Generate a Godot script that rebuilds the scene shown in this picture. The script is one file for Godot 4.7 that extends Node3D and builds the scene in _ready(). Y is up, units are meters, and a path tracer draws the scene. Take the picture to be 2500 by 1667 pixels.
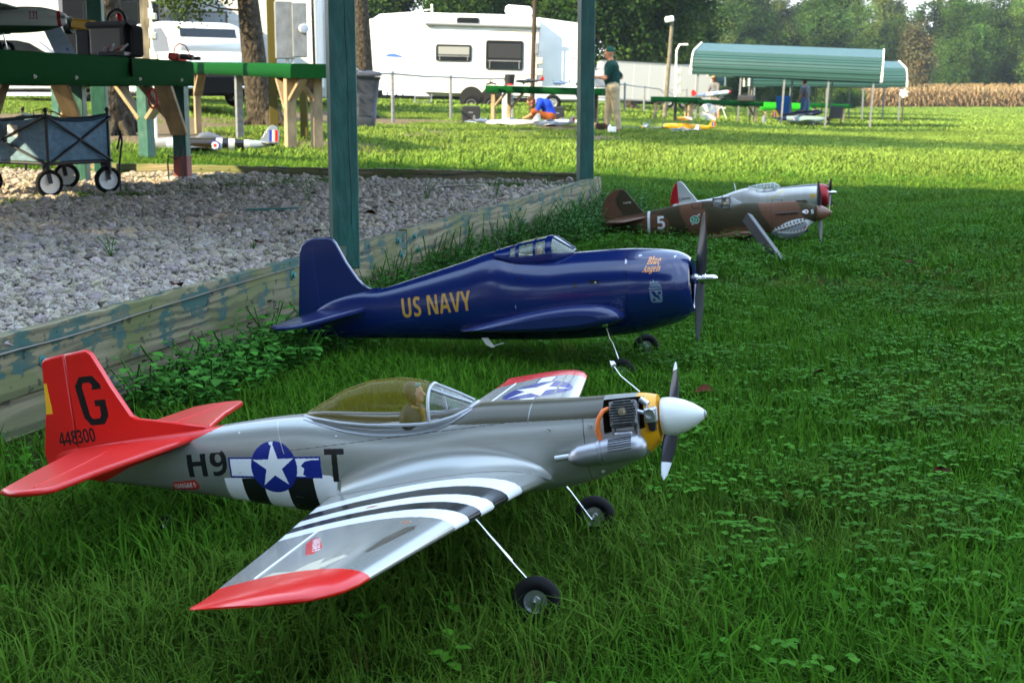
extends Node3D

# A grass field at a model flying club: four scale warbirds parked in the shade of a pavilion.
const CAM := Vector3(0, 0.92, 0)
var rng := RandomNumberGenerator.new()
var noise := FastNoiseLite.new()
var MT := {}
var TX := {}
var proto_wheel := {}

# ---------------------------------------------------------------- mesh building
class Mb:
	var st := SurfaceTool.new()
	var g := 0
	var piv := Vector3.ZERO
	var xf := Transform3D.IDENTITY
	var uvf = null
	var has_uv := false
	func _init(uv = null):
		st.begin(Mesh.PRIMITIVE_TRIANGLES)
		st.set_color(Color.WHITE)
		if uv != null:
			uvf = uv
			has_uv = true
	func col(c: Color) -> void:
		st.set_color(c)
	func smooth() -> void:
		g += 1
		st.set_smooth_group(g)
	func flat() -> void:
		st.set_smooth_group(-1)
	func vx(v: Vector3) -> void:
		if has_uv:
			st.set_uv(uvf.call(v))
		st.add_vertex(xf * v)
	func tri(a: Vector3, b: Vector3, c: Vector3) -> void:
		vx(a)
		vx(c)
		vx(b)
	func quad(a: Vector3, b: Vector3, c: Vector3, d: Vector3) -> void:
		tri(a, b, c)
		tri(a, c, d)
	func grid(rows: Array, closed := false, flip := false) -> void:
		smooth()
		for i in rows.size() - 1:
			var a: PackedVector3Array = rows[i]
			var b: PackedVector3Array = rows[i + 1]
			var n := a.size()
			for j in (n if closed else n - 1):
				var k := (j + 1) % n
				if flip:
					quad(a[j], b[j], b[k], a[k])
				else:
					quad(a[j], a[k], b[k], b[j])
	func cap(r: PackedVector3Array, flip := false) -> void:
		flat()
		var c := Vector3.ZERO
		for p in r:
			c += p
		c /= r.size()
		for j in r.size():
			var k := (j + 1) % r.size()
			if flip:
				tri(c, r[k], r[j])
			else:
				tri(c, r[j], r[k])
	func box(c: Vector3, s: Vector3, b := Basis.IDENTITY, bev := 0.0) -> void:
		flat()
		var h := s * 0.5
		bev = minf(bev, 0.45 * minf(s.x, minf(s.y, s.z)))
		for ax in 3:
			var u := (ax + 1) % 3
			var w := (ax + 2) % 3
			for sg in [-1.0, 1.0]:
				var q := []
				for k in [[-1, -1], [1, -1], [1, 1], [-1, 1]]:
					var p := Vector3.ZERO
					p[ax] = h[ax] * sg
					p[u] = (h[u] - bev) * k[0]
					p[w] = (h[w] - bev) * k[1]
					q.append(c + b * p)
				if sg > 0:
					quad(q[0], q[1], q[2], q[3])
				else:
					quad(q[0], q[3], q[2], q[1])
				if bev > 0.0:
					for sg2 in [-1.0, 1.0]:      # the chamfer between face ax and face u
						var e := []
						for k in [[0, -1], [0, 1], [1, 1], [1, -1]]:
							var p := Vector3.ZERO
							p[ax] = (h[ax] if k[0] == 0 else h[ax] - bev) * sg
							p[u] = (h[u] - bev if k[0] == 0 else h[u]) * sg2
							p[w] = (h[w] - bev) * k[1]
							e.append(c + b * p)
						if sg * sg2 > 0:
							quad(e[0], e[3], e[2], e[1])
						else:
							quad(e[0], e[1], e[2], e[3])
		if bev > 0.0:
			for sx in [-1.0, 1.0]:
				for sy in [-1.0, 1.0]:
					for sz in [-1.0, 1.0]:
						var p0 := c + b * Vector3(h.x * sx, (h.y - bev) * sy, (h.z - bev) * sz)
						var p1 := c + b * Vector3((h.x - bev) * sx, h.y * sy, (h.z - bev) * sz)
						var p2 := c + b * Vector3((h.x - bev) * sx, (h.y - bev) * sy, h.z * sz)
						if sx * sy * sz > 0:
							tri(p0, p1, p2)
						else:
							tri(p0, p2, p1)
	func beam(a: Vector3, b: Vector3, w: float, h: float, bev := 0.0, up := Vector3.UP) -> void:
		var z := (b - a).normalized()
		if absf(z.dot(up)) > 0.98:
			up = Vector3.RIGHT
		var x := up.cross(z).normalized()
		box((a + b) * 0.5, Vector3(w, h, (b - a).length()), Basis(x, z.cross(x), z), bev)
	func tube(pts: Array, r, n := 8, caps := true) -> void:
		var rows := []
		var x := Vector3.ZERO
		for i in pts.size():
			var t: Vector3
			if i == 0:
				t = (pts[1] - pts[0]).normalized()
			elif i == pts.size() - 1:
				t = (pts[i] - pts[i - 1]).normalized()
			else:
				t = ((pts[i + 1] - pts[i]).normalized() + (pts[i] - pts[i - 1]).normalized()).normalized()
			if i == 0:
				x = t.cross(Vector3.UP if absf(t.y) < 0.9 else Vector3.RIGHT).normalized()
			else:
				x = (x - t * x.dot(t)).normalized()
			var y := t.cross(x)
			var rr: float = r[i] if r is Array else r
			var ring := PackedVector3Array()
			for j in n:
				var a := TAU * j / n
				ring.append(pts[i] + (x * cos(a) + y * sin(a)) * rr)
			rows.append(ring)
		grid(rows, true)
		if caps:
			cap(rows[0], true)
			cap(rows[-1])
	func lathe(o: Vector3, axis: Vector3, prof: Array, n := 20) -> void:
		axis = axis.normalized()
		var x := axis.cross(Vector3.UP if absf(axis.y) < 0.9 else Vector3.RIGHT).normalized()
		var y := axis.cross(x)
		for i in prof.size() - 1:
			var rows := []
			for p in [prof[i], prof[i + 1]]:
				var ring := PackedVector3Array()
				for j in n:
					var a := TAU * j / n
					ring.append(o + axis * p.x + (x * cos(a) + y * sin(a)) * p.y)
				rows.append(ring)
			grid(rows, true)
	func lathe_s(o: Vector3, axis: Vector3, prof: Array, n := 20) -> void:      # smooth along the profile too
		axis = axis.normalized()
		var x := axis.cross(Vector3.UP if absf(axis.y) < 0.9 else Vector3.RIGHT).normalized()
		var y := axis.cross(x)
		var rows := []
		for p in prof:
			var ring := PackedVector3Array()
			for j in n:
				var a := TAU * j / n
				ring.append(o + axis * p.x + (x * cos(a) + y * sin(a)) * p.y)
			rows.append(ring)
		grid(rows, true)
	func ball(o: Vector3, r: Vector3, b := Basis.IDENTITY, nu := 12, nv := 8) -> void:
		var rows := []
		for i in nv + 1:
			var t := PI * i / nv
			var ring := PackedVector3Array()
			for j in nu:
				var a := TAU * j / nu
				ring.append(o + b * Vector3(r.x * sin(t) * cos(a), r.y * cos(t), r.z * sin(t) * sin(a)))
			rows.append(ring)
		grid(rows, true)
	func prism(poly: PackedVector2Array, o: Vector3, ex: Vector3, ey: Vector3, d: Vector3) -> void:
		flat()
		var ix := Geometry2D.triangulate_polygon(poly)
		for i in range(0, ix.size(), 3):
			var t := []
			for k in 3:
				t.append(o + ex * poly[ix[i + k]].x + ey * poly[ix[i + k]].y)
			tri(t[0], t[1], t[2])
			tri(t[0] + d, t[2] + d, t[1] + d)
		for i in poly.size():
			var p := poly[i]
			var q := poly[(i + 1) % poly.size()]
			var a := o + ex * p.x + ey * p.y
			var b := o + ex * q.x + ey * q.y
			quad(a, b, b + d, a + d)
	func slab(poly: PackedVector2Array, o: Vector3, ex: Vector3, ey: Vector3, en: Vector3, cuts: Array) -> void:   # cuts: [offset along en, scale about the middle]
		var c := Vector2.ZERO
		for p in poly:
			c += p
		c /= poly.size()
		var rows := []
		for k in cuts:
			var ring := PackedVector3Array()
			for p in poly:
				var q: Vector2 = c + (p - c) * k[1]
				ring.append(o + ex * q.x + ey * q.y + en * k[0])
			rows.append(ring)
		grid(rows, true)
		for e in [0, rows.size() - 1]:
			flat()
			var pl := PackedVector2Array()
			for p in poly:
				pl.append(c + (p - c) * cuts[e][1])
			var ix := Geometry2D.triangulate_polygon(pl)
			for i in range(0, ix.size(), 3):
				tri(rows[e][ix[i]], rows[e][ix[i + 1]], rows[e][ix[i + 2]])
	func plate(poly: PackedVector2Array, o: Vector3, ex: Vector3, ey: Vector3, en: Vector3, t: float) -> void:    # a thin fin with softly rounded edges
		slab(poly, o, ex, ey, en, [[-t * 0.5, 0.955], [-t * 0.44, 0.978], [-t * 0.25, 0.995], [0.0, 1.0], [t * 0.25, 0.995], [t * 0.44, 0.978], [t * 0.5, 0.955]])
	func done() -> ArrayMesh:
		st.generate_normals()
		st.index()
		return st.commit()

# ---------------------------------------------------------------- flat paint schemes (print on a real surface)
class Paint:
	var im: Image
	var a: Vector2
	var b: Vector2
	var k: float
	func _init(x0: float, x1: float, y0: float, y1: float, ppm: float, c: Color):
		a = Vector2(x0, y0)
		b = Vector2(x1, y1)
		k = ppm
		im = Image.create(int((x1 - x0) * ppm), int((y1 - y0) * ppm), false, Image.FORMAT_RGB8)
		im.fill(c.linear_to_srgb())
	func px(p: Vector2) -> Vector2:
		return Vector2((p.x - a.x) * k, (b.y - p.y) * k)
	func raw(q: PackedVector2Array, c: Color) -> void:
		var lo := 1e9
		var hi := -1e9
		for p in q:
			lo = minf(lo, p.y)
			hi = maxf(hi, p.y)
		for y in range(maxi(0, int(floor(lo))), mini(im.get_height(), int(ceil(hi)))):
			var yy := y + 0.5
			var xs := []
			for i in q.size():
				var p := q[i]
				var r := q[(i + 1) % q.size()]
				if (p.y <= yy) != (r.y <= yy):
					xs.append(p.x + (yy - p.y) / (r.y - p.y) * (r.x - p.x))
			xs.sort()
			for i in range(0, xs.size() - 1, 2):
				var x0 := maxi(0, int(round(xs[i])))
				var x1 := mini(im.get_width(), int(round(xs[i + 1])))
				if x1 > x0:
					im.fill_rect(Rect2i(x0, y, x1 - x0, 1), c)
	func poly(pts: Array, c: Color) -> void:
		var q := PackedVector2Array()
		for p in pts:
			q.append(px(Vector2(p[0], p[1])))
		raw(q, c.linear_to_srgb())
	func disc(c: Vector2, rx: float, ry: float, color: Color) -> void:
		var q := []
		for i in 40:
			q.append([c.x + rx * cos(TAU * i / 40), c.y + ry * sin(TAU * i / 40)])
		poly(q, color)
	func star(c: Vector2, r: float, color: Color, rot := 0.0, sy := 1.0) -> void:
		var q := []
		for i in 10:
			var rr := r if i % 2 == 0 else r * 0.382
			var t := PI / 2 + rot + TAU * i / 10
			q.append([c.x + rr * cos(t), c.y + rr * sin(t) * sy])
		poly(q, color)
	func line(p: Vector2, q: Vector2, w: float, c: Color) -> void:
		var n := (q - p).orthogonal().normalized() * w * 0.5
		poly([[p.x + n.x, p.y + n.y], [q.x + n.x, q.y + n.y], [q.x - n.x, q.y - n.y], [p.x - n.x, p.y - n.y]], c)
	func text(s: String, o: Vector2, w: float, h: float, c: Color, rot := 0.0, slant := 0.0, font := "Droid Sans", weight := 700) -> void:   # letters fitted to a box of w by h whose lower left corner is o
		var f := SystemFont.new()
		f.font_names = PackedStringArray([font])
		f.font_weight = weight
		var tm := TextMesh.new()
		tm.text = s
		tm.font = f
		tm.font_size = 96
		tm.pixel_size = 0.01
		tm.depth = 0.0
		tm.curve_step = 0.5
		var v: PackedVector3Array = tm.get_mesh_arrays()[Mesh.ARRAY_VERTEX]
		var lo := Vector2(1e9, 1e9)
		var hi := -lo
		for p in v:
			lo = lo.min(Vector2(p.x, p.y))
			hi = hi.max(Vector2(p.x, p.y))
		var cs := c.linear_to_srgb()
		for i in range(0, v.size() - 2, 3):
			var q := PackedVector2Array()
			for j in 3:
				var t := (Vector2(v[i + j].x, v[i + j].y) - lo) / (hi - lo) * Vector2(w, h)
				t.x += t.y * slant
				q.append(px(o + t.rotated(rot)))
			raw(q, cs)
	func speckle(r: RandomNumberGenerator, n: int, amount: float) -> void:      # worn, slightly uneven paint
		for i in n:
			var x := r.randi_range(0, im.get_width() - 1)
			var y := r.randi_range(0, im.get_height() - 1)
			var c := im.get_pixel(x, y)
			c = c * (1.0 + r.randf_range(-amount, amount))
			im.fill_rect(Rect2i(x, y, r.randi_range(1, 4), r.randi_range(1, 2)), c)
	func uv(v: Vector3) -> Vector2:
		return Vector2((v.x - a.x) / (b.x - a.x), (b.y - v.y) / (b.y - a.y))
	func uv_top(v: Vector3) -> Vector2:
		return Vector2((v.z - a.x) / (b.x - a.x), (b.y - v.x) / (b.y - a.y))
	func tex() -> ImageTexture:
		return ImageTexture.create_from_image(im)

# ---------------------------------------------------------------- a fuselage given by stations along x: [x, top, bottom, half width, roundness]
class Fus:
	var s: Array
	var sd := 1.0
	func _init(st: Array):
		s = st
	func at(x: float) -> Array:
		if x <= s[0][0]:
			return s[0]
		if x >= s[-1][0]:
			return s[-1]
		var i := 0
		while s[i + 1][0] < x:
			i += 1
		var p: Array = s[maxi(0, i - 1)]
		var q: Array = s[i]
		var r: Array = s[i + 1]
		var w: Array = s[mini(s.size() - 1, i + 2)]
		var h: float = r[0] - q[0]
		var t: float = (x - q[0]) / h
		var out := [x]
		for k in range(1, q.size()):
			var m0: float = (r[k] - p[k]) / maxf(r[0] - p[0], 1e-6) * h
			var m1: float = (w[k] - q[k]) / maxf(w[0] - q[0], 1e-6) * h
			if i == 0:
				m0 = r[k] - q[k]
			if i + 2 >= s.size():
				m1 = r[k] - q[k]
			var t2 := t * t
			var t3 := t2 * t
			out.append((2 * t3 - 3 * t2 + 1) * q[k] + (t3 - 2 * t2 + t) * m0 + (3 * t2 - 2 * t3) * r[k] + (t3 - t2) * m1)
		return out
	func ring(x: float, na: int) -> PackedVector3Array:
		var d := at(x)
		var c: float = d[5] if d.size() > 5 else (d[1] + d[2]) * 0.5
		var e: float = 2.0 / d[4]
		var out := PackedVector3Array()
		for j in na:
			var a := TAU * j / na
			out.append(Vector3(x, c + (d[1] - c if sin(a) > 0 else c - d[2]) * signf(sin(a)) * pow(absf(sin(a)), e), d[3] * signf(cos(a)) * pow(absf(cos(a)), e)))
		return out
	func side(x: float, y: float) -> float:
		var d := at(x)
		var c: float = d[5] if d.size() > 5 else (d[1] + d[2]) * 0.5
		var t: float = clampf(absf(y - c) / (d[1] - c if y > c else c - d[2]), 0.0, 1.0)
		return d[3] * pow(1.0 - pow(t, d[4]), 1.0 / d[4])
	func rows(x0: float, x1: float, nx: int, na: int) -> Array:
		var out := []
		for i in nx + 1:
			out.append(ring(x0 + (x1 - x0) * i / nx, na))
		return out

# ---------------------------------------------------------------- a wing given by stations [z, x of leading edge, x of trailing edge, y, thickness share]
class Wing:
	var s: Array
	func _init(st: Array):
		s = st
	func at(z: float) -> Array:
		var i := 0
		while i < s.size() - 2 and s[i + 1][0] < z:
			i += 1
		var t: float = clampf((z - s[i][0]) / (s[i + 1][0] - s[i][0]), 0.0, 1.0)
		var out := [z]
		for k in range(1, 5):
			out.append(lerpf(s[i][k], s[i + 1][k], t))
		return out
	func half(c: float) -> float:
		return 5.0 * (0.2969 * sqrt(c) - 0.126 * c - 0.3516 * c * c + 0.2843 * c * c * c - 0.1015 * c * c * c * c)
	func ring(z: float, side: float, n := 12) -> PackedVector3Array:
		var d := at(z)
		var ch: float = d[1] - d[2]
		var out := PackedVector3Array()
		for i in range(2 * n):
			var a := PI * i / n
			var c := 0.5 + 0.5 * cos(a)
			var y: float = half(c) * d[4] * ch * (1.25 if i <= n else -0.75)
			out.append(Vector3(d[1] - c * ch, d[3] + y, z * side))
		return out
	func rows(z0: float, z1: float, nz: int, side: float, n := 12) -> Array:
		var out := []
		for i in nz + 1:
			out.append(ring(z0 + (z1 - z0) * i / nz, side, n))
		return out
	func top(x: float, z: float) -> float:
		var d := at(z)
		var ch: float = d[1] - d[2]
		return d[3] + half(clampf((d[1] - x) / ch, 0.0, 1.0)) * d[4] * ch * 1.25

# ---------------------------------------------------------------- nodes
func meta(o: Node3D, label := "", category := "", group := "", kind := "") -> void:
	if label:
		o.set_meta("label", label)
	if category:
		o.set_meta("category", category)
	if group:
		o.set_meta("group", group)
	if kind:
		o.set_meta("kind", kind)

func thing(called: String, label: String, category: String, at := Transform3D.IDENTITY, group := "") -> Node3D:
	var o := Node3D.new()
	o.name = called
	o.transform = at
	meta(o, label, category, group)
	add_child(o, true)
	return o

func obj(called: String, b, m: Material, parent: Node3D = null, label := "") -> MeshInstance3D:
	var o := MeshInstance3D.new()
	o.name = called
	o.mesh = b.done() if b is Mb else b
	o.material_override = m
	if label:
		o.set_meta("label", label)
	(parent if parent else self).add_child(o, true)
	return o

func at(x: float, y: float, z: float, turn := 0.0) -> Transform3D:
	return Transform3D(Basis(Vector3.UP, turn), Vector3(x, y, z))

func multi(called: String, mesh: Mesh, m: Material, xfs: Array, cols: Array = [], parent: Node3D = null) -> MultiMeshInstance3D:
	var mm := MultiMesh.new()
	mm.transform_format = MultiMesh.TRANSFORM_3D
	mm.use_colors = cols.size() > 0
	mm.mesh = mesh
	mm.instance_count = xfs.size()
	for i in xfs.size():
		mm.set_instance_transform(i, xfs[i])
		if cols.size():
			mm.set_instance_color(i, cols[i])
	var o := MultiMeshInstance3D.new()
	o.name = called
	o.multimesh = mm
	o.material_override = m
	(parent if parent else self).add_child(o, true)
	return o

# ---------------------------------------------------------------- materials
func ntex(key: String, freq: float, lo: float, hi: float, octaves := 4, cell := false, size := 256) -> NoiseTexture2D:
	if TX.has(key):
		return TX[key]
	var t := NoiseTexture2D.new()
	t.width = size
	t.height = size
	t.seamless = true
	var n := FastNoiseLite.new()
	n.seed = key.hash() % 1000
	n.noise_type = FastNoiseLite.TYPE_CELLULAR if cell else FastNoiseLite.TYPE_SIMPLEX_SMOOTH
	n.frequency = freq
	n.fractal_octaves = octaves
	t.noise = n
	var gr := Gradient.new()
	gr.set_color(0, Color(lo, lo, lo))
	gr.set_color(1, Color(hi, hi, hi))
	t.color_ramp = gr
	TX[key] = t
	return t

func nrm(key: String, freq: float, strength: float, octaves := 4, size := 256) -> NoiseTexture2D:
	if TX.has(key):
		return TX[key]
	var t := NoiseTexture2D.new()
	t.width = size
	t.height = size
	t.seamless = true
	t.as_normal_map = true
	t.bump_strength = strength
	var n := FastNoiseLite.new()
	n.seed = key.hash() % 1000
	n.frequency = freq
	n.fractal_octaves = octaves
	t.noise = n
	TX[key] = t
	return t

func mat(key: String, c: Color, rough := 0.6, metal := 0.0) -> StandardMaterial3D:
	if MT.has(key):
		return MT[key]
	var m := StandardMaterial3D.new()
	m.resource_name = key
	m.albedo_color = c.linear_to_srgb()
	m.roughness = rough
	m.metallic = metal
	m.vertex_color_use_as_albedo = true
	if rough >= 0.8:
		m.metallic_specular = 0.2
	MT[key] = m
	return m

func tri_tex(m: StandardMaterial3D, tex: Texture2D, scale: Vector3, world := false) -> StandardMaterial3D:
	m.albedo_texture = tex
	m.uv1_triplanar = true
	m.uv1_world_triplanar = world
	m.uv1_scale = scale
	return m

func bump(m: StandardMaterial3D, tex: Texture2D, s: float) -> StandardMaterial3D:
	m.normal_enabled = true
	m.normal_texture = tex
	m.normal_scale = s
	return m

func painted(p: Paint, rough: float, metal: float, coat := 0.0) -> StandardMaterial3D:
	var m := StandardMaterial3D.new()
	m.albedo_texture = p.tex()
	m.roughness = rough
	m.metallic = metal
	m.texture_repeat = false
	if coat > 0.0:
		m.clearcoat_enabled = true
		m.clearcoat = coat
		m.clearcoat_roughness = 0.06
	return m

func painted_metal(p: Paint, rough: float, metal: float, coat: float) -> StandardMaterial3D:      # only the silver parts of the paint are metallic
	var m := painted(p, rough, metal, coat)
	var im: Image = p.im.duplicate()
	im.resize(im.get_width() / 2, im.get_height() / 2, Image.INTERPOLATE_NEAREST)
	for y in im.get_height():
		for x in im.get_width():
			var c := im.get_pixel(x, y)
			var hi := maxf(c.r, maxf(c.g, c.b))
			im.set_pixel(x, y, Color.WHITE if hi - minf(c.r, minf(c.g, c.b)) < 0.1 and hi > 0.38 and hi < 0.84 else Color.BLACK)
	m.metallic_texture = ImageTexture.create_from_image(im)
	return m

func glass(key: String, c: Color, a: float) -> StandardMaterial3D:
	var m := mat(key, c, 0.04)
	m.transparency = BaseMaterial3D.TRANSPARENCY_ALPHA
	m.albedo_color.a = a
	m.vertex_color_use_as_albedo = false
	return m

func make_materials() -> void:
	tri_tex(mat("pine", Color(0.42, 0.31, 0.17), 0.75), ntex("grain", 0.02, 0.6, 1.0, 5), Vector3(1.5, 0.6, 1.5))
	tri_tex(mat("old_wood", Color(0.25, 0.22, 0.16), 0.9), ntex("grain", 0.02, 0.6, 1.0, 5), Vector3(2.5, 0.7, 2.5))
	tri_tex(mat("green_post", Color(0.016, 0.112, 0.085), 0.5), ntex("post", 0.012, 0.72, 1.0, 5), Vector3(9, 0.9, 9))
	bump(MT.green_post, nrm("post_n", 0.02, 4.0, 5), 0.5)
	tri_tex(mat("red_post", Color(0.25, 0.06, 0.05), 0.7), ntex("post", 0.012, 0.72, 1.0, 5), Vector3(9, 0.9, 9))
	tri_tex(mat("turf", Color(0.004, 0.105, 0.018), 0.95), ntex("fuzz", 0.2, 0.55, 1.0, 3), Vector3(6, 6, 6))
	bump(MT.turf, nrm("fuzz_n", 0.25, 9.0, 3), 1.0)
	tri_tex(mat("turf_lime", Color(0.03, 0.45, 0.02), 0.95), TX.fuzz, Vector3(6, 6, 6))
	tri_tex(mat("bark", Color(0.11, 0.09, 0.065), 0.95), ntex("bark", 0.03, 0.4, 1.0, 5), Vector3(2.0, 0.7, 2.0))
	bump(MT.bark, nrm("bark_n", 0.035, 14.0, 5), 1.0)
	tri_tex(mat("galvanised", Color(0.27, 0.28, 0.29), 0.5, 0.5), ntex("patchy", 0.02, 0.75, 1.0, 4), Vector3(3, 3, 3))
	tri_tex(mat("grey_box", Color(0.24, 0.26, 0.28), 0.6, 0.1), TX.patchy, Vector3(1.5, 0.8, 1.5))
	mat("white_paint", Color(0.78, 0.78, 0.76), 0.35)
	tri_tex(mat("rv_white", Color(0.74, 0.73, 0.7), 0.32), ntex("faint", 0.01, 0.93, 1.0, 4), Vector3(0.4, 0.4, 0.4))
	mat("black_plastic", Color(0.01, 0.01, 0.011), 0.55)
	mat("black_rubber", Color(0.009, 0.009, 0.0095), 0.85).metallic_specular = 0.25
	mat("black_paint", Color(0.01, 0.01, 0.012), 0.15)
	mat("dark_glass", Color(0.012, 0.014, 0.016), 0.05)
	mat("chrome", Color(0.75, 0.75, 0.76), 0.12, 1.0)
	mat("steel", Color(0.5, 0.5, 0.5), 0.3, 0.9)
	tri_tex(mat("cast_alloy", Color(0.24, 0.235, 0.23), 0.42, 0.75), ntex("sooty", 0.03, 0.55, 1.0, 4), Vector3(12, 12, 12))
	mat("hub_alloy", Color(0.55, 0.55, 0.56), 0.3, 0.85)
	mat("any", Color(1, 1, 1), 0.5)                  # takes the vertex colours as they are
	mat("any_matt", Color(1, 1, 1), 0.85)
	mat("any_gloss", Color(1, 1, 1), 0.18)
	tri_tex(mat("canvas", Color(0.17, 0.27, 0.36), 0.85), TX.patchy, Vector3(4, 4, 4))
	bump(MT.canvas, nrm("cloth_n", 0.008, 6.0, 3), 0.6)
	tri_tex(mat("grey_cloth", Color(0.55, 0.49, 0.46), 0.9), TX.fuzz, Vector3(8, 8, 8))
	mat("shaded_bin_grey", Color(0.03, 0.034, 0.044), 0.6)  # grey darkened so that the colour holds the shade the can stands in
	glass("clear_pane", Color(0.9, 0.95, 1.0), 0.08)
	glass("smoke_pane", Color(0.2, 0.2, 0.17), 0.25)
	glass("amber_pane", Color(0.2, 0.145, 0.018), 0.4)
	MT.amber_pane.metallic_specular = 0.22
	MT.clear_pane.metallic_specular = 0.3
	var lf := mat("leaf", Color(1, 1, 1), 0.65)
	lf.metallic_specular = 0.12
	lf.backlight_enabled = true
	lf.backlight = Color(0.5, 0.5, 0.5)
	var gr := mat("grass", Color(1, 1, 1), 0.6)
	gr.metallic_specular = 0.08
	gr.backlight_enabled = true
	gr.backlight = Color(0.55, 0.55, 0.55)
	tri_tex(mat("stone", Color(0.56, 0.51, 0.45), 0.9), ntex("stone", 0.03, 0.7, 1.0, 4), Vector3(9, 9, 9), true)
	bump(MT.stone, nrm("stone_n", 0.05, 6.0, 4), 0.6)
	mat("lawn", Color(1, 1, 1), 0.95).metallic_specular = 0.08
	tri_tex(MT.lawn, ntex("lawn", 0.05, 0.45, 1.0, 5, false, 512), Vector3(0.5, 0.5, 0.5), true)
	bump(MT.lawn, nrm("lawn_n", 0.15, 6.0, 3, 512), 0.4)
	var rf := mat("roof_green", Color(0.022, 0.068, 0.058), 0.4, 0.1)
	tri_tex(rf, TX.faint, Vector3(0.3, 0.3, 0.3))

# ---------------------------------------------------------------- the lie of the land
const GX := [-12.0, -7.0, -4.0, 2.0, 10.0, 30.0]
const GZ := [0.0, 6.0, 12.0, 20.0, 30.0, 40.0, 54.0, 66.0, 100.0, 160.0]
const GT := [[0, 0, 0, 0, 0, 0], [0.1, 0.08, 0.05, 0, 0, 0], [0.3, 0.3, 0.29, 0.04, 0, -0.05], [0.5, 0.42, 0.36, 0.13, -0.03, -0.1], [0.78, 0.65, 0.33, 0.18, -0.1, -0.15], [0.85, 0.7, 0.36, 0.2, -0.17, -0.25], [0.85, 0.72, 0.66, 0.45, -0.2, -0.38], [0.85, 0.72, 0.66, 0.48, -0.05, -0.38], [0.85, 0.72, 0.66, 0.55, 0.25, -0.3], [0.8, 0.7, 0.6, 0.5, 0.1, -0.1]]
func _seg(a: Array, v: float) -> Array:
	if v <= a[0]:
		return [0, 0.0]
	for i in a.size() - 1:
		if v < a[i + 1]:
			return [i, (v - a[i]) / (a[i + 1] - a[i])]
	return [a.size() - 2, 1.0]
func gy(x: float, z: float) -> float:      # height of the ground; z is negative ahead of the camera
	var i := _seg(GX, x)
	var j := _seg(GZ, -z)
	var p: float = lerpf(GT[j[0]][i[0]], GT[j[0]][i[0] + 1], i[1])
	var q: float = lerpf(GT[j[0] + 1][i[0]], GT[j[0] + 1][i[0] + 1], i[1])
	return lerpf(p, q, j[1])
const BED := [Vector2(-1.42, -3.44), Vector2(0.62, -10.62), Vector2(-4.9, -12.7), Vector2(-5.6, -4.3)]
func in_bed(x: float, z: float) -> bool:
	return Geometry2D.is_point_in_polygon(Vector2(x, z), PackedVector2Array(BED))
func bed_dist(x: float, z: float) -> float:      # how far to the near board, positive on the lawn's side
	var d := (Vector2(0.62, -10.62) - Vector2(-1.42, -3.44)).normalized()
	return (Vector2(x, z) - Vector2(-1.42, -3.44)).dot(Vector2(-d.y, d.x))
func dirtiness(x: float, z: float) -> float:      # bare ground among the trees on the left
	var v := 0.0
	if z < -14 and z > -45 and x < 3.2:
		v = noise.get_noise_2d(x * 22.0, z * 9.0) * 1.5 + 0.18
		v *= smoothstep(-14.0, -22.0, z) * smoothstep(-45.0, -36.0, z) * smoothstep(3.2, 0.0, x + (z + 25) * 0.05)
	return clampf(v, 0.0, 1.0)

# ---------------------------------------------------------------- plants
func blade(b: Mb, o: Vector3, dir: float, h: float, w: float, lean: float, c: Color) -> void:
	b.col(c)
	var d := Vector3(cos(dir), 0, sin(dir))
	var s := Vector3(-d.z, 0, d.x) * w * 0.5
	var m := o + Vector3.UP * h * 0.6 + d * lean * 0.35
	var t := o + Vector3.UP * h * (1.0 - 0.25 * lean / maxf(h, 0.001)) + d * lean
	b.tri(o - s, o + s, m + s * 0.8)
	b.tri(o - s, m + s * 0.8, m - s * 0.8)
	b.tri(m - s * 0.8, m + s * 0.8, t)

func grass_clump(n: int, rad: float, h: float, w: float, sd: int) -> ArrayMesh:
	var r := RandomNumberGenerator.new()
	r.seed = sd
	var b := Mb.new()
	b.smooth()
	for i in n:
		var a := r.randf() * TAU
		var q := rad * sqrt(r.randf())
		var v := r.randf_range(0.7, 1.25)
		var c := Color(0.9 * v, v, 0.8 * v)
		if r.randf() < 0.06:
			c = Color(2.6, 1.5, 3.0)              # a straw-dry blade
		var hh := h * r.randf_range(0.45, 1.2)
		b.smooth()
		blade(b, Vector3(q * cos(a), -0.006, q * sin(a)), r.randf() * TAU, hh, w * r.randf_range(0.6, 1.3), hh * r.randf_range(0.15, 1.25), c)
	return b.done()

func leaf_fan(b: Mb, o: Vector3, dir: Vector3, up: Vector3, l: float, w: float, fold: float, c: Color) -> void:      # one broad leaf with a folded midrib
	b.col(c)
	var s := dir.cross(up).normalized()
	var n := s.cross(dir).normalized()
	var prev_l := o
	var prev_r := o
	var prev_m := o
	for k in range(1, 5):
		var t := k / 4.0
		var m := o + dir * l * t - n * l * 0.25 * t * t
		var ww: float = [0.42, 0.5, 0.34, 0.0][k - 1] * w
		var pl := m - s * ww + n * fold * ww
		var pr := m + s * ww + n * fold * ww
		b.smooth()
		if k == 1:
			b.tri(o, m, pl)
			b.tri(o, pr, m)
		else:
			b.quad(prev_l, prev_m, m, pl)
			b.quad(prev_m, prev_r, pr, m)
		prev_l = pl
		prev_r = pr
		prev_m = m

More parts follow.
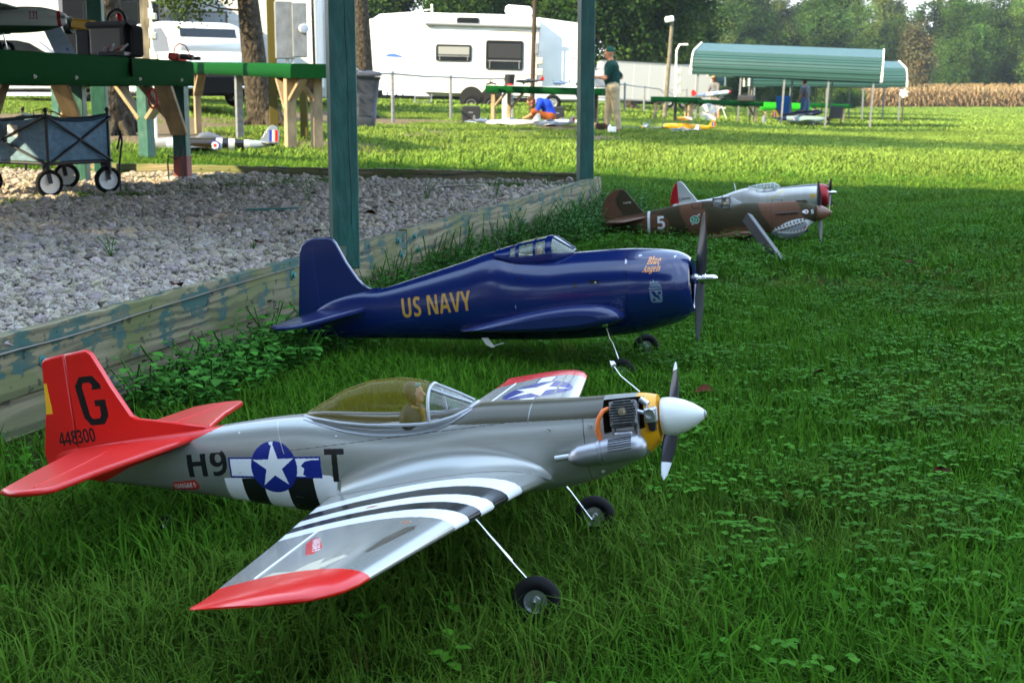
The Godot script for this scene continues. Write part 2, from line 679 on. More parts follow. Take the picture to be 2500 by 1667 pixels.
func clover_clump(sd: int) -> ArrayMesh:
	var r := RandomNumberGenerator.new()
	r.seed = sd
	var b := Mb.new()
	for i in 13:
		var a := r.randf() * TAU
		var q := 0.075 * sqrt(r.randf())
		var top := Vector3(q * cos(a), r.randf_range(0.025, 0.06), q * sin(a))
		var v := r.randf_range(0.75, 1.3)
		b.smooth()
		blade(b, Vector3(top.x * 0.7, -0.01, top.z * 0.7), a, top.y, 0.0018, 0.006, Color(0.8, 0.9, 0.7))
		var t0 := r.randf() * TAU
		for k in 3:
			var d := Vector3(cos(t0 + k * TAU / 3), r.randf_range(-0.1, 0.25), sin(t0 + k * TAU / 3)).normalized()
			leaf_fan(b, top, d, Vector3.UP, r.randf_range(0.008, 0.013), r.randf_range(0.009, 0.014), 0.25, Color(0.85 * v, v, 0.85 * v))
	return b.done()

func weed_mesh(sd: int, h: float, leaves: int, size: float) -> ArrayMesh:
	var r := RandomNumberGenerator.new()
	r.seed = sd
	var b := Mb.new()
	for s in 3:
		var a0 := r.randf() * TAU
		var lean := Vector3(cos(a0), 0, sin(a0)) * h * r.randf_range(0.15, 0.6)
		var hh := h * r.randf_range(0.6, 1.1)
		b.col(Color(0.7, 0.8, 0.5))
		b.tube([Vector3.ZERO, lean * 0.4 + Vector3.UP * hh * 0.55, lean + Vector3.UP * hh], 0.0022, 4, false)
		for i in leaves:
			var t := (i + 1.0) / leaves
			var o := lean * t * t + Vector3.UP * hh * t
			var a := a0 + i * 2.4 + r.randf()
			var v := r.randf_range(0.7, 1.35)
			var d := Vector3(cos(a), r.randf_range(-0.1, 0.45), sin(a)).normalized()
			var l := size * r.randf_range(0.6, 1.1) * (1.0 - 0.35 * t)
			leaf_fan(b, o + d * l * 0.25, d, Vector3.UP, l, l * 0.75, 0.2, Color(0.9 * v, v, 0.9 * v))
	return b.done()

func plant(called: String, label: String, p: Vector3, h: float, leaves: int, size: float, sd: int, group := "", slim := false) -> void:
	var m := weed_mesh(sd, h, leaves, size)
	var o := obj(called, m, MT.weed)
	o.position = p
	o.rotation.y = sd
	meta(o, label, "weed", group)

func leaf_clump(sd: int, n: int, leaf: float) -> ArrayMesh:
	var r := RandomNumberGenerator.new()
	r.seed = sd
	var b := Mb.new()
	for i in n:
		var d := Vector3(r.randfn(), r.randfn() * 0.7, r.randfn()) * 0.42
		if d.length() > 1.0:
			d = d.normalized()
		var u := Vector3(r.randfn(), r.randfn() * 0.5 - 0.3, r.randfn()).normalized()
		var s := u.cross(Vector3(r.randfn(), r.randfn() + 0.8, r.randfn())).normalized()
		var l := leaf * r.randf_range(0.6, 1.2)
		var v := r.randf_range(0.7, 1.3)
		b.col(Color(v, v, v * 0.9))
		b.flat()
		var t := d + u * l
		var m := d + u * l * 0.5
		b.tri(d, m + s * l * 0.42, t)
		b.tri(d, t, m - s * l * 0.42)
	return b.done()

func tree(called: String, label: String, p: Vector3, h: float, trunk_r: float, lobes: Array, clumps: int, size: float, c: Color, sd: int, group := "", lean := Vector3.ZERO, var_c := 0.35, bare := 0.3) -> Node3D:
	var r := RandomNumberGenerator.new()
	r.seed = sd
	var t := thing(called, label, "tree", at(p.x, p.y, p.z), group)
	var b := Mb.new()
	var th := h * 0.8
	var pts := []
	var rad := []
	for i in 7:
		var f := i / 6.0
		pts.append(Vector3(r.randf_range(-1, 1) * trunk_r * 0.4, -0.15 + th * f, r.randf_range(-1, 1) * trunk_r * 0.4) * Vector3(1.0 if i else 0.0, 1, 1.0 if i else 0.0) + lean * f * th)
		rad.append(trunk_r * (1.35 if i == 0 else 1.0 - 0.85 * f))
	b.tube(pts, rad, 12)
	if trunk_r > 0.15:      # roots flare into the ground
		for i in 5:
			var a := TAU * i / 5 + r.randf()
			b.tube([Vector3(cos(a), 0.25, sin(a)) * Vector3(trunk_r * 0.6, 1.0, trunk_r * 0.6), Vector3(cos(a) * trunk_r * 1.4, 0.08, sin(a) * trunk_r * 1.4), Vector3(cos(a) * trunk_r * 2.4, -0.05, sin(a) * trunk_r * 2.4)], [trunk_r * 0.45, trunk_r * 0.3, trunk_r * 0.1], 7)
	obj("trunk", b, MT.bark, t)
	for l in lobes:
		var lb := Mb.new()
		var c0: Vector3 = l[0]
		var f: float = clampf((c0.y - l[1].y * 0.8) / th, bare, 0.95)
		var a := lean * f * th + Vector3(0, th * f, 0)
		lb.tube([a, a.lerp(c0, 0.5) + Vector3(0, -0.05 * c0.distance_to(a), 0), c0], [trunk_r * 0.3 * (1.1 - f) * clampf(c0.distance_to(a) * 0.4, 0.2, 1.0), trunk_r * 0.16 * clampf(c0.distance_to(a) * 0.4, 0.2, 1.0), trunk_r * 0.03], 6)
		obj("limb", lb, MT.bark, t)
	var xfs := []
	var cols := []
	var vol := 0.0
	for l in lobes:
		vol += pow(l[1].x * l[1].y * l[1].z, 0.667)
	for l in lobes:
		var n := int(clumps * pow(l[1].x * l[1].y * l[1].z, 0.667) / vol)
		for i in n:
			var d := Vector3(r.randfn(), r.randfn(), r.randfn()).normalized() * pow(r.randf(), 0.28)
			d *= 1.0 + 0.35 * noise.get_noise_3d(d.x * 90 + sd * 13.0, d.y * 90, d.z * 90)
			var q: Vector3 = l[0] + d * l[1]
			var bs := Basis(Vector3(r.randfn(), r.randfn(), r.randfn()).normalized(), r.randf() * TAU).scaled(Vector3.ONE * size * r.randf_range(0.6, 1.3))
			xfs.append(Transform3D(bs, q))
			var v := 1.0 + var_c * (1.6 * noise.get_noise_3d(q.x * 16.0 + sd * 50.0, q.y * 16.0, q.z * 16.0) + r.randf_range(-0.5, 0.5))
			cols.append(Color(c.r * v * r.randf_range(0.85, 1.25), c.g * v, c.b * v))
	var cr := multi("crown", MT_leaf[sd % MT_leaf.size()], MT.leaf, xfs, cols, t)
	cr.set_meta("kind", "stuff")
	return t
var MT_leaf := []

func blob_lobes(w: float, h0: float, h1: float, n: int, sd: int) -> Array:
	var r := RandomNumberGenerator.new()
	r.seed = sd * 7 + 3
	var out := []
	for i in n:
		var f := (i + 0.5) / n
		var hh := lerpf(h0, h1, f)
		var ww := w * (0.35 + 0.65 * sin(PI * clampf(0.18 + 0.72 * f, 0, 1)))
		var a := r.randf() * TAU
		var q := ww * r.randf_range(0.1, 0.55)
		out.append([Vector3(cos(a) * q, hh, sin(a) * q), Vector3(ww, (h1 - h0) * 0.26 + 0.2 * w, ww) * r.randf_range(0.5, 0.75)])
	return out

# ---------------------------------------------------------------- the setting
func build_ground() -> void:
	var xs := []
	var x := -70.0
	while x < 150.0:
		xs.append(x)
		var d := maxf(0.0, absf(x + 1.0) - 5.0)
		x += 0.2 + d * 0.12
	var zs := []
	var z := 8.0
	while z > -420.0:
		zs.append(z)
		z -= 0.2 + maxf(0.0, absf(z) - 12.0) * 0.06
	var b := Mb.new()
	b.smooth()
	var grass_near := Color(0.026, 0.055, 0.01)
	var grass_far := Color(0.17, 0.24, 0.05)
	var dirt := Color(0.26, 0.2, 0.13)
	var soil := Color(0.07, 0.055, 0.03)
	var P := []
	var C := []
	for zz in zs:
		var pr := PackedVector3Array()
		var pc := PackedColorArray()
		for xx in xs:
			var y := gy(xx, zz)
			if in_bed(xx, zz):
				y = minf(y, 0.12)
			y += 0.012 * noise.get_noise_2d(xx * 60, zz * 60) if zz > -20 else 0.0
			pr.append(Vector3(xx, y - 0.004, zz))
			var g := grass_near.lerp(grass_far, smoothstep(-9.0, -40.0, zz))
			var stripe := 1.0 + (0.1 * signf(sin(zz * 1.9 + xx * 0.12)) if zz < -20 else 0.0)
			g *= stripe * (1.0 + 0.3 * noise.get_noise_2d(xx * 5.0, zz * 5.0))
			g = g.lerp(dirt, smoothstep(0.0, 0.35, dirtiness(xx, zz)))
			var bd := bed_dist(xx, zz)
			if zz > -12 and bd > -0.3:
				g = g.lerp(soil, (1.0 - smoothstep(0.1, 0.7, bd)) * clampf(0.6 + noise.get_noise_2d(xx * 50, zz * 50), 0, 1))
			g.a = 1
			pc.append(g)
		P.append(pr)
		C.append(pc)
	for i in P.size() - 1:
		for j in xs.size() - 1:
			for k in [[0, 0], [1, 0], [0, 1], [0, 1], [1, 0], [1, 1]]:
				b.st.set_color(C[i + k[1]][j + k[0]])
				b.st.add_vertex(P[i + k[1]][j + k[0]])
	var o := obj("ground", b, MT.lawn)
	meta(o, "mown club field with bare patches under the trees", "ground", "", "structure")

func build_grass() -> void:
	var kinds := [["near", -1.75, -6.6, 360.0, 40, 0.065, 0.064, 0.0029, 3], ["mid", -6.6, -15.0, 120.0, 40, 0.12, 0.05, 0.005, 3], ["far", -15.0, -46.0, 26.0, 46, 0.3, 0.06, 0.011, 2], ["field", -46.0, -142.0, 2.6, 60, 0.9, 0.085, 0.045, 1]]
	var g := Node3D.new()
	g.name = "grass"
	meta(g, "short green turf with clover over the whole field", "grass", "", "stuff")
	add_child(g, true)
	var r := RandomNumberGenerator.new()
	r.seed = 11
	var cx := []
	var cc := []
	for k in kinds:
		for v in k[8]:
			var xfs := []
			var cols := []
			var z0: float = -k[1]
			var z1: float = -k[2]
			var area := 0.41 * (z1 * z1 - z0 * z0)
			for i in int(area * k[3] / k[8]):
				var z := -sqrt(lerpf(z0 * z0, z1 * z1, r.randf()))
				var x := r.randf_range(-1, 1) * 0.41 * -z
				if in_bed(x, z) or bed_dist(x, z) < 0.03 and z > -10.7 and z < -3.3 and bed_dist(x, z) > -0.3:
					continue
				var bd := bed_dist(x, z)
				if z > -11 and bd < 0.1 and bd > 0 and r.randf() < 0.85:
					continue
				if z > -11 and bd < 0.5 and bd > 0 and r.randf() > 0.35 + bd + noise.get_noise_2d(x * 60, z * 60):
					continue
				if r.randf() < dirtiness(x, z) * 2.2:
					continue
				var y := gy(x, z)
				var n := noise.get_noise_2d(x * 40 + 300, z * 40)
				var n2 := noise.get_noise_2d(x * 8, z * 8 + 500)
				var s := r.randf_range(0.85, 1.35) * (1.0 + 0.45 * n)
				if x < 0.35 and x > -1.4 and z > -3.5 and z < -2.1:
					s *= 1.35
				if z > -12 and z < -4.5 and x > -1.0 and x < 2.2:
					s *= 0.8
				xfs.append(Transform3D(Basis(Vector3.UP, r.randf() * TAU).scaled(Vector3(s, s * r.randf_range(0.8, 1.2), s)), Vector3(x, y, z)))
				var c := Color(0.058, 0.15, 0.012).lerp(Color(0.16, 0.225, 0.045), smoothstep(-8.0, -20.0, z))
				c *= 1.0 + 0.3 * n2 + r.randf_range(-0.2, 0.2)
				if n < -0.25:
					c = c.lerp(Color(0.13, 0.11, 0.035), 0.18)
				c.a = 1
				cols.append(c)
				if k[0] in ["near", "mid"] and r.randf() < (0.16 if x > 0.3 else 0.04) + n2 * 0.5:
					var s2 := r.randf_range(0.7, 1.25) * (1.0 if k[0] == "near" else 1.3)
					cx.append(Transform3D(Basis(Vector3.UP, r.randf() * TAU).scaled(Vector3(s2, s2, s2)), Vector3(x + 0.03, y, z)))
					cc.append(Color(0.045, 0.13, 0.011) * (1.0 + r.randf_range(-0.25, 0.3)))
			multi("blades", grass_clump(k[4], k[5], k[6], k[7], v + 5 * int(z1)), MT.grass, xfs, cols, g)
	var wx := []
	var wc := []
	for i in 520:      # plantain and other broad leaves in the turf
		var z := -sqrt(r.randf_range(3.6, 70.0))
		var x := r.randf_range(-0.38, 0.4) * -z
		if in_bed(x, z) or bed_dist(x, z) < 0.1:
			continue
		var s := r.randf_range(0.5, 1.2)
		wx.append(Transform3D(Basis(Vector3.UP, r.randf() * TAU).scaled(Vector3(s, s, s)), Vector3(x, gy(x, z) + 0.012, z)))
		wc.append(Color(0.04, 0.14, 0.01).lerp(Color(0.1, 0.2, 0.02), r.randf() * r.randf()))
	multi("broadleaves", weed_mesh(41, 0.045, 3, 0.034), MT.leaf, wx, wc, g)
	var dx := []
	var dc := []
	for i in 900:      # tufts of dead thatch
		var z := -sqrt(r.randf_range(3.6, 60.0))
		var x := r.randf_range(-0.38, 0.4) * -z
		if in_bed(x, z) or noise.get_noise_2d(x * 60 + 90, z * 60) < 0.05:
			continue
		dx.append(Transform3D(Basis(Vector3.UP, r.randf() * TAU).scaled(Vector3.ONE * r.randf_range(0.5, 0.9)), Vector3(x, gy(x, z), z)))
		dc.append(Color(0.17, 0.1, 0.035) * r.randf_range(0.5, 1.3))
	multi("thatch", grass_clump(16, 0.05, 0.06, 0.003, 91), MT.grass, dx, dc, g)
	var half := cx.size() / 2
	multi("clover", clover_clump(3), MT.leaf, cx.slice(0, half), cc.slice(0, half), g)
	multi("clover", clover_clump(8), MT.leaf, cx.slice(half), cc.slice(half), g)

func board_image(w: int, h: int, sd: int, paint_left: float, seed_moss: float) -> ImageTexture:      # weathered plank with flaking green paint
	var n := FastNoiseLite.new()
	n.seed = sd
	n.fractal_octaves = 5
	var im := Image.create(w, h, false, Image.FORMAT_RGB8)
	for y in h:
		for x in w:
			var warp := n.get_noise_2d(x * 0.25, y * 0.9) * 60.0
			var grain := n.get_noise_2d(x * 0.12 + 900, (y * 3.2 + warp) * 2.2)
			var c := Color(0.235, 0.2, 0.115).lerp(Color(0.1, 0.088, 0.05), clampf(0.5 + grain * 1.5, 0, 1))
			var moss := n.get_noise_2d(x * 0.5 - 4000, y * 0.7 + 100)
			c = c.lerp(Color(0.10, 0.12, 0.03), clampf(moss * 1.4 + seed_moss, 0, 0.75))
			var p := n.get_noise_2d(x * 1.3 + 7000, y * 1.1) + 0.5 * grain + 0.25 * n.get_noise_2d(x * 6.0, y * 8.0) + paint_left - 0.25 * absf(2.0 * y / h - 0.6)
			if p > 0.1:
				c = Color(0.026, 0.085, 0.072).lerp(Color(0.085, 0.1, 0.065), clampf(0.35 + 1.3 * n.get_noise_2d(x * 2.5, y * 2.5 + 3000), 0, 1))
			elif p > 0.06:
				c = c * 0.6
			if y > h * 0.9 or grain > 0.3:
				c = c * 0.75
			if n.get_noise_2d(x * 3.0, y * 3.0 - 900) > 0.46:
				c = c * 0.35
			im.set_pixel(x, y, Color(c.r, c.g, c.b).linear_to_srgb())
	return ImageTexture.create_from_image(im)

func plank(called: String, a: Vector3, b: Vector3, w: float, h: float, tex: Texture2D, parent: Node3D) -> MeshInstance3D:      # a is one end's centre, b the other's
	var dir := (b - a).normalized()
	var l := (b - a).length()
	var up := Vector3.UP
	var x := up.cross(dir).normalized()
	var f := func(v: Vector3) -> Vector2:
		var t := 0.5 - (v - a - dir * (v - a).dot(dir)).dot(up) / h
		var y: float = 0.15 * (0.5 - (v - a).dot(x) / w) if t < 0.07 and (v - a).dot(x) > 0 else 0.15 + 0.85 * clampf(t, 0, 1)
		return Vector2((v - a).dot(dir) / l, y)
	var m := Mb.new(f)
	# subdivided along its length so that the upper edges are not ruler straight
	var rows := []
	var n := 70
	for i in n + 1:
		var c := a.lerp(b, i / float(n))
		var j := noise.get_noise_2d(i * 31.0, a.y * 900.0) * 0.006
		var k := noise.get_noise_2d(i * 110.0, a.y * 900.0 + 50.0) * 0.008
		rows.append(PackedVector3Array([c - x * w * 0.5 - up * h * 0.5, c + x * w * 0.5 - up * h * 0.5, c + x * w * 0.5 + up * (h * 0.5 + j), c - x * (w * 0.5 - absf(k)) + up * (h * 0.5 + j + k * 0.4)]))
	for k in 4:
		var strip := []
		for rr in rows:
			strip.append(PackedVector3Array([rr[k], rr[(k + 1) % 4]]))
		m.grid(strip)
	m.cap(rows[0], true)
	m.cap(rows[-1])
	var mm := StandardMaterial3D.new()
	mm.albedo_texture = tex
	mm.roughness = 0.85
	mm.texture_repeat = false
	bump(mm, nrm("plank_n", 0.03, 5.0, 4), 0.0)
	mm.normal_enabled = false
	return obj(called, m, mm, parent)

func bolt(p: Vector3, dir: Vector3, r: float, m: Material, parent: Node3D) -> void:
	var b := Mb.new()
	b.lathe(p, dir, [Vector2(0, r * 1.7), Vector2(0.003, r * 1.6), Vector2(0.003, r), Vector2(0.012, r * 0.95), Vector2(0.014, 0)], 8)
	obj("bolt", b, m, parent)

func build_bed() -> void:
	var A := Vector3(-1.52, 0, -3.1)
	var C := Vector3(0.66, 0, -10.68)
	var d := (C - A).normalized()
	var n := Vector3(-d.z, 0, d.x)                     # towards the lawn
	var t := thing("timber_edging", "weathered two-plank timber edging with flaking green paint along the gravel bed", "edging", at(A.x, 0, A.z))
	var loc := func(s: float, y: float, off: float) -> Vector3:
		return d * s + n * off + Vector3(0, y, 0)
	var L := (C - A).length()
	var t1 := board_image(1536, 96, 5, 0.03, 0.4)
	var t2 := board_image(1536, 96, 9, -0.3, 0.2)
	var j := 3.62
	plank("plank", loc.call(0, 0.209, 0), loc.call(j - 0.003, 0.211, 0), 0.042, 0.172, t1, t)
	plank("plank", loc.call(j + 0.003, 0.213, 0.002), loc.call(L, 0.235, 0.002), 0.042, 0.172, board_image(1536, 96, 6, -0.06, 0.2), t)
	plank("plank", loc.call(0, 0.025, -0.012), loc.call(L, 0.051, -0.012), 0.04, 0.18, t2, t)
	var teal := mat("teal_bolt", Color(0.04, 0.17, 0.15), 0.6)
	for s in [[0.72, 0.2], [2.35, 0.24], [3.5, 0.26], [3.54, 0.19], [3.72, 0.26], [3.76, 0.19], [5.6, 0.25], [6.6, 0.24]]:
		bolt(loc.call(s[0], s[1], 0.021), n, 0.011, teal, t)
	# the lower board at the far side of the bed
	var f := thing("timber_edging", "low mossy timber edging at the far side of the gravel bed", "edging", at(C.x, 0, C.z))
	var e := Vector3(-3.62, 0, -1.35)
	var t3 := board_image(768, 64, 12, -0.25, 0.45)
	plank("plank", Vector3(-0.05, 0.285, -0.02), e * 0.49 + Vector3(0, 0.29, 0), 0.04, 0.12, t3, f)
	plank("plank", e * 0.492 + Vector3(0, 0.287, 0), e * 1.3 + Vector3(0, 0.29, 0), 0.04, 0.12, board_image(768, 64, 15, -0.3, 0.3), f)
	# crushed stone
	var g := Mb.new()
	var rows := []
	for i in 40:
		var row := PackedVector3Array()
		for k in 40:
			var u := i / 39.0
			var v := k / 39.0
			var p := Vector2(BED[0]).lerp(BED[1], v).lerp(Vector2(BED[3]).lerp(BED[2], v), u) + Vector2(0.0, 0.12) * (1.0 - u)
			row.append(Vector3(p.x, 0.262 + 0.02 * noise.get_noise_2d(p.x * 60, p.y * 60), p.y))
		rows.append(row)
	g.grid(rows)
	var gb := obj("gravel_bed", g, mat("gravel_base", Color(0.22, 0.2, 0.17), 0.95))
	meta(gb, "packed ground under the crushed stone", "gravel bed", "", "structure")
	var gv := Node3D.new()
	gv.name = "gravel"
	meta(gv, "pale crushed limestone filling the timber-edged bed", "gravel", "", "stuff")
	add_child(gv, true)
	var r := RandomNumberGenerator.new()
	r.seed = 4
	for kind in 4:
		var sb := Mb.new()
		var pr := RandomNumberGenerator.new()
		pr.seed = 50 + kind
		var rws := []
		for i in 5:
			var tt := PI * i / 4
			var ring := PackedVector3Array()
			for q in 7:
				var a := TAU * q / 7 + i * 0.4
				var k := pr.randf_range(0.72, 1.15)
				ring.append(Vector3(sin(tt) * cos(a) * k * 1.15, cos(tt) * pr.randf_range(0.75, 1.0) * 0.72, sin(tt) * sin(a) * k * 0.85))
			rws.append(ring)
		sb.grid(rws, true)
		sb = Mb.new()
		for i in 4:
			for q in 7:
				sb.flat()
				sb.quad(rws[i][q], rws[i][(q + 1) % 7], rws[i + 1][(q + 1) % 7], rws[i + 1][q])
		var xfs := []
		var cols := []
		for i in 10500:
			var v := pow(r.randf(), 1.25)
			var u := r.randf()
			var p := Vector2(BED[0]).lerp(BED[1], v).lerp(Vector2(BED[3]).lerp(BED[2], v), u * (0.55 + 0.45 * v))
			var s := 0.0115 * exp(r.randfn(0, 0.42))
			if p.y < -8.0:
				s *= 1.25
			var y := 0.27 + 0.02 * noise.get_noise_2d(p.x * 60, p.y * 60) + r.randf_range(-0.006, 0.012)
			xfs.append(Transform3D(Basis.from_euler(Vector3(r.randfn(0, 0.5), r.randf() * TAU, r.randfn(0, 0.5))).scaled(Vector3.ONE * s), Vector3(p.x, y, p.y)))
			var w := clampf(r.randfn(0.86, 0.16), 0.35, 1.15)
			cols.append(Color(w, w * r.randf_range(0.9, 1.0), w * r.randf_range(0.78, 1.0)))
		multi("stones", sb.done(), MT.stone, xfs, cols, gv)
	# grass and weeds that have come up through the stone near the tables
	var tf := []
	var tc := []
	for i in 420:
		var a := r.randf() * TAU
		var c: Vector2 = [Vector2(-2.5, -9.2), Vector2(-2.1, -10.2), Vector2(-3.0, -8.6), Vector2(-1.5, -10.9), Vector2(-2.4, -11.2), Vector2(0.0, -10.3)][i % 6]
		var p := c + Vector2(cos(a) * 0.75, sin(a) * 0.35) * r.randf()
		if not in_bed(p.x, p.y):
			continue
		var s := r.randf_range(0.4, 0.9)
		tf.append(Transform3D(Basis(Vector3.UP, a).scaled(Vector3(s, s, s)), Vector3(p.x, 0.275, p.y)))
		tc.append(Color(0.06, 0.13, 0.02) * r.randf_range(0.7, 1.2))
	var tg := multi("grass", grass_clump(26, 0.09, 0.05, 0.005, 77), MT.grass, tf, tc)
	meta(tg, "thin grass coming up through the gravel near the wagon", "grass", "", "stuff")

func build_pavilion() -> void:
	var t := thing("pavilion", "open pavilion of dark green square posts over the gravel bed", "pavilion", at(-0.7, 0.27, -5.9))
	var posts := [[Vector3(-0.715, 0, -5.93), 0.112, 0.27], [Vector3(0.545, 0, -10.45), 0.106, 0.24], [Vector3(-3.52, 0, -12.05), 0.125, 0.1], [Vector3(-4.9, 0, -7.2), 0.12, 0.1]]
	for p in posts:
		var b := Mb.new()
		b.box(p[0] - Vector3(-0.7, 0, -5.9) + Vector3(0, 1.18, 0), Vector3(p[1], 2.5, p[1]), Basis(Vector3.UP, p[2]), 0.004)
		var o := obj("post", b, MT.green_post, t)
		if p == posts[0]:      # the long drying crack
			var cr := Mb.new()
			var s := Basis(Vector3.UP, p[2])
			var w := 0.0
			for i in 16:
				var y0 := 0.12 + i * 0.13
				var x0: float = 0.022 - 0.0016 * i + 0.003 * sin(i * 1.7)
				var x1: float = 0.022 - 0.0016 * (i + 1) + 0.003 * sin((i + 1) * 1.7)
				var z := 0.0566
				cr.flat()
				cr.quad(s * Vector3(x0 - 0.0011, 0, z) + Vector3(-0.015, y0, -0.03), s * Vector3(x0 + 0.0011, 0, z) + Vector3(-0.015, y0, -0.03), s * Vector3(x1 + 0.0009, 0, z) + Vector3(-0.015, y0 + 0.13, -0.03), s * Vector3(x1 - 0.0009, 0, z) + Vector3(-0.015, y0 + 0.13, -0.03))
			obj("crack", cr, mat("crack", Color(0.004, 0.012, 0.01), 0.9), t)
	var rf := Mb.new()
	var off := Vector3(0.7, -0.27, 5.9)
	var q := [Vector3(0.0, 2.55, -4.6), Vector3(1.4, 2.55, -11.1), Vector3(-4.6, 2.55, -13.0), Vector3(-6.0, 2.55, -6.6)]
	var top := Vector3(-2.1, 3.5, -8.8)
	rf.flat()
	for i in 4:
		rf.tri(q[i] + off, q[(i + 1) % 4] + off, top + off)
		rf.tri(q[i] + off - Vector3(0, 0.06, 0), top + off - Vector3(0, 0.06, 0), q[(i + 1) % 4] + off - Vector3(0, 0.06, 0))
		rf.quad(q[i] + off - Vector3(0, 0.06, 0), q[(i + 1) % 4] + off - Vector3(0, 0.06, 0), q[(i + 1) % 4] + off, q[i] + off)
	obj("roof", rf, MT.roof_green, t)
	for i in 4:
		var bm := Mb.new()
		var a: Vector3 = posts[[0, 1, 2, 3][i]][0] + off + Vector3(0, 2.38, 0)
		var c: Vector3 = posts[[1, 2, 3, 0][i]][0] + off + Vector3(0, 2.38, 0)
		bm.beam(a, c, 0.05, 0.14)
		obj("beam", bm, MT.pine, t)

func build_added_woods() -> void:      # tree belt added unseen behind the camera, to darken the low reflections
	var r := RandomNumberGenerator.new()
	r.seed = 77
	var xf := []
	var cl := []
	for i in 7000:
		var a := r.randf_range(-0.12, PI + 0.12)
		var d := r.randf_range(38.0, 46.0) * (1.0 + 0.25 * noise.get_noise_2d(a * 400, 0))
		var h := r.randf_range(0.3, 14.0 + 5.0 * noise.get_noise_2d(a * 900, 50))
		var s := r.randf_range(1.0, 1.9)
		xf.append(Transform3D(Basis(Vector3.UP, r.randf() * TAU).scaled(Vector3.ONE * s), Vector3(cos(a) * d, h, sin(a) * d + 4.0)))
		cl.append(Color(0.045, 0.08, 0.02) * r.randf_range(0.6, 1.4))
	var o := multi("added_woods", MT_leaf[1], MT.leaf, xf, cl)
	meta(o, "unseen belt of trees added behind the camera to darken low reflections", "added_woods", "", "stuff")

# ---------------------------------------------------------------- model aircraft
var piv := Vector3.ZERO
func pm(uv = null) -> Mb:
	var b := Mb.new(uv)
	b.xf = Transform3D(Basis.IDENTITY, -piv)
	return b

const RED := Color(0.62, 0.012, 0.008)
const NAVY := Color(0.003, 0.011, 0.082)
const INSIGNIA := Color(0.008, 0.018, 0.2)
const SILVER := Color(0.4, 0.4, 0.37)
const WHITE := Color(0.8, 0.8, 0.8)
const BLACK := Color(0.008, 0.008, 0.009)

func prop_blade(called: String, parent: Node3D, hub: Vector3, dir: Vector3, axis: Vector3, l: float, chord: float, c: Color, tip: Color, tip_share: float, pitch := 0.6) -> void:
	var b := pm()
	dir = dir.normalized()
	axis = axis.normalized()
	var side := axis.cross(dir).normalized()
	for part in 2:
		b.col(c if part == 0 else tip)
		var rows := []
		var n := 12 if part == 0 else 4
		for i in n + 1:
			var t: float = lerpf(0.0, 1.0 - tip_share, i / float(n)) if part == 0 else lerpf(1.0 - tip_share, 1.0, i / float(n))
			var w := chord * (0.45 + 1.6 * t * (1.0 - t) + 0.15 * (1.0 - t)) * (1.0 if t < 0.93 else sqrt(maxf(0.02, (1.0 - t) / 0.07)))
			var a := pitch * (1.15 - 0.75 * t)
			var u := side * cos(a) + axis * sin(a)
			var v := axis * cos(a) - side * sin(a)
			var th := chord * (0.28 - 0.22 * t)
			var o := hub + dir * l * t
			var ring := PackedVector3Array()
			for k in 10:
				var q := TAU * k / 10
				ring.append(o + u * w * 0.5 * cos(q) + v * th * 0.5 * sin(q))
			rows.append(ring)
		b.grid(rows, true)
		b.cap(rows[-1])
		b.cap(rows[0], true)
	obj(called, b, mat("propeller", Color(1, 1, 1), 0.32), parent)

func wheel(parent: Node3D, c: Vector3, axis: Vector3, r: float, w: float, rim := 0.52, spokes := 0, rim_mat: Material = null) -> void:
	var o := Node3D.new()
	o.name = "wheel"
	o.position = c - piv
	parent.add_child(o, true)
	axis = axis.normalized()
	var b := Mb.new()
	var pr := []
	for i in 15:
		var a := -PI * 0.62 + PI * 1.24 * i / 14
		pr.append(Vector2(sin(a) * w * 0.5, r * rim + (r - r * rim) * (0.45 + 0.55 * cos(a))))
	pr.push_front(Vector2(-w * 0.36, r * rim * 0.95))
	pr.append(Vector2(w * 0.36, r * rim * 0.95))
	b.lathe_s(Vector3.ZERO, axis, pr, 28)
	obj("tyre", b, MT.black_rubber, o)
	var h := Mb.new()
	if spokes == 0:
		h.lathe(Vector3.ZERO, axis, [Vector2(-w * 0.34, 0), Vector2(-w * 0.34, r * 0.16), Vector2(-w * 0.2, r * 0.2), Vector2(-w * 0.2, r * rim * 0.8), Vector2(-w * 0.36, r * rim * 0.96), Vector2(w * 0.36, r * rim * 0.96), Vector2(w * 0.2, r * rim * 0.8), Vector2(w * 0.2, r * 0.2), Vector2(w * 0.34, r * 0.16), Vector2(w * 0.34, 0)], 24)
	else:
		h.lathe(Vector3.ZERO, axis, [Vector2(-w * 0.3, r * rim * 0.86), Vector2(-w * 0.36, r * rim), Vector2(w * 0.36, r * rim), Vector2(w * 0.3, r * rim * 0.86), Vector2(-w * 0.3, r * rim * 0.86)], 24)
		h.lathe(Vector3.ZERO, axis, [Vector2(-w * 0.12, 0), Vector2(-w * 0.12, r * rim * 0.9), Vector2(w * 0.12, r * rim * 0.9), Vector2(w * 0.12, 0)], 24)
		h.lathe(Vector3.ZERO, axis, [Vector2(-w * 0.36, 0), Vector2(-w * 0.36, r * 0.13), Vector2(w * 0.36, r * 0.13), Vector2(w * 0.36, 0)], 12)
		var x := axis.cross(Vector3.UP).normalized()
		for i in spokes:
			var a := TAU * i / spokes + 0.3
			var d := x * cos(a) + axis.cross(x) * sin(a)
			h.beam(d * r * 0.1, d * r * rim * 0.9, r * 0.16, w * 0.3, 0.0, axis)
	obj("rim", h, rim_mat if rim_mat else MT.hub_alloy, o)

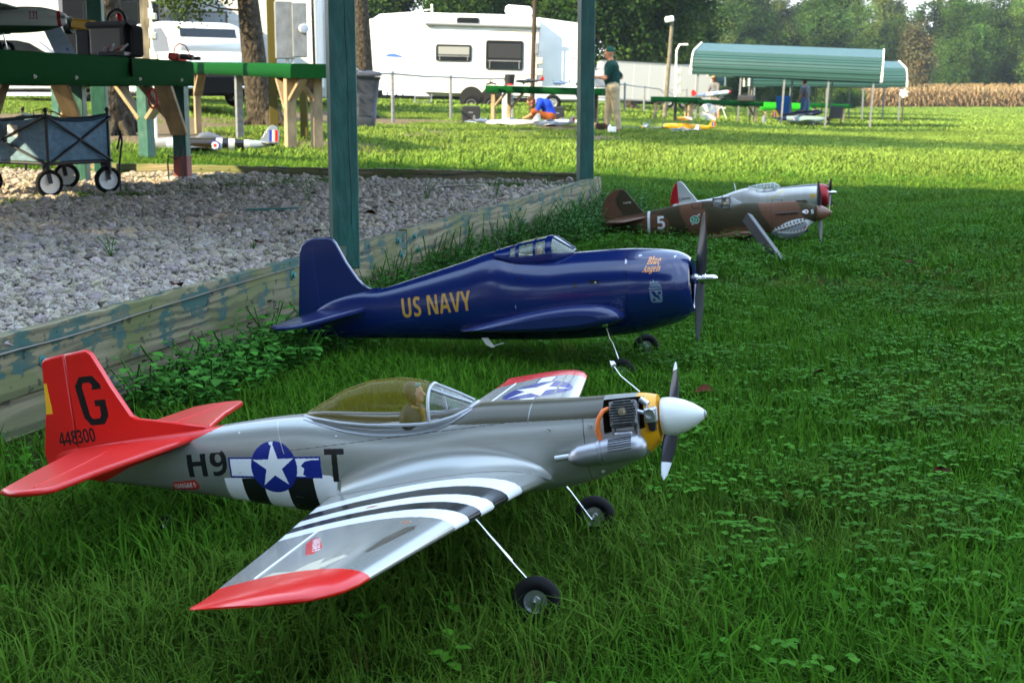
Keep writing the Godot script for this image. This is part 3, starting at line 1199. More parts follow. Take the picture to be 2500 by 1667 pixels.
func pilot(parent: Node3D, o: Vector3, s: float, suit: Color, gog: Color) -> void:      # a doll's head and shoulders, facing the nose
	var b := pm()
	b.col(suit)
	b.ball(o + Vector3(-0.1, -0.75, 0) * s, Vector3(0.42, 0.55, 0.7) * s, Basis.IDENTITY, 14, 10)
	b.col(Color(0.36, 0.2, 0.03))
	b.tube([o + Vector3(0.22, -0.35, 0.25) * s, o + Vector3(0.3, -0.62, 0.28) * s, o + Vector3(0.2, -1.0, 0.3) * s], 0.07 * s, 6)
	b.tube([o + Vector3(0.0, -0.28, 0.34) * s, o + Vector3(0.28, -0.5, 0.05) * s], 0.06 * s, 6)
	var skin := Color(0.6, 0.31, 0.2)
	b.col(skin)
	b.tube([o + Vector3(-0.02, -0.4, 0) * s, o + Vector3(0, -0.1, 0) * s], 0.15 * s, 8)
	b.ball(o + Vector3(0.06, 0.06, 0) * s, Vector3(0.24, 0.32, 0.2) * s, Basis.IDENTITY, 14, 10)
	b.ball(o + Vector3(0.14, -0.14, 0) * s, Vector3(0.15, 0.13, 0.13) * s, Basis.IDENTITY, 10, 8)      # jaw
	b.prism(PackedVector2Array([Vector2(0.27, 0.1), Vector2(0.38, -0.03), Vector2(0.27, -0.06)]), o + Vector3(0, 0, -0.04 * s), Vector3.RIGHT * s, Vector3.UP * s, Vector3(0, 0, 0.08 * s))
	b.col(Color(0.25, 0.06, 0.05))
	b.ball(o + Vector3(0.27, -0.13, 0) * s, Vector3(0.03, 0.018, 0.07) * s, Basis.IDENTITY, 8, 6)
	b.col(Color(0.03, 0.02, 0.02))
	for z in [-1, 1]:
		b.ball(o + Vector3(0.255, 0.07, 0.085 * z) * s, Vector3(0.025, 0.025, 0.035) * s, Basis.IDENTITY, 6, 6)
	b.col(Color(0.045, 0.024, 0.014))
	b.ball(o + Vector3(-0.03, 0.13, 0) * s, Vector3(0.27, 0.31, 0.235) * s, Basis(Vector3.BACK, 0.25), 14, 10)
	for z in [-1, 1]:
		b.ball(o + Vector3(0.02, -0.06, 0.19 * z) * s, Vector3(0.12, 0.2, 0.06) * s, Basis.IDENTITY, 10, 8)
	b.col(gog)
	b.ball(o + Vector3(0.17, 0.28, 0) * s, Vector3(0.09, 0.075, 0.2) * s, Basis(Vector3.BACK, 0.5), 12, 8)
	obj("pilot", b, MT.any, parent, "small painted pilot bust in a leather helmet with goggles")

class Canopy:      # a clear hood: stations [x, sill y, top y, half width]
	var s: Array
	var e: float
	func _init(st: Array, ex := 1.0):
		s = st
		e = ex
	func at(x: float) -> Array:
		var i := 0
		while i < s.size() - 2 and s[i + 1][0] < x:
			i += 1
		var t: float = clampf((x - s[i][0]) / (s[i + 1][0] - s[i][0]), 0, 1)
		return [x, lerpf(s[i][1], s[i + 1][1], t), lerpf(s[i][2], s[i + 1][2], t), lerpf(s[i][3], s[i + 1][3], t)]
	func pt(x: float, a: float, off := 0.0) -> Vector3:      # a: 0 at the near sill, 1 at the far one
		var d := at(x)
		var q := PI * a
		return Vector3(x, d[1] + (d[2] - d[1] + off) * pow(sin(q), e), (d[3] + off) * cos(q))
	func strip(b: Mb, x0: float, x1: float, a0: float, a1: float, off := 0.0, nx := 8, na := 16) -> void:
		var rows := []
		for i in nx + 1:
			var r := PackedVector3Array()
			for j in na + 1:
				r.append(pt(lerpf(x0, x1, i / float(nx)), lerpf(a0, a1, j / float(na)), off))
			rows.append(r)
		b.grid(rows)
	func arch(b: Mb, x: float, r: float, a0 := 0.0, a1 := 1.0, x2 := 1e9) -> void:
		var p := []
		for j in 17:
			var a := lerpf(a0, a1, j / 16.0)
			p.append(pt(x if x2 > 1e8 else lerpf(x, x2, absf(cos(PI * a))), a, r * 0.5))
		b.tube(p, r, 6, true)
	func rail(b: Mb, x0: float, x1: float, a: float, r: float) -> void:
		var p := []
		for j in 13:
			p.append(pt(lerpf(x0, x1, j / 12.0), a, r * 0.5))
		b.tube(p, r, 6, true)

func build_mustang() -> void:
	piv = Vector3(-0.39, -0.31, 0)
	var bs := Basis(Vector3(0.9575, 0.1515, 0.2456), Vector3(-0.1439, 0.9884, -0.0489), Vector3(-0.2502, 0.0115, 0.9681))
	var t := thing("model_warbird", "silver model fighter with a red tail, yellow cowl ring and white spinner", "model airplane", Transform3D(bs, Vector3(0.408, 0.3519, -2.511) + bs * piv), "model warbirds parked on the grass")
	var f := Fus.new([[-1.43, 0.052, -0.002, 0.006, 2.2], [-1.38, 0.052, -0.018, 0.012, 2.2], [-1.2, 0.06, -0.052, 0.026, 2.2], [-1.07, 0.064, -0.08, 0.036, 2.2], [-0.93, 0.071, -0.112, 0.048, 2.3], [-0.84, 0.07, -0.13, 0.055, 2.4], [-0.7, 0.05, -0.142, 0.063, 2.5], [-0.57, 0.043, -0.138, 0.067, 2.6], [-0.49, 0.058, -0.13, 0.068, 2.5], [-0.38, 0.054, -0.121, 0.066, 2.5], [-0.275, 0.049, -0.11, 0.061, 2.4], [-0.2, 0.048, -0.084, 0.053, 2.3], [-0.165, 0.047, -0.07, 0.047, 2.2], [-0.137, 0.041, -0.048, 0.041, 2.0]])
	# --- paint for everything seen from the side
	var p := Paint.new(-1.48, -0.12, -0.17, 0.27, 1500, SILVER)
	var olive := Color(0.062, 0.055, 0.032)
	for i in 40:      # brushed unevenness of the sprayed silver
		var y := -0.15 + i * 0.006
		p.line(Vector2(-1.05, y), Vector2(-0.2, y + rng.randf_range(-0.02, 0.02)), 0.002, SILVER * rng.randf_range(0.96, 1.05))
	p.poly([[-0.235, 0.1], [-0.56, 0.1], [-0.56, 0.038], [-0.545, 0.031], [-0.38, 0.0235], [-0.27, 0.018], [-0.235, 0.017]], olive)
	p.poly([[-0.85, 0.1], [-0.53, 0.1], [-0.53, 0.041], [-0.7, 0.043], [-0.84, 0.068]], Color(0.03, 0.022, 0.008))
	p.poly([[-1.48, 0.27], [-1.0, 0.27], [-1.012, 0.072], [-1.15, 0.026], [-1.25, 0.0], [-1.33, -0.03], [-1.48, -0.08]], RED)
	p.poly([[-0.12, 0.06], [-0.176, 0.06], [-0.169, 0.02], [-0.168, -0.03], [-0.155, -0.08], [-0.12, -0.08]], Color(0.8, 0.36, 0.01))
	var gq := []      # block letter with cut corners
	for v in [[0.62, 0.72], [1.0, 0.72], [1.0, 0.8], [0.76, 1.0], [0.24, 1.0], [0.0, 0.82], [0.08, 0.17], [0.3, 0.0], [0.82, 0.0], [1.04, 0.16], [1.06, 0.5], [0.62, 0.5], [0.62, 0.38], [0.78, 0.38], [0.77, 0.2], [0.68, 0.13], [0.42, 0.13], [0.33, 0.2], [0.27, 0.8], [0.34, 0.87], [0.6, 0.87], [0.68, 0.8]]:
		gq.append([-1.352 + 0.06 * v[0] + 0.006 * (1.0 - v[1]), 0.094 + 0.104 * v[1]])
	p.poly(gq, BLACK)
	p.text("448300", Vector2(-1.412, 0.056), 0.088, 0.03, BLACK, 0.04)
	p.poly([[-1.432, 0.193], [-1.417, 0.193], [-1.415, 0.127], [-1.431, 0.127]], Color(0.85, 0.45, 0.02))
	p.text("SPECTRUM", Vector2(-1.43, 0.006), 0.04, 0.008, Color(0.09, 0.06, 0.07))
	for k in 4:
		p.line(Vector2(-1.412 + k * 0.004, 0.018), Vector2(-1.412 + k * 0.004, 0.026 + 0.0012 * k), 0.0022, Color(0.2, 0.15, 0.2))
	# invasion bands on the belly, then the star and bar, then letters
	var cx := -0.912
	p.poly([[-1.03, -0.036], [-0.99, -0.038], [-0.99, -0.2], [-1.03, -0.2]], WHITE)
	p.poly([[-0.99, -0.04], [-0.942, -0.04], [-0.942, -0.2], [-0.99, -0.2]], BLACK)
	p.poly([[-0.942, -0.05], [-0.89, -0.05], [-0.89, -0.2], [-0.942, -0.2]], WHITE)
	p.poly([[-0.89, -0.04], [-0.83, -0.048], [-0.83, -0.2], [-0.89, -0.2]], BLACK)
	p.poly([[-0.83, -0.046], [-0.824, -0.042], [-0.79, -0.046], [-0.778, -0.058], [-0.782, -0.075], [-0.773, -0.082], [-0.785, -0.2], [-0.83, -0.2]], WHITE)
	for q in [[0.0, INSIGNIA], [0.0035, WHITE]]:
		p.poly([[-1.013 + q[0], 0.006 - q[0]], [-0.807 - q[0], -0.006 - q[0]], [-0.809 - q[0], -0.05 + q[0]], [-1.014 + q[0], -0.036 + q[0]]], q[1])
	p.poly([[-0.826, -0.012], [-0.81, -0.013], [-0.811, -0.047], [-0.838, -0.047], [-0.85, -0.04], [-0.845, -0.028], [-0.852, -0.022], [-0.842, -0.014]], INSIGNIA)
	p.disc(Vector2(cx, -0.021), 0.0515, 0.0525, INSIGNIA)
	p.star(Vector2(cx, -0.019), 0.048, WHITE, -0.03)
	p.poly([[cx - 0.007, 0.03], [cx + 0.004, 0.031], [cx + 0.002, 0.022], [cx - 0.004, 0.024]], WHITE)
	p.text("T", Vector2(-0.801, -0.058), 0.042, 0.066, BLACK, -0.06)
	p.text("H9", Vector2(-1.11, -0.03), 0.092, 0.054, BLACK, -0.01)
	p.poly([[-1.115, 0.04], [-1.01, 0.04], [-1.03, 0.017], [-1.115, 0.017]], SILVER)
	p.poly([[-1.162, -0.057], [-1.155, -0.038], [-1.1, -0.036], [-1.093, -0.05], [-1.1, -0.058]], Color(0.5, 0.03, 0.025))
	p.text("HANGAR 9", Vector2(-1.155, -0.054), 0.052, 0.012, WHITE, 0.02, 0.1)
	p.text("LT. DAN \"GOOSE\" WILLOGHBY", Vector2(-0.69, 0.0285), 0.088, 0.0072, BLACK, -0.045, 0.25)
	# panel lines, seams and scars
	var seam := Color(0.05, 0.05, 0.05)
	p.line(Vector2(-0.9, 0.009), Vector2(-0.38, 0.027), 0.001, seam)
	p.line(Vector2(-0.9, 0.066), Vector2(-0.885, 0.004), 0.0016, Color(0.6, 0.6, 0.6))
	p.line(Vector2(-0.272, 0.06), Vector2(-0.2745, -0.12), 0.0015, seam)
	p.line(Vector2(-0.372, 0.06), Vector2(-0.378, 0.02), 0.002, Color(0.25, 0.25, 0.24))
	p.line(Vector2(-1.363, 0.26), Vector2(-1.374, -0.01), 0.002, Color(0.36, 0.006, 0.005))
	p.poly([[-0.295, -0.109], [-0.268, -0.103], [-0.268, -0.114], [-0.31, -0.12]], Color(0.5, 0.2, 0.05))
	for q in [[-0.985, 0.052], [-0.69, -0.035], [-0.63, -0.07], [-0.77, 0.03]]:
		p.disc(Vector2(q[0], q[1]), 0.0022, 0.0014, WHITE)
	for i in 26:
		var x := rng.randf_range(-1.0, -0.3)
		var y := rng.randf_range(-0.11, 0.03)
		p.line(Vector2(x, y), Vector2(x + rng.randf_range(-0.03, 0.03), y + rng.randf_range(-0.006, 0.006)), 0.0006, SILVER * rng.randf_range(0.75, 1.3))
	p.speckle(rng, 26000, 0.05)
	var skin := painted_metal(p, 0.33, 0.62, 0.1)
	var fb := pm(p.uv)
	var hole := pm(p.uv)
	var rows := f.rows(-1.43, -0.137, 120, 56)
	fb.smooth()
	for i in rows.size() - 1:
		for j in 56:
			var k := (j + 1) % 56
			var c: Vector3 = (rows[i][j] + rows[i + 1][k]) * 0.5
			if c.z > 0.0 and c.x > -0.238 and c.x < -0.155 and c.y > -0.012 + 0.1 * maxf(0, c.x + 0.175) and c.y < 0.0445:
				continue                       # the hole that the cylinder sticks out of
			fb.quad(rows[i][j], rows[i][k], rows[i + 1][k], rows[i + 1][j])
	fb.cap(rows[-1])
	obj("fuselage", fb, skin, t)
	var inner := pm()
	inner.col(Color(0.06, 0.045, 0.03))
	inner.box(Vector3(-0.196, 0.01, 0.0), Vector3(0.1, 0.062, 0.004))
	inner.col(Color(0.02, 0.018, 0.016))
	inner.box(Vector3(-0.2, 0.012, 0.015), Vector3(0.06, 0.05, 0.026), Basis.IDENTITY, 0.006)
	obj("engine_bay", inner, MT.any_matt, t)
	# --- fin and rudder
	var fin := pm(p.uv)
	fin.plate(PackedVector2Array([Vector2(-1.365, 0.249), Vector2(-1.313, 0.253), Vector2(-1.304, 0.246), Vector2(-1.27, 0.172), Vector2(-1.235, 0.104), Vector2(-1.222, 0.095), Vector2(-1.169, 0.085), Vector2(-1.06, 0.063), Vector2(-1.1, 0.03), Vector2(-1.374, 0.01)]), Vector3.ZERO, Vector3.RIGHT, Vector3.UP, Vector3.BACK, 0.015)
	obj("fin", fin, skin, t)
	var rud := pm(p.uv)
	rud.plate(PackedVector2Array([Vector2(-1.42, 0.238), Vector2(-1.413, 0.244), Vector2(-1.3665, 0.249), Vector2(-1.3755, -0.008), Vector2(-1.45, 0.013), Vector2(-1.453, 0.045), Vector2(-1.43, 0.14)]), Vector3.ZERO, Vector3.RIGHT, Vector3.UP, Vector3.BACK, 0.012)
	obj("rudder", rud, skin, t)
	var redm := mat("red_film", RED, 0.22)
	redm.clearcoat_enabled = true
	redm.clearcoat = 0.4
	for sd in [1.0, -1.0]:
		var st := pm()
		st.plate(PackedVector2Array([Vector2(-1.09, 0.0), Vector2(-1.115, 0.1), Vector2(-1.155, 0.25), Vector2(-1.178, 0.39), Vector2(-1.19, 0.405), Vector2(-1.215, 0.41), Vector2(-1.262, 0.405), Vector2(-1.3, 0.38), Vector2(-1.325, 0.25), Vector2(-1.34, 0.14), Vector2(-1.36, 0.02)]), Vector3(0, 0.046, 0), Vector3.RIGHT, Vector3(0, 0, sd), Vector3.UP, 0.013)
		st.tube([Vector3(-1.255, 0.053, 0.02 * sd), Vector3(-1.232, 0.0535, 0.2 * sd), Vector3(-1.22, 0.053, 0.39 * sd)], 0.0014, 5)
		obj("tailplane", st, redm, t)
	# --- wings
	var wg := Wing.new([[0.03, -0.33, -0.82, -0.094, 0.12], [0.07, -0.352, -0.795, -0.088, 0.125], [0.173, -0.372, -0.776, -0.079, 0.13], [0.32, -0.39, -0.75, -0.07, 0.13], [0.465, -0.409, -0.723, -0.061, 0.13], [0.8, -0.445, -0.672, -0.041, 0.125], [0.84, -0.458, -0.668, -0.0385, 0.11], [0.868, -0.49, -0.67, -0.037, 0.075], [0.88, -0.56, -0.665, -0.0365, 0.03]])
	for sd in [1.0, -1.0]:
		var wp := Paint.new(0.0 if sd > 0 else -0.9, 0.9 if sd > 0 else 0.0, -0.85, -0.3, 1000, SILVER * 1.05)
		var zz: Array = [0.176, 0.24, 0.305, 0.36, 0.41, 0.465]
		if sd > 0:
			for k in 5:
				wp.poly([[zz[k], -0.2], [zz[k + 1], -0.2], [zz[k + 1] + 0.005, -0.9], [zz[k] + 0.005, -0.9]], WHITE if k % 2 == 0 else BLACK)
			wp.poly([[0.53, -0.63], [0.56, -0.628], [0.66, -0.585], [0.66, -0.572], [0.62, -0.573], [0.53, -0.617]], Color(0.55, 0.03, 0.025))
			wp.text("HANGAR 9", Vector2(0.542, -0.624), 0.108, 0.013, WHITE, 0.4)
			wp.poly([[0.745, -0.6], [0.762, -0.56], [0.72, -0.55], [0.7, -0.535], [0.735, -0.53], [0.69, -0.51], [0.7, -0.5], [0.75, -0.515], [0.768, -0.52], [0.772, -0.58], [0.765, -0.61]], Color(0.55, 0.5, 0.38))
			wp.poly([[0.52, -0.455], [0.54, -0.45], [0.68, -0.475], [0.68, -0.482], [0.6, -0.48], [0.53, -0.466]], Color(0.2, 0.17, 0.14))
			wp.disc(Vector2(0.335, -0.6), 0.006, 0.012, Color(0.45, 0.1, 0.05))
			wp.disc(Vector2(0.5, -0.478), 0.006, 0.008, Color(0.4, 0.16, 0.08))
		else:
			wp.disc(Vector2(-0.62, -0.53), 0.085, 0.085, INSIGNIA)
			wp.poly([[-0.765, -0.51], [-0.475, -0.51], [-0.475, -0.555], [-0.765, -0.555]], INSIGNIA)
			wp.poly([[-0.76, -0.514], [-0.48, -0.514], [-0.48, -0.551], [-0.76, -0.551]], WHITE)
			wp.disc(Vector2(-0.62, -0.53), 0.085, 0.085, INSIGNIA)
			wp.star(Vector2(-0.62, -0.53), 0.08, WHITE)
			wp.line(Vector2(-0.55, -0.475), Vector2(-0.79, -0.49), 0.006, Color(0.3, 0.25, 0.2))
		wp.poly([[0.768 * sd, -0.2], [0.95 * sd, -0.2], [0.95 * sd, -0.9], [0.79 * sd, -0.9], [0.765 * sd, -0.6]], RED)
		wp.speckle(rng, 12000, 0.04)
		var wb := pm(wp.uv_top)
		var wr: Array = wg.rows(0.03, 0.8, 40, sd, 18)
		for z in [0.815, 0.83, 0.845, 0.857, 0.868, 0.875, 0.88]:
			wr.append(wg.ring(z, sd, 18))
		wb.grid(wr, true)
		wb.cap(wr[-1])
		obj("wing", wb, painted_metal(wp, 0.26, 0.6, 0.15), t)
		# root fairing that blends the wing into the body
		var fr := pm(p.uv)
		var rws := []
		for i in 29:
			var q := i / 28.0
			var x := -0.345 - q * 0.425
			var w2 := 0.004 + 0.06 * pow(sin(PI * clampf(q * 0.86 + 0.06, 0, 1)), 0.8)
			var y0 := wg.top(x, 0.07)
			var hh := 0.004 + 0.058 * pow(sin(PI * clampf(q * 0.8 + 0.02, 0, 1)), 1.2)
			var zi := f.side(x, y0 + hh) + 0.0006
			var zo := maxf(f.side(x, y0) + w2, zi + 0.002)
			var row := PackedVector3Array()
			for k in 11:
				var a := k / 10.0 * PI / 2.0      # a quarter round, hollow side out
				var z := zo - (zo - zi) * sin(a)
				var yy := wg.top(x, z) + 0.0003 + hh * (1.0 - cos(a))
				row.append(Vector3(x, yy, maxf(z, f.side(x, yy) + 0.0004) * sd))
			rws.append(row)
		fr.grid(rws)
		obj("wing_fairing", fr, mat("silver_film", SILVER, 0.33, 0.62), t)
		var fl := pm()      # aileron gap
		fl.col(Color(0.75, 0.76, 0.8))
		var gp := []
		for i in 10:
			var z := 0.44 + 0.036 * i
			var d := wg.at(z)
			var x: float = lerpf(d[1], d[2], 0.76)
			gp.append(Vector3(x, wg.top(x, z) + 0.0003, z * sd))
		fl.tube(gp, 0.0016, 5)
		obj("aileron_hinge", fl, MT.any_gloss, t)
	# --- canopy
	var cp := Canopy.new([[-0.848, 0.07, 0.073, 0.006], [-0.82, 0.066, 0.086, 0.026], [-0.756, 0.054, 0.113, 0.045], [-0.697, 0.046, 0.126, 0.053], [-0.633, 0.041, 0.125, 0.056], [-0.595, 0.039, 0.116, 0.056], [-0.569, 0.038, 0.103, 0.054], [-0.53, 0.043, 0.082, 0.046], [-0.491, 0.056, 0.06, 0.024]], 0.85)
	var cg := pm()
	cp.strip(cg, -0.848, -0.572, 0.0, 1.0, 0.0, 26, 24)
	obj("canopy", cg, MT.amber_pane, t, "amber tinted bubble canopy")
	var ws := pm()
	cp.strip(ws, -0.572, -0.491, 0.0, 1.0, 0.0, 8, 20)
	obj("windshield", ws, MT.smoke_pane, t)
	var cf := pm()
	cp.arch(cf, -0.571, 0.0034, 0.0, 1.0)
	for a in [0.0, 1.0]:
		cp.rail(cf, -0.845, -0.495, a, 0.0034)
	for a in [0.36, 0.64]:
		cp.rail(cf, -0.57, -0.495, a, 0.003)
	cf.tube([cp.pt(-0.495, 0.0), cp.pt(-0.49, 0.2), cp.pt(-0.488, 0.5), cp.pt(-0.49, 0.8), cp.pt(-0.495, 1.0)], 0.004, 6)
	for sd in [1.0, -1.0]:      # the silver skirt below the hood
		var sk := []
		for i in 20:
			var x := -0.845 + i * 0.0187
			var d := cp.at(x)
			var r := PackedVector3Array()
			for k in 4:
				var y: float = d[1] - k * 0.0075 * sin(PI * (i + 1) / 21.0)
				r.append(Vector3(x, y, (f.side(x, y) + 0.0025 if k else d[3] + 0.004) * sd))
			sk.append(r)
		cf.grid(sk)
	obj("canopy_frame", cf, mat("silver_frame", Color(0.4, 0.41, 0.42), 0.3, 0.4), t)
	pilot(t, Vector3(-0.612, 0.088, 0.005), 0.066, Color(0.035, 0.03, 0.012), Color(0.03, 0.22, 0.22))
	# --- nose: spinner, propeller, engine, silencer
	var sp := pm()
	sp.lathe_s(Vector3(-0.132, -0.003, 0), Vector3(1, -0.01, 0), [Vector2(0, 0), Vector2(0, 0.034), Vector2(0.002, 0.0368), Vector2(0.012, 0.037), Vector2(0.025, 0.0355), Vector2(0.045, 0.029), Vector2(0.062, 0.0205), Vector2(0.074, 0.012), Vector2(0.079, 0.008)], 32)
	sp.col(Color(0.35, 0.35, 0.36))
	sp.lathe_s(Vector3(-0.053, -0.0038, 0), Vector3.RIGHT, [Vector2(0, 0.008), Vector2(0.003, 0.006), Vector2(0.005, 0)], 16)
	obj("spinner", sp, mat("ivory", Color(0.72, 0.72, 0.66), 0.28), t)
	var sl := pm()
	sl.col(Color(0.01, 0.01, 0.012))
	sl.box(Vector3(-0.112, -0.024, 0.014), Vector3(0.022, 0.014, 0.022), Basis(Vector3.RIGHT, 0.6), 0.006)
	obj("blade_slot", sl, MT.any_matt, t)
	prop_blade("propeller_blade", t, Vector3(-0.112, -0.012, 0.006), Vector3(-0.26, -1, 0.38), Vector3.RIGHT, 0.11, 0.036, Color(0.025, 0.027, 0.032), Color(0.75, 0.78, 0.8), 0.3, 0.9)
	prop_blade("propeller_blade", t, Vector3(-0.112, 0.0, -0.006), Vector3(0.12, 1, -0.4), Vector3.RIGHT, 0.1, 0.024, Color(0.025, 0.027, 0.032), Color(0.75, 0.78, 0.8), 0.16, 1.35)
	var ax := Vector3(0.04, 0.42, 0.9).normalized()      # the cylinder's axis, out of the starboard side
	var u := Vector3(1, 0, -0.04).normalized()
	var v := ax.cross(u).normalized()
	var ey := Basis(u, ax, u.cross(ax))
	var eng := pm()
	var c0 := Vector3(-0.193, 0.006, 0.028)
	for i in 9:
		var o := c0 + ax * (0.014 + i * 0.0042)
		eng.box(o, Vector3(0.05, 0.0022, 0.046), ey, 0.0008)
	eng.box(c0 + ax * 0.028, Vector3(0.038, 0.04, 0.036), ey, 0.004)
	var top := c0 + ax * 0.05
	for i in 9:      # fins across the head
		var w := 0.05 - 0.0012 * pow(absf(i - 4.0), 1.9)
		eng.box(top + ey.z * (i - 4.0) * 0.0052 + ax * 0.003, Vector3(w, 0.008, 0.0024), ey, 0.0006)
	eng.box(top - ax * 0.003, Vector3(0.046, 0.006, 0.044), ey, 0.001)
	obj("cylinder_head", eng, MT.cast_alloy, t)
	var gp2 := pm()
	gp2.lathe(top + ax * 0.002, ax, [Vector2(0, 0.009), Vector2(0.007, 0.008), Vector2(0.007, 0.0055), Vector2(0.013, 0.005), Vector2(0.013, 0.002), Vector2(0.018, 0.0018), Vector2(0.018, 0)], 6)
	obj("glow_plug", gp2, mat("brass", Color(0.5, 0.42, 0.28), 0.3, 0.9), t)
	var cr := pm()
	cr.box(c0 + Vector3(0.0, -0.026, 0.024), Vector3(0.042, 0.045, 0.03), Basis(Vector3.RIGHT, -0.3), 0.004)
	for i in 5:
		cr.box(c0 + Vector3(0.003, -0.012 - 0.0062 * i, 0.0425 - 0.002 * i), Vector3(0.027, 0.0026, 0.006), Basis(Vector3.RIGHT, -0.3))
	cr.box(c0 + Vector3(-0.0215, -0.02, 0.034), Vector3(0.005, 0.03, 0.01), Basis.IDENTITY, 0.001)
	cr.box(c0 + Vector3(0.024, -0.014, 0.034), Vector3(0.005, 0.03, 0.01), Basis.IDENTITY, 0.001)
	obj("crankcase", cr, mat("pale_alloy", Color(0.33, 0.31, 0.28), 0.45, 0.6), t)
	var cb := pm()
	var co := Vector3(-0.1435, 0.0145, 0.052)
	cb.box(co, Vector3(0.022, 0.027, 0.022), Basis.IDENTITY, 0.002)
	cb.lathe(co + Vector3(0, 0.004, 0.011), Vector3.BACK, [Vector2(0, 0.0095), Vector2(0.007, 0.0095), Vector2(0.007, 0.0075), Vector2(-0.004, 0.0065), Vector2(-0.004, 0)], 18)
	cb.tube([co + Vector3(-0.01, 0.004, 0), co + Vector3(-0.03, 0.01, 0)], 0.004, 8)
	cb.tube([co + Vector3(-0.004, 0.018, -0.006), co + Vector3(-0.018, 0.028, -0.012)], 0.006, 10)
	obj("carburettor", cb, mat("bright_alloy", Color(0.55, 0.56, 0.58), 0.28, 0.8), t)
	var nk := pm()
	nk.lathe(co + Vector3(0, -0.013, 0), Vector3(0, -1, -0.15), [Vector2(0, 0.009), Vector2(0.005, 0.009), Vector2(0.006, 0.0075), Vector2(0.016, 0.0075), Vector2(0.018, 0.005), Vector2(0.019, 0)], 14)
	obj("needle_valve", nk, MT.black_plastic, t)
	var mf := pm()
	var m0 := Vector3(-0.298, -0.045, 0.088)
	var m1 := Vector3(-0.155, -0.034, 0.088)
	var ma := (m1 - m0).normalized()
	mf.lathe_s(m0, ma, [Vector2(-0.002, 0.006), Vector2(0.006, 0.014), Vector2(0.02, 0.0195), Vector2(0.05, 0.0215), Vector2(0.056, 0.0218)], 24)
	mf.lathe(m0, ma, [Vector2(0.056, 0.0218), Vector2(0.057, 0.0235), Vector2(0.062, 0.0237), Vector2(0.063, 0.0222), Vector2(0.065, 0.0222), Vector2(0.066, 0.0238), Vector2(0.07, 0.0238)], 24)
	mf.lathe_s(m0, ma, [Vector2(0.07, 0.0238), Vector2(0.125, 0.0238), Vector2(0.135, 0.0215), Vector2(0.142, 0.0155), Vector2(0.146, 0.007), Vector2(0.1465, 0)], 24)
	mf.box(m0 + ma * 0.105 + Vector3(0, 0.02, -0.014), Vector3(0.035, 0.02, 0.024), Basis.IDENTITY, 0.003)
	obj("silencer", mf, mat("silencer_alloy", Color(0.34, 0.34, 0.36), 0.36, 0.75), t)
	var tp := pm()
	tp.lathe(m0 + Vector3(0, 0.002, 0), -ma, [Vector2(-0.004, 0.0062), Vector2(0.028, 0.0062), Vector2(0.028, 0.0045), Vector2(0.0, 0.004), Vector2(0.0, 0)], 14)
	obj("exhaust_pipe", tp, mat("bright_alloy", Color(0.55, 0.56, 0.58), 0.28, 0.8), t)
	var sm := ma.cross(Vector3.UP).normalized()
	for i in 6:
		var a := 0.15 + i * 0.2
		var d := Vector3.UP * sin(a) + sm * cos(a)
		var sf := pm()
		sf.beam(m0 + ma * 0.078 + d * 0.0238, m0 + ma * 0.122 + d * 0.0238, 0.0016, 0.003, 0.0, d)
		obj("silencer_fin", sf, mat("soot", Color(0.025, 0.025, 0.025), 0.6), t)
	var ot := pm()
	ot.tube([Vector3(-0.238, -0.022, 0.078), Vector3(-0.2405, 0.0, 0.082), Vector3(-0.2365, 0.02, 0.08), Vector3(-0.228, 0.033, 0.072), Vector3(-0.22, 0.034, 0.06)], 0.0045, 10)
	obj("fuel_line", ot, mat("orange_tube", Color(0.75, 0.16, 0.02), 0.35), t)
	for q in [[-0.259, 0.004], [-0.25, -0.087], [-0.338, 0.005]]:
		var sc := pm()
		sc.lathe(Vector3(q[0], q[1], f.side(q[0], q[1])), Vector3(0, 0, 1), [Vector2(-0.001, 0.0045), Vector2(0.002, 0.004), Vector2(0.0025, 0.0015), Vector2(0.001, 0)], 10)
		obj("screw", sc, MT.steel, t)
	var wr2 := pm()
	wr2.tube([Vector3(-0.17, 0.048, -0.01), Vector3(-0.21, 0.075, -0.05), Vector3(-0.235, 0.1, -0.09)], 0.0011, 6)
	wr2.lathe(Vector3(-0.228, 0.094, -0.08), Vector3(-0.35, 0.38, -0.58), [Vector2(-0.005, 0), Vector2(-0.005, 0.005), Vector2(0.005, 0.005), Vector2(0.005, 0)], 10)
	obj("needle_extension", wr2, mat("bright_alloy", Color(0.55, 0.56, 0.58), 0.28, 0.8), t)
	# --- undercarriage
	var inv := bs.inverse()
	var org := Vector3(0.408, 0.3519, -2.511)
	for q in [[Vector3(0.043, 0.05, -2.33), 0.24, 1.0], [Vector3(0.175, 0.047, -2.839), -0.24, -1.0]]:
		var c: Vector3 = inv * (q[0] - org)
		var l := pm()
		var o := Vector3(-0.455, -0.088, q[1] * 1.05)
		l.tube([o, o.lerp(c + Vector3(0, 0, -0.025 * q[2]), 0.55), c + Vector3(0, 0.0, -0.03 * q[2])], 0.0019, 8)
		l.tube([o.lerp(c, 0.02), o.lerp(c + Vector3(0, 0, -0.03 * q[2]), 0.6)], 0.0027, 8)
		l.tube([c + Vector3(0, 0, -0.03 * q[2]), c + Vector3(0, 0, 0.02 * q[2])], 0.0025, 6)
		obj("leg", l, MT.chrome, t)
		wheel(t, c, Vector3(0.1, 0, 1), 0.043, 0.032)
	var tw: Vector3 = Vector3(-1.2, -0.13, 0)
	var tl := pm()
	tl.tube([Vector3(-1.16, -0.06, 0), tw], 0.002, 6)
	obj("tail_leg", tl, MT.chrome, t)
	wheel(t, tw, Vector3(0, 0, 1), 0.018, 0.012)

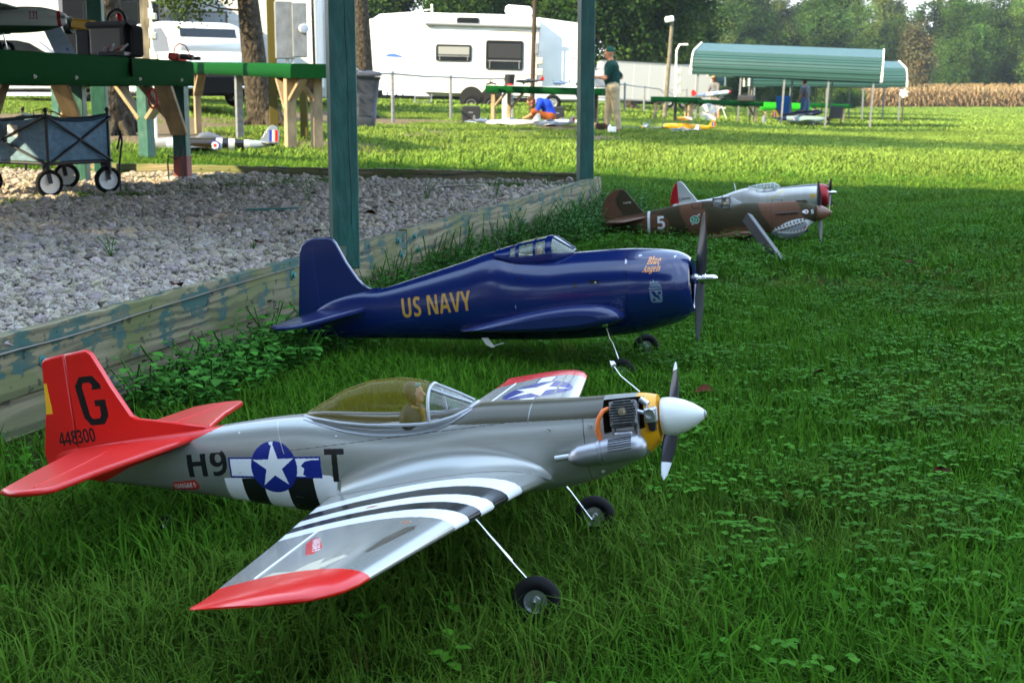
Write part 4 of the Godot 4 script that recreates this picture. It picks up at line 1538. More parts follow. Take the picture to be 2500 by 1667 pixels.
func build_hellcat() -> void:
	piv = Vector3(-0.3, -0.29, 0)
	var bs := Basis(Vector3(0.9556, 0.1296, 0.2645), Vector3(-0.1249, 0.9916, -0.0346), Vector3(-0.2667, 0, 0.9638))
	var t := thing("model_warbird", "glossy dark blue model navy fighter without its outer wings, gold lettering on its side", "model airplane", Transform3D(bs, Vector3(0.6134, 0.3383, -4.52) + bs * piv), "model warbirds parked on the grass")
	var hs := [[-1.41, 0.0, -0.078, 0.008, 2.2], [-1.3, 0.045, -0.092, 0.028, 2.2], [-1.19, 0.064, -0.102, 0.042, 2.2], [-1.11, 0.067, -0.108, 0.055, 2.2], [-0.937, 0.101, -0.124, 0.08, 2.2], [-0.8, 0.13, -0.138, 0.098, 2.2], [-0.68, 0.155, -0.148, 0.112, 2.2], [-0.6, 0.138, -0.155, 0.119, 2.2], [-0.5, 0.124, -0.162, 0.124, 2.2], [-0.4, 0.124, -0.166, 0.127, 2.2], [-0.23, 0.119, -0.164, 0.13, 2.15], [-0.12, 0.106, -0.149, 0.124, 2.1], [-0.06, 0.092, -0.133, 0.112, 2.05], [-0.032, 0.076, -0.116, 0.097, 2.0], [-0.02, 0.064, -0.104, 0.085, 2.0]]
	for q in hs:
		q.append(lerpf(-0.038, -0.02, (q[0] + 1.41) / 1.39))
	var f := Fus.new(hs)
	var p := Paint.new(-1.46, 0.0, -0.18, 0.28, 1400, NAVY)
	var gold := Color(0.45, 0.24, 0.045)
	p.text("US NAVY", Vector2(-1.018, -0.035), 0.262, 0.068, gold, 0.033)
	p.text("Blue", Vector2(-0.152, 0.068), 0.042, 0.023, Color(0.95, 0.33, 0.02), -0.03, 0.35, "Droid Serif", 700)
	p.text("Angels", Vector2(-0.168, 0.04), 0.056, 0.027, Color(0.95, 0.33, 0.02), -0.03, 0.35, "Droid Serif", 700)
	# the pale crest below it
	var crest := Color(0.12, 0.17, 0.22)
	p.poly([[-0.146, -0.012], [-0.106, -0.015], [-0.108, -0.05], [-0.112, -0.056], [-0.14, -0.053], [-0.145, -0.046]], crest)
	p.poly([[-0.148, -0.004], [-0.104, -0.007], [-0.105, -0.011], [-0.147, -0.009]], crest)
	p.poly([[-0.144, 0.0], [-0.141, 0.018], [-0.136, 0.012], [-0.131, 0.022], [-0.127, 0.013], [-0.117, 0.012], [-0.108, 0.003], [-0.106, -0.004], [-0.146, -0.001]], crest)
	for i in 7:
		p.disc(Vector2(-0.14 + 0.005 * i, 0.004 + 0.004 * (i % 2)), 0.0016, 0.0016, NAVY)
	p.poly([[-0.143, -0.015], [-0.13, -0.017], [-0.124, -0.03], [-0.119, -0.03], [-0.112, -0.05], [-0.127, -0.036], [-0.131, -0.036]], NAVY)
	p.disc(Vector2(-0.115, -0.024), 0.005, 0.005, NAVY)
	p.disc(Vector2(-0.134, -0.045), 0.0045, 0.0045, NAVY)
	var ln := Color(0.001, 0.002, 0.02)
	p.line(Vector2(-0.6, 0.086), Vector2(-0.22, 0.069), 0.0022, ln)
	p.line(Vector2(-0.605, 0.16), Vector2(-0.602, 0.086), 0.0012, ln)
	p.line(Vector2(-0.214, 0.13), Vector2(-0.228, -0.18), 0.0022, ln)
	p.line(Vector2(-0.06, 0.1), Vector2(-0.075, -0.02), 0.001, Color(0.02, 0.03, 0.2))
	p.poly([[-0.222, 0.093], [-0.215, 0.088], [-0.216, 0.078], [-0.222, 0.078]], Color(0.5, 0.5, 0.55))
	p.disc(Vector2(-0.174, 0.097), 0.006, 0.003, Color(0.45, 0.47, 0.5))
	p.poly([[-0.068, 0.084], [-0.058, 0.083], [-0.064, 0.077]], Color(0.6, 0.6, 0.62))
	p.poly([[-0.34, 0.038], [-0.307, 0.035], [-0.308, 0.023], [-0.342, 0.026]], BLACK)
	p.disc(Vector2(-0.32, 0.03), 0.0035, 0.003, Color(0.35, 0.35, 0.36))
	p.disc(Vector2(-0.389, 0.026), 0.007, 0.0065, BLACK)
	p.disc(Vector2(-0.578, 0.063), 0.006, 0.006, Color(0.01, 0.012, 0.04))
	for i in 70:      # the scuffed patch of clear tape
		var x := rng.randf_range(-0.275, -0.232)
		var y := rng.randf_range(-0.055, -0.022)
		p.line(Vector2(x, y), Vector2(x + rng.randf_range(-0.008, 0.008), y + rng.randf_range(-0.006, 0.008)), 0.0006, Color(0.12, 0.13, 0.17))
	p.line(Vector2(-1.345, 0.23), Vector2(-1.348, -0.02), 0.002, Color(0.02, 0.025, 0.17))
	p.line(Vector2(-1.347, 0.231), Vector2(-1.3, 0.233), 0.0015, ln)
	p.line(Vector2(-1.113, 0.07), Vector2(-1.11, 0.03), 0.0012, Color(0.03, 0.035, 0.16))
	p.line(Vector2(-1.09, -0.047), Vector2(-0.98, -0.042), 0.0009, Color(0.05, 0.06, 0.2))
	p.line(Vector2(-0.6, -0.02), Vector2(-0.599, -0.033), 0.0018, Color(0.5, 0.5, 0.55))
	p.speckle(rng, 9000, 0.12)
	var skin := painted(p, 0.2, 0.0, 0.45)
	var fb := pm(p.uv)
	var rows := f.rows(-1.41, -0.06, 100, 56)
	for x in [-0.045, -0.032, -0.025, -0.02]:
		rows.append(f.ring(x, 56))
	var lip := PackedVector3Array()
	for q in f.ring(-0.02, 56):
		lip.append(Vector3(-0.032, q.y * 0.86 - 0.003, q.z * 0.86))
	rows.append(lip)
	fb.grid(rows, true)
	obj("fuselage", fb, skin, t)
	var en := pm()      # the dummy engine face inside the cowl
	en.lathe(Vector3(-0.055, -0.02, 0), Vector3.RIGHT, [Vector2(0, 0.1), Vector2(0.0, 0.03), Vector2(0.02, 0.028), Vector2(0.022, 0)], 30)
	for i in 9:
		var a := TAU * i / 9
		en.lathe(Vector3(-0.052, -0.02 + cos(a) * 0.055, sin(a) * 0.055), Vector3.RIGHT, [Vector2(0, 0.014), Vector2(0.012, 0.014), Vector2(0.012, 0)], 8)
	obj("engine_face", en, mat("dark_engine", Color(0.012, 0.012, 0.014), 0.6), t)
	var fin := pm(p.uv)
	fin.plate(PackedVector2Array([Vector2(-1.398, 0.224), Vector2(-1.387, 0.248), Vector2(-1.365, 0.262), Vector2(-1.335, 0.268), Vector2(-1.281, 0.265), Vector2(-1.265, 0.258), Vector2(-1.255, 0.243), Vector2(-1.226, 0.172), Vector2(-1.19, 0.107), Vector2(-1.165, 0.078), Vector2(-1.14, 0.067), Vector2(-1.1, 0.064), Vector2(-1.1, 0.0), Vector2(-1.42, -0.04), Vector2(-1.437, -0.006)]), Vector3.ZERO, Vector3.RIGHT, Vector3.UP, Vector3.BACK, 0.02)
	obj("fin", fin, skin, t)
	var bl := mat("navy_gloss", NAVY, 0.2)
	bl.clearcoat_enabled = true
	bl.clearcoat = 0.45
	for sd in [1.0, -1.0]:
		var st := pm()
		st.plate(PackedVector2Array([Vector2(-1.13, 0.0), Vector2(-1.17, 0.05), Vector2(-1.215, 0.2), Vector2(-1.25, 0.32), Vector2(-1.275, 0.36), Vector2(-1.31, 0.385), Vector2(-1.345, 0.38), Vector2(-1.385, 0.34), Vector2(-1.38, 0.2), Vector2(-1.36, 0.02)]), Vector3(0, 0.004, 0), Vector3.RIGHT, Vector3(0, 0, sd), Vector3.UP, 0.016)
		obj("tailplane", st, bl, t)
		var wg := Wing.new([[0.05, -0.24, -0.83, -0.105, 0.14], [0.11, -0.232, -0.81, -0.092, 0.15], [0.16, -0.232, -0.785, -0.085, 0.15], [0.205, -0.24, -0.77, -0.081, 0.145], [0.218, -0.262, -0.75, -0.08, 0.12], [0.224, -0.3, -0.71, -0.0795, 0.08]])
		var wb := pm()
		var wr := wg.rows(0.05, 0.2, 12, sd, 20)
		for z in [0.206, 0.211, 0.215, 0.219, 0.222, 0.224]:
			wr.append(wg.ring(z, sd, 20))
		wb.grid(wr, true)
		wb.cap(wr[-1])
		obj("wing_stub", wb, bl, t)
		var fr := pm()      # dark gap where the fairing meets the body
		var gp := []
		for i in 24:
			var x := -0.235 - 0.0238 * i
			var s := i / 23.0
			var y := -0.085 + 0.06 * pow(sin(PI * clampf(0.06 + s * 0.9, 0, 1)), 0.8) * (1.0 - 0.35 * s) - 0.02 * s
			gp.append(Vector3(x, y, (f.side(x, y) + 0.0005) * sd))
		fr.tube(gp, 0.002, 5)
		obj("fairing_gap", fr, MT.black_plastic, t)
	var cp := Canopy.new([[-0.665, 0.14, 0.159, 0.06], [-0.615, 0.122, 0.168, 0.068], [-0.578, 0.114, 0.177, 0.071], [-0.53, 0.113, 0.183, 0.072], [-0.482, 0.113, 0.188, 0.072], [-0.468, 0.113, 0.186, 0.071], [-0.436, 0.117, 0.16, 0.058], [-0.4, 0.124, 0.131, 0.03]], 0.8)
	var cg := pm()
	cp.strip(cg, -0.66, -0.402, 0.0, 1.0, 0.0, 20, 20)
	obj("canopy", cg, glass("pale_pane", Color(0.55, 0.6, 0.45), 0.22), t)
	var cf := pm()
	cf.col(NAVY)
	for b in [[-0.67, -0.613], [-0.594, -0.582], [-0.532, -0.524], [-0.49, -0.468]]:
		cp.strip(cf, b[0], b[1], 0.0, 1.0, 0.0022, 4, 20)
	for a in [[0.0, 0.07], [0.93, 1.0]]:
		cp.strip(cf, -0.66, -0.402, a[0], a[1], 0.0022, 16, 3)
	cp.strip(cf, -0.66, -0.47, 0.3, 0.36, 0.0022, 12, 3)
	cp.strip(cf, -0.66, -0.47, 0.64, 0.7, 0.0022, 12, 3)
	cp.rail(cf, -0.47, -0.405, 0.38, 0.003)
	cp.rail(cf, -0.47, -0.405, 0.62, 0.003)
	cf.col(Color(0.2, 0.21, 0.1))
	cp.strip(cf, -0.6, -0.49, 0.36, 0.64, 0.0012, 12, 8)
	obj("canopy_frame", cf, mat("navy_frame", Color(1, 1, 1), 0.2), t)
	pilot(t, Vector3(-0.535, 0.145, 0.01), 0.062, Color(0.35, 0.2, 0.12), Color(0.02, 0.02, 0.02))
	var an := pm()
	an.tube([Vector3(-0.668, 0.155, -0.01), Vector3(-0.675, 0.19, -0.01)], 0.0022, 5)
	obj("aerial", an, MT.black_plastic, t)
	var hb := pm()
	hb.lathe(Vector3(-0.036, -0.003, 0), Vector3(1, -0.05, 0), [Vector2(0, 0.014), Vector2(0.018, 0.014), Vector2(0.019, 0.017), Vector2(0.034, 0.0175), Vector2(0.036, 0.013), Vector2(0.043, 0.0125), Vector2(0.046, 0.016), Vector2(0.056, 0.0165), Vector2(0.058, 0.012)], 20)
	hb.lathe_s(Vector3(-0.036, -0.003, 0), Vector3(1, -0.05, 0), [Vector2(0.058, 0.012), Vector2(0.08, 0.012), Vector2(0.088, 0.0105), Vector2(0.094, 0.006), Vector2(0.0955, 0)], 20)
	obj("spinner_nut", hb, mat("polished_alloy", Color(0.7, 0.7, 0.72), 0.16, 1.0), t)
	prop_blade("propeller_blade", t, Vector3(0.004, -0.004, 0), Vector3(-0.14, -1, 0.12), Vector3.RIGHT, 0.208, 0.046, Color(0.035, 0.038, 0.045), Color(0.035, 0.038, 0.045), 0.1, 0.75)
	prop_blade("propeller_blade", t, Vector3(0.004, -0.002, 0), Vector3(0.14, 1, -0.12), Vector3.RIGHT, 0.215, 0.046, Color(0.025, 0.027, 0.03), Color(0.025, 0.027, 0.03), 0.1, 1.25)
	var inv := bs.inverse()
	var org := Vector3(0.6134, 0.3383, -4.52)
	for q in [[Vector3(0.352, 0.045, -4.4), 1.0], [Vector3(0.478, 0.045, -4.87), -1.0]]:
		var c: Vector3 = inv * (q[0] - org)
		var l := pm()
		var o := Vector3(-0.287, -0.1, 0.2 * q[1])
		var e := c + Vector3(0, 0.0, -0.032 * q[1])
		l.tube([o, o.lerp(e, 0.3) + Vector3(-0.004, 0, 0), o.lerp(e, 0.4), e, c], 0.0024, 8)
		l.box(o, Vector3(0.02, 0.012, 0.02), Basis.IDENTITY, 0.002)
		obj("leg", l, MT.chrome, t)
		wheel(t, c, Vector3(0.15, 0, 1), 0.046, 0.033)
	var hk := pm()      # the white horn hanging below the wing
	hk.slab(PackedVector2Array([Vector2(0, 0), Vector2(0.022, -0.002), Vector2(0.033, -0.02), Vector2(0.042, -0.034), Vector2(0.03, -0.034), Vector2(0.014, -0.024)]), Vector3(-0.705, -0.108, 0.2), Vector3.RIGHT, Vector3.UP, Vector3.BACK, [[0, 1.0], [0.004, 1.0]])
	hk.tube([Vector3(-0.672, -0.139, 0.203), Vector3(-0.63, -0.131, 0.203)], 0.0015, 5)
	obj("control_horn", hk, mat("nylon", Color(0.6, 0.58, 0.52), 0.5), t)

func build_warhawk() -> void:
	piv = Vector3(-0.5, -0.19, 0)
	var s := 1.088
	var b0 := Basis(Vector3(0.9719, 0.0899, 0.2173), Vector3(-0.0877, 0.996, -0.0196), Vector3(-0.2182, 0, 0.9759))
	var bs := b0.scaled(Vector3.ONE * s)
	var t := thing("model_warbird", "brown and olive camouflaged model fighter with a shark mouth, wings taken off", "model airplane", Transform3D(bs, Vector3(1.9895, 0.2136, -8.6496) + bs * piv), "model warbirds parked on the grass")
	var f := Fus.new([[-1.3, 0.03, -0.028, 0.006, 2.2], [-1.22, 0.058, -0.043, 0.022, 2.2], [-1.077, 0.077, -0.054, 0.042, 2.2], [-0.9, 0.102, -0.075, 0.058, 2.2], [-0.786, 0.114, -0.088, 0.066, 2.2], [-0.69, 0.118, -0.098, 0.072, 2.2], [-0.58, 0.092, -0.106, 0.076, 2.3], [-0.46, 0.09, -0.109, 0.076, 2.3], [-0.37, 0.083, -0.1, 0.072, 2.3], [-0.34, 0.082, -0.118, 0.07, 2.2], [-0.3, 0.082, -0.138, 0.067, 2.1], [-0.22, 0.081, -0.132, 0.06, 2.1], [-0.16, 0.075, -0.105, 0.054, 2.1], [-0.13, 0.062, -0.066, 0.05, 2.1], [-0.088, 0.047, -0.045, 0.045, 2.0]])
	var brown := Color(0.14, 0.066, 0.036)
	var olive := Color(0.052, 0.042, 0.02)
	var grey := Color(0.28, 0.3, 0.32)
	var p := Paint.new(-1.34, -0.08, -0.15, 0.24, 1300, brown)
	var blob := func(pts: Array) -> void:      # soft-edged camouflage fields
		var q := PackedVector2Array()
		for v in pts:
			q.append(Vector2(v[0], v[1]))
		for e in [[0.007, 0.3], [0.004, 0.6], [0.0, 1.0]]:
			var cc: Color = brown.lerp(olive, e[1])
			for g in Geometry2D.offset_polygon(q, e[0], Geometry2D.JOIN_ROUND):
				var l := []
				for v in g:
					l.append([v.x, v.y])
				p.poly(l, cc)
	blob.call([[-1.195, 0.23], [-1.235, 0.165], [-1.232, 0.13], [-1.21, 0.1], [-1.2, 0.068], [-1.05, 0.07], [-1.0, 0.066], [-0.97, 0.075], [-0.95, 0.3], [-1.19, 0.26]])
	blob.call([[-1.3, -0.02], [-1.26, 0.0], [-1.18, 0.018], [-1.1, 0.005], [-1.1, -0.03], [-1.2, -0.06]])
	blob.call([[-0.95, 0.09], [-0.87, 0.13], [-0.86, 0.06], [-0.845, 0.02], [-0.82, -0.03], [-0.815, -0.12], [-0.93, -0.1], [-0.935, -0.06], [-0.92, -0.015], [-0.93, 0.03], [-0.97, 0.062], [-1.0, 0.066]])
	blob.call([[-0.755, 0.14], [-0.72, 0.085], [-0.695, 0.05], [-0.698, 0.0], [-0.712, -0.045], [-0.66, -0.06], [-0.55, -0.035], [-0.42, -0.05], [-0.35, -0.06], [-0.36, -0.03], [-0.395, 0.02], [-0.41, 0.06], [-0.42, 0.1], [-0.6, 0.15]])
	blob.call([[-0.2, 0.1], [-0.175, 0.05], [-0.165, 0.0], [-0.15, -0.02], [-0.05, -0.06], [-0.05, 0.1]])
	p.poly([[-0.35, -0.2], [-0.35, -0.082], [-0.29, -0.085], [-0.15, -0.05], [-0.08, -0.05], [-0.08, -0.2]], grey)
	# shark mouth
	var top := [[-0.347, -0.082], [-0.31, -0.056], [-0.265, -0.034], [-0.225, -0.021], [-0.19, -0.0155], [-0.165, -0.017], [-0.142, -0.023], [-0.115, -0.035], [-0.09, -0.05]]
	var low := [[-0.135, -0.065], [-0.152, -0.093], [-0.19, -0.102], [-0.232, -0.106], [-0.265, -0.103], [-0.291, -0.097], [-0.32, -0.089]]
	p.poly(top + low, BLACK)
	var mouth := []
	for v in top + low:
		mouth.append([lerpf(v[0], -0.21, 0.035), lerpf(v[1], -0.062, 0.06)])
	p.poly(mouth, WHITE)
	p.poly([[-0.325, -0.08], [-0.29, -0.07], [-0.21, -0.05], [-0.155, -0.036], [-0.14, -0.055], [-0.16, -0.085], [-0.22, -0.093], [-0.28, -0.088]], grey * 1.2)
	p.poly([[-0.33, -0.079], [-0.3, -0.072], [-0.21, -0.05], [-0.155, -0.037], [-0.155, -0.044], [-0.22, -0.063], [-0.29, -0.083]], brown)
	for i in 9:
		var x := -0.318 + i * 0.0195
		var y := -0.072 + 0.0375 * i / 8.0
		p.poly([[x - 0.0085, y + 0.012 + 0.0005 * i], [x + 0.0085, y + 0.014 + 0.0005 * i], [x + 0.003, y - 0.013]], WHITE)
		p.poly([[x - 0.002, y + 0.006], [x + 0.012, y + 0.004], [x + 0.006, y + 0.021]], brown)
	for i in 8:
		var x := -0.3 + i * 0.0185
		var y := -0.094 + 0.000 * i + 0.0012 * pow(i - 3.0, 2.0) * 0.35
		p.poly([[x - 0.007, y - 0.003], [x + 0.007, y - 0.002], [x + 0.001, y + 0.012]], WHITE)
		if i > 2:
			p.poly([[x + 0.004, y + 0.005], [x + 0.013, y + 0.006], [x + 0.008, y - 0.003]], Color(0.6, 0.03, 0.02))
	p.poly([[-0.165, -0.068], [-0.148, -0.064], [-0.15, -0.075], [-0.16, -0.076]], Color(0.6, 0.03, 0.02))
	# eye, numbers, band
	p.poly([[-0.17, 0.019], [-0.158, 0.027], [-0.145, 0.03], [-0.135, 0.027], [-0.13, 0.018], [-0.135, 0.009], [-0.145, 0.006], [-0.158, 0.011]], WHITE)
	p.disc(Vector2(-0.1435, 0.018), 0.0055, 0.0065, Color(0.65, 0.06, 0.04))
	p.text("5", Vector2(-0.117, 0.004), 0.014, 0.022, WHITE)
	p.poly([[-1.052, 0.1], [-1.036, 0.1], [-1.043, -0.07], [-1.058, -0.07]], WHITE)
	p.line(Vector2(-1.0535, 0.1), Vector2(-1.06, -0.07), 0.002, BLACK)
	p.text("5", Vector2(-0.996, -0.024), 0.045, 0.075, WHITE, 0.02)
	p.text("P-8198", Vector2(-1.192, 0.134), 0.045, 0.0125, Color(0.6, 0.58, 0.52), 0.05)
	var gc := Vector2(-0.776, 0.018)      # green fruit badge with white line work
	p.disc(gc, 0.0265, 0.024, WHITE)
	p.disc(gc, 0.0235, 0.0215, Color(0.01, 0.22, 0.09))
	p.line(gc + Vector2(0.012, 0.02), gc + Vector2(0.03, 0.033), 0.003, WHITE)
	p.line(gc + Vector2(0.03, 0.033), gc + Vector2(0.027, 0.02), 0.0025, WHITE)
	p.line(gc + Vector2(-0.024, -0.006), gc + Vector2(0.02, -0.018), 0.003, WHITE)
	p.line(gc + Vector2(-0.02, -0.03), gc + Vector2(-0.008, -0.02), 0.003, WHITE)
	for q in [[-0.01, 0.01, -0.002, 0.008], [-0.009, 0.004, 0.0, 0.002], [-0.006, 0.012, -0.008, -0.006], [0.006, 0.01, 0.012, 0.0], [0.01, 0.005, 0.004, -0.006], [0.003, 0.0, 0.014, -0.004]]:
		p.line(gc + Vector2(q[0], q[1]), gc + Vector2(q[2], q[3]), 0.0022, WHITE)
	var ln := Color(0.02, 0.016, 0.01)
	p.line(Vector2(-1.22, 0.2), Vector2(-1.222, -0.05), 0.002, ln)
	p.line(Vector2(-1.3, 0.16), Vector2(-1.22, 0.165), 0.0012, ln)
	p.line(Vector2(-1.1, -0.02), Vector2(-0.72, -0.012), 0.0014, ln)
	p.line(Vector2(-0.488, 0.09), Vector2(-0.485, 0.04), 0.0016, ln)
	p.line(Vector2(-0.485, 0.042), Vector2(-0.34, 0.036), 0.0014, ln)
	p.line(Vector2(-0.34, 0.085), Vector2(-0.342, -0.08), 0.0014, ln)
	p.line(Vector2(-0.6, 0.06), Vector2(-0.35, 0.055), 0.0012, ln)
	p.line(Vector2(-0.0895, 0.06), Vector2(-0.0895, -0.06), 0.003, ln)
	p.line(Vector2(-1.0, 0.09), Vector2(-0.8, 0.1), 0.001, ln)
	p.poly([[-0.795, 0.108], [-0.785, 0.116], [-0.73, 0.12], [-0.722, 0.078], [-0.78, 0.08], [-0.794, 0.09]], ln)
	p.poly([[-0.791, 0.106], [-0.782, 0.112], [-0.733, 0.116], [-0.727, 0.081], [-0.778, 0.084], [-0.79, 0.092]], brown * 0.9)
	p.speckle(rng, 14000, 0.14)
	var skin := painted(p, 0.6, 0.0)
	skin.metallic_specular = 0.25
	var fb := pm(p.uv)
	var rows := f.rows(-1.3, -0.088, 110, 44)
	fb.grid(rows, true)
	fb.cap(rows[-1])
	obj("fuselage", fb, skin, t)
	var fin := pm(p.uv)
	fin.plate(PackedVector2Array([Vector2(-1.292, -0.027), Vector2(-1.322, 0.012), Vector2(-1.331, 0.08), Vector2(-1.319, 0.135), Vector2(-1.29, 0.184), Vector2(-1.25, 0.216), Vector2(-1.222, 0.2235), Vector2(-1.205, 0.2245), Vector2(-1.188, 0.22), Vector2(-1.17, 0.206), Vector2(-1.143, 0.166), Vector2(-1.077, 0.079), Vector2(-1.1, 0.03), Vector2(-1.22, -0.02)]), Vector3.ZERO, Vector3.RIGHT, Vector3.UP, Vector3.BACK, 0.014)
	obj("fin", fin, skin, t)
	var bm := mat("camo_brown", brown, 0.4)
	for sd in [1.0, -1.0]:
		var st := pm()
		st.plate(PackedVector2Array([Vector2(-1.06, 0.0), Vector2(-1.065, 0.04), Vector2(-1.13, 0.2), Vector2(-1.16, 0.27), Vector2(-1.2, 0.29), Vector2(-1.25, 0.27), Vector2(-1.27, 0.2), Vector2(-1.26, 0.04), Vector2(-1.24, 0.0)]), Vector3(0, 0.05, 0), Vector3.RIGHT, Vector3(0, 0, sd), Vector3.UP, 0.01)
		obj("tailplane", st, bm, t)
		var wg := Wing.new([[0.03, -0.4, -0.76, -0.1, 0.13], [0.085, -0.415, -0.74, -0.09, 0.13], [0.115, -0.43, -0.72, -0.085, 0.12], [0.125, -0.45, -0.7, -0.084, 0.08]])
		var wb := pm()
		var wr := wg.rows(0.03, 0.125, 8, sd, 14)
		wb.grid(wr, true)
		wb.cap(wr[-1])
		obj("wing_stub", wb, bm, t)
	var sp := pm()
	sp.lathe_s(Vector3(-0.086, 0.001, 0), Vector3.RIGHT, [Vector2(0, 0), Vector2(0, 0.044), Vector2(0.004, 0.046), Vector2(0.025, 0.0425), Vector2(0.05, 0.031), Vector2(0.072, 0.015), Vector2(0.083, 0.005), Vector2(0.086, 0)], 26)
	obj("spinner", sp, mat("spinner_brown", Color(0.17, 0.075, 0.04), 0.35), t)
	prop_blade("propeller_blade", t, Vector3(-0.07, -0.02, 0), Vector3(-0.01, -1, 0.05), Vector3.RIGHT, 0.17, 0.04, Color(0.07, 0.075, 0.085), Color(0.07, 0.075, 0.085), 0.1, 0.8)
	prop_blade("propeller_blade", t, Vector3(-0.07, 0.02, 0), Vector3(0.01, 1, -0.05), Vector3.RIGHT, 0.17, 0.03, Color(0.03, 0.03, 0.033), Color(0.03, 0.03, 0.033), 0.1, 1.4)
	var ex := pm()
	for i in 6:
		var x := -0.295 + i * 0.021
		ex.tube([Vector3(x, 0.021 + i * 0.0004, f.side(x, 0.021) - 0.004), Vector3(x - 0.004, 0.02, f.side(x, 0.021) + 0.008), Vector3(x - 0.014, 0.018, f.side(x, 0.021) + 0.01)], 0.006, 7)
	obj("exhaust_stacks", ex, mat("burnt", Color(0.03, 0.022, 0.02), 0.6), t)
	var sc := pm()
	sc.slab(PackedVector2Array([Vector2(-0.2, 0.076), Vector2(-0.2, 0.084), Vector2(-0.135, 0.085), Vector2(-0.13, 0.07)]), Vector3(0, 0, -0.012), Vector3.RIGHT, Vector3.UP, Vector3.BACK, [[0, 0.9], [0.004, 1.0], [0.02, 1.0], [0.024, 0.9]])
	obj("carburettor_scoop", sc, mat("camo_olive", olive, 0.45), t)
	var it := pm()
	it.lathe(Vector3(-0.152, -0.078, 0), Vector3(1, 0.0, 0), [Vector2(0, 0.026), Vector2(0.012, 0.026), Vector2(0.012, 0.022), Vector2(-0.002, 0.02), Vector2(-0.002, 0)], 18)
	obj("chin_intake", it, mat("intake_grey", Color(0.1, 0.1, 0.11), 0.5), t)
	var cp := Canopy.new([[-0.672, 0.088, 0.131, 0.05], [-0.655, 0.07, 0.134, 0.054], [-0.58, 0.067, 0.137, 0.055], [-0.568, 0.067, 0.136, 0.054], [-0.54, 0.075, 0.114, 0.044], [-0.504, 0.09, 0.093, 0.02]], 0.8)
	var cg := pm()
	cp.strip(cg, -0.672, -0.506, 0.0, 1.0, 0.0, 16, 16)
	obj("canopy", cg, MT.clear_pane, t)
	var cf := pm()
	cf.col(olive)
	for x in [-0.668, -0.615, -0.572]:
		cp.arch(cf, x, 0.0035)
	for a in [0.0, 0.3, 0.7, 1.0]:
		cp.rail(cf, -0.67, -0.572, a, 0.0035)
	obj("canopy_frame", cf, MT.any, t)
	var ck := pm()
	ck.col(Color(0.02, 0.02, 0.015))
	ck.box(Vector3(-0.62, 0.088, 0), Vector3(0.09, 0.005, 0.09))
	obj("cockpit_floor", ck, MT.any_matt, t)
	pilot(t, Vector3(-0.6, 0.112, 0.0), 0.04, Color(0.45, 0.28, 0.03), Color(0.1, 0.07, 0.05))
	for sd in [1.0, -1.0]:
		var l := pm()
		l.tube([Vector3(-0.48, -0.1, 0.09 * sd), Vector3(-0.46, -0.17, 0.09 * sd)], 0.004, 6)
		obj("leg", l, MT.chrome, t)
		wheel(t, Vector3(-0.46, -0.17, 0.09 * sd), Vector3(0, 0, 1), 0.034, 0.025)

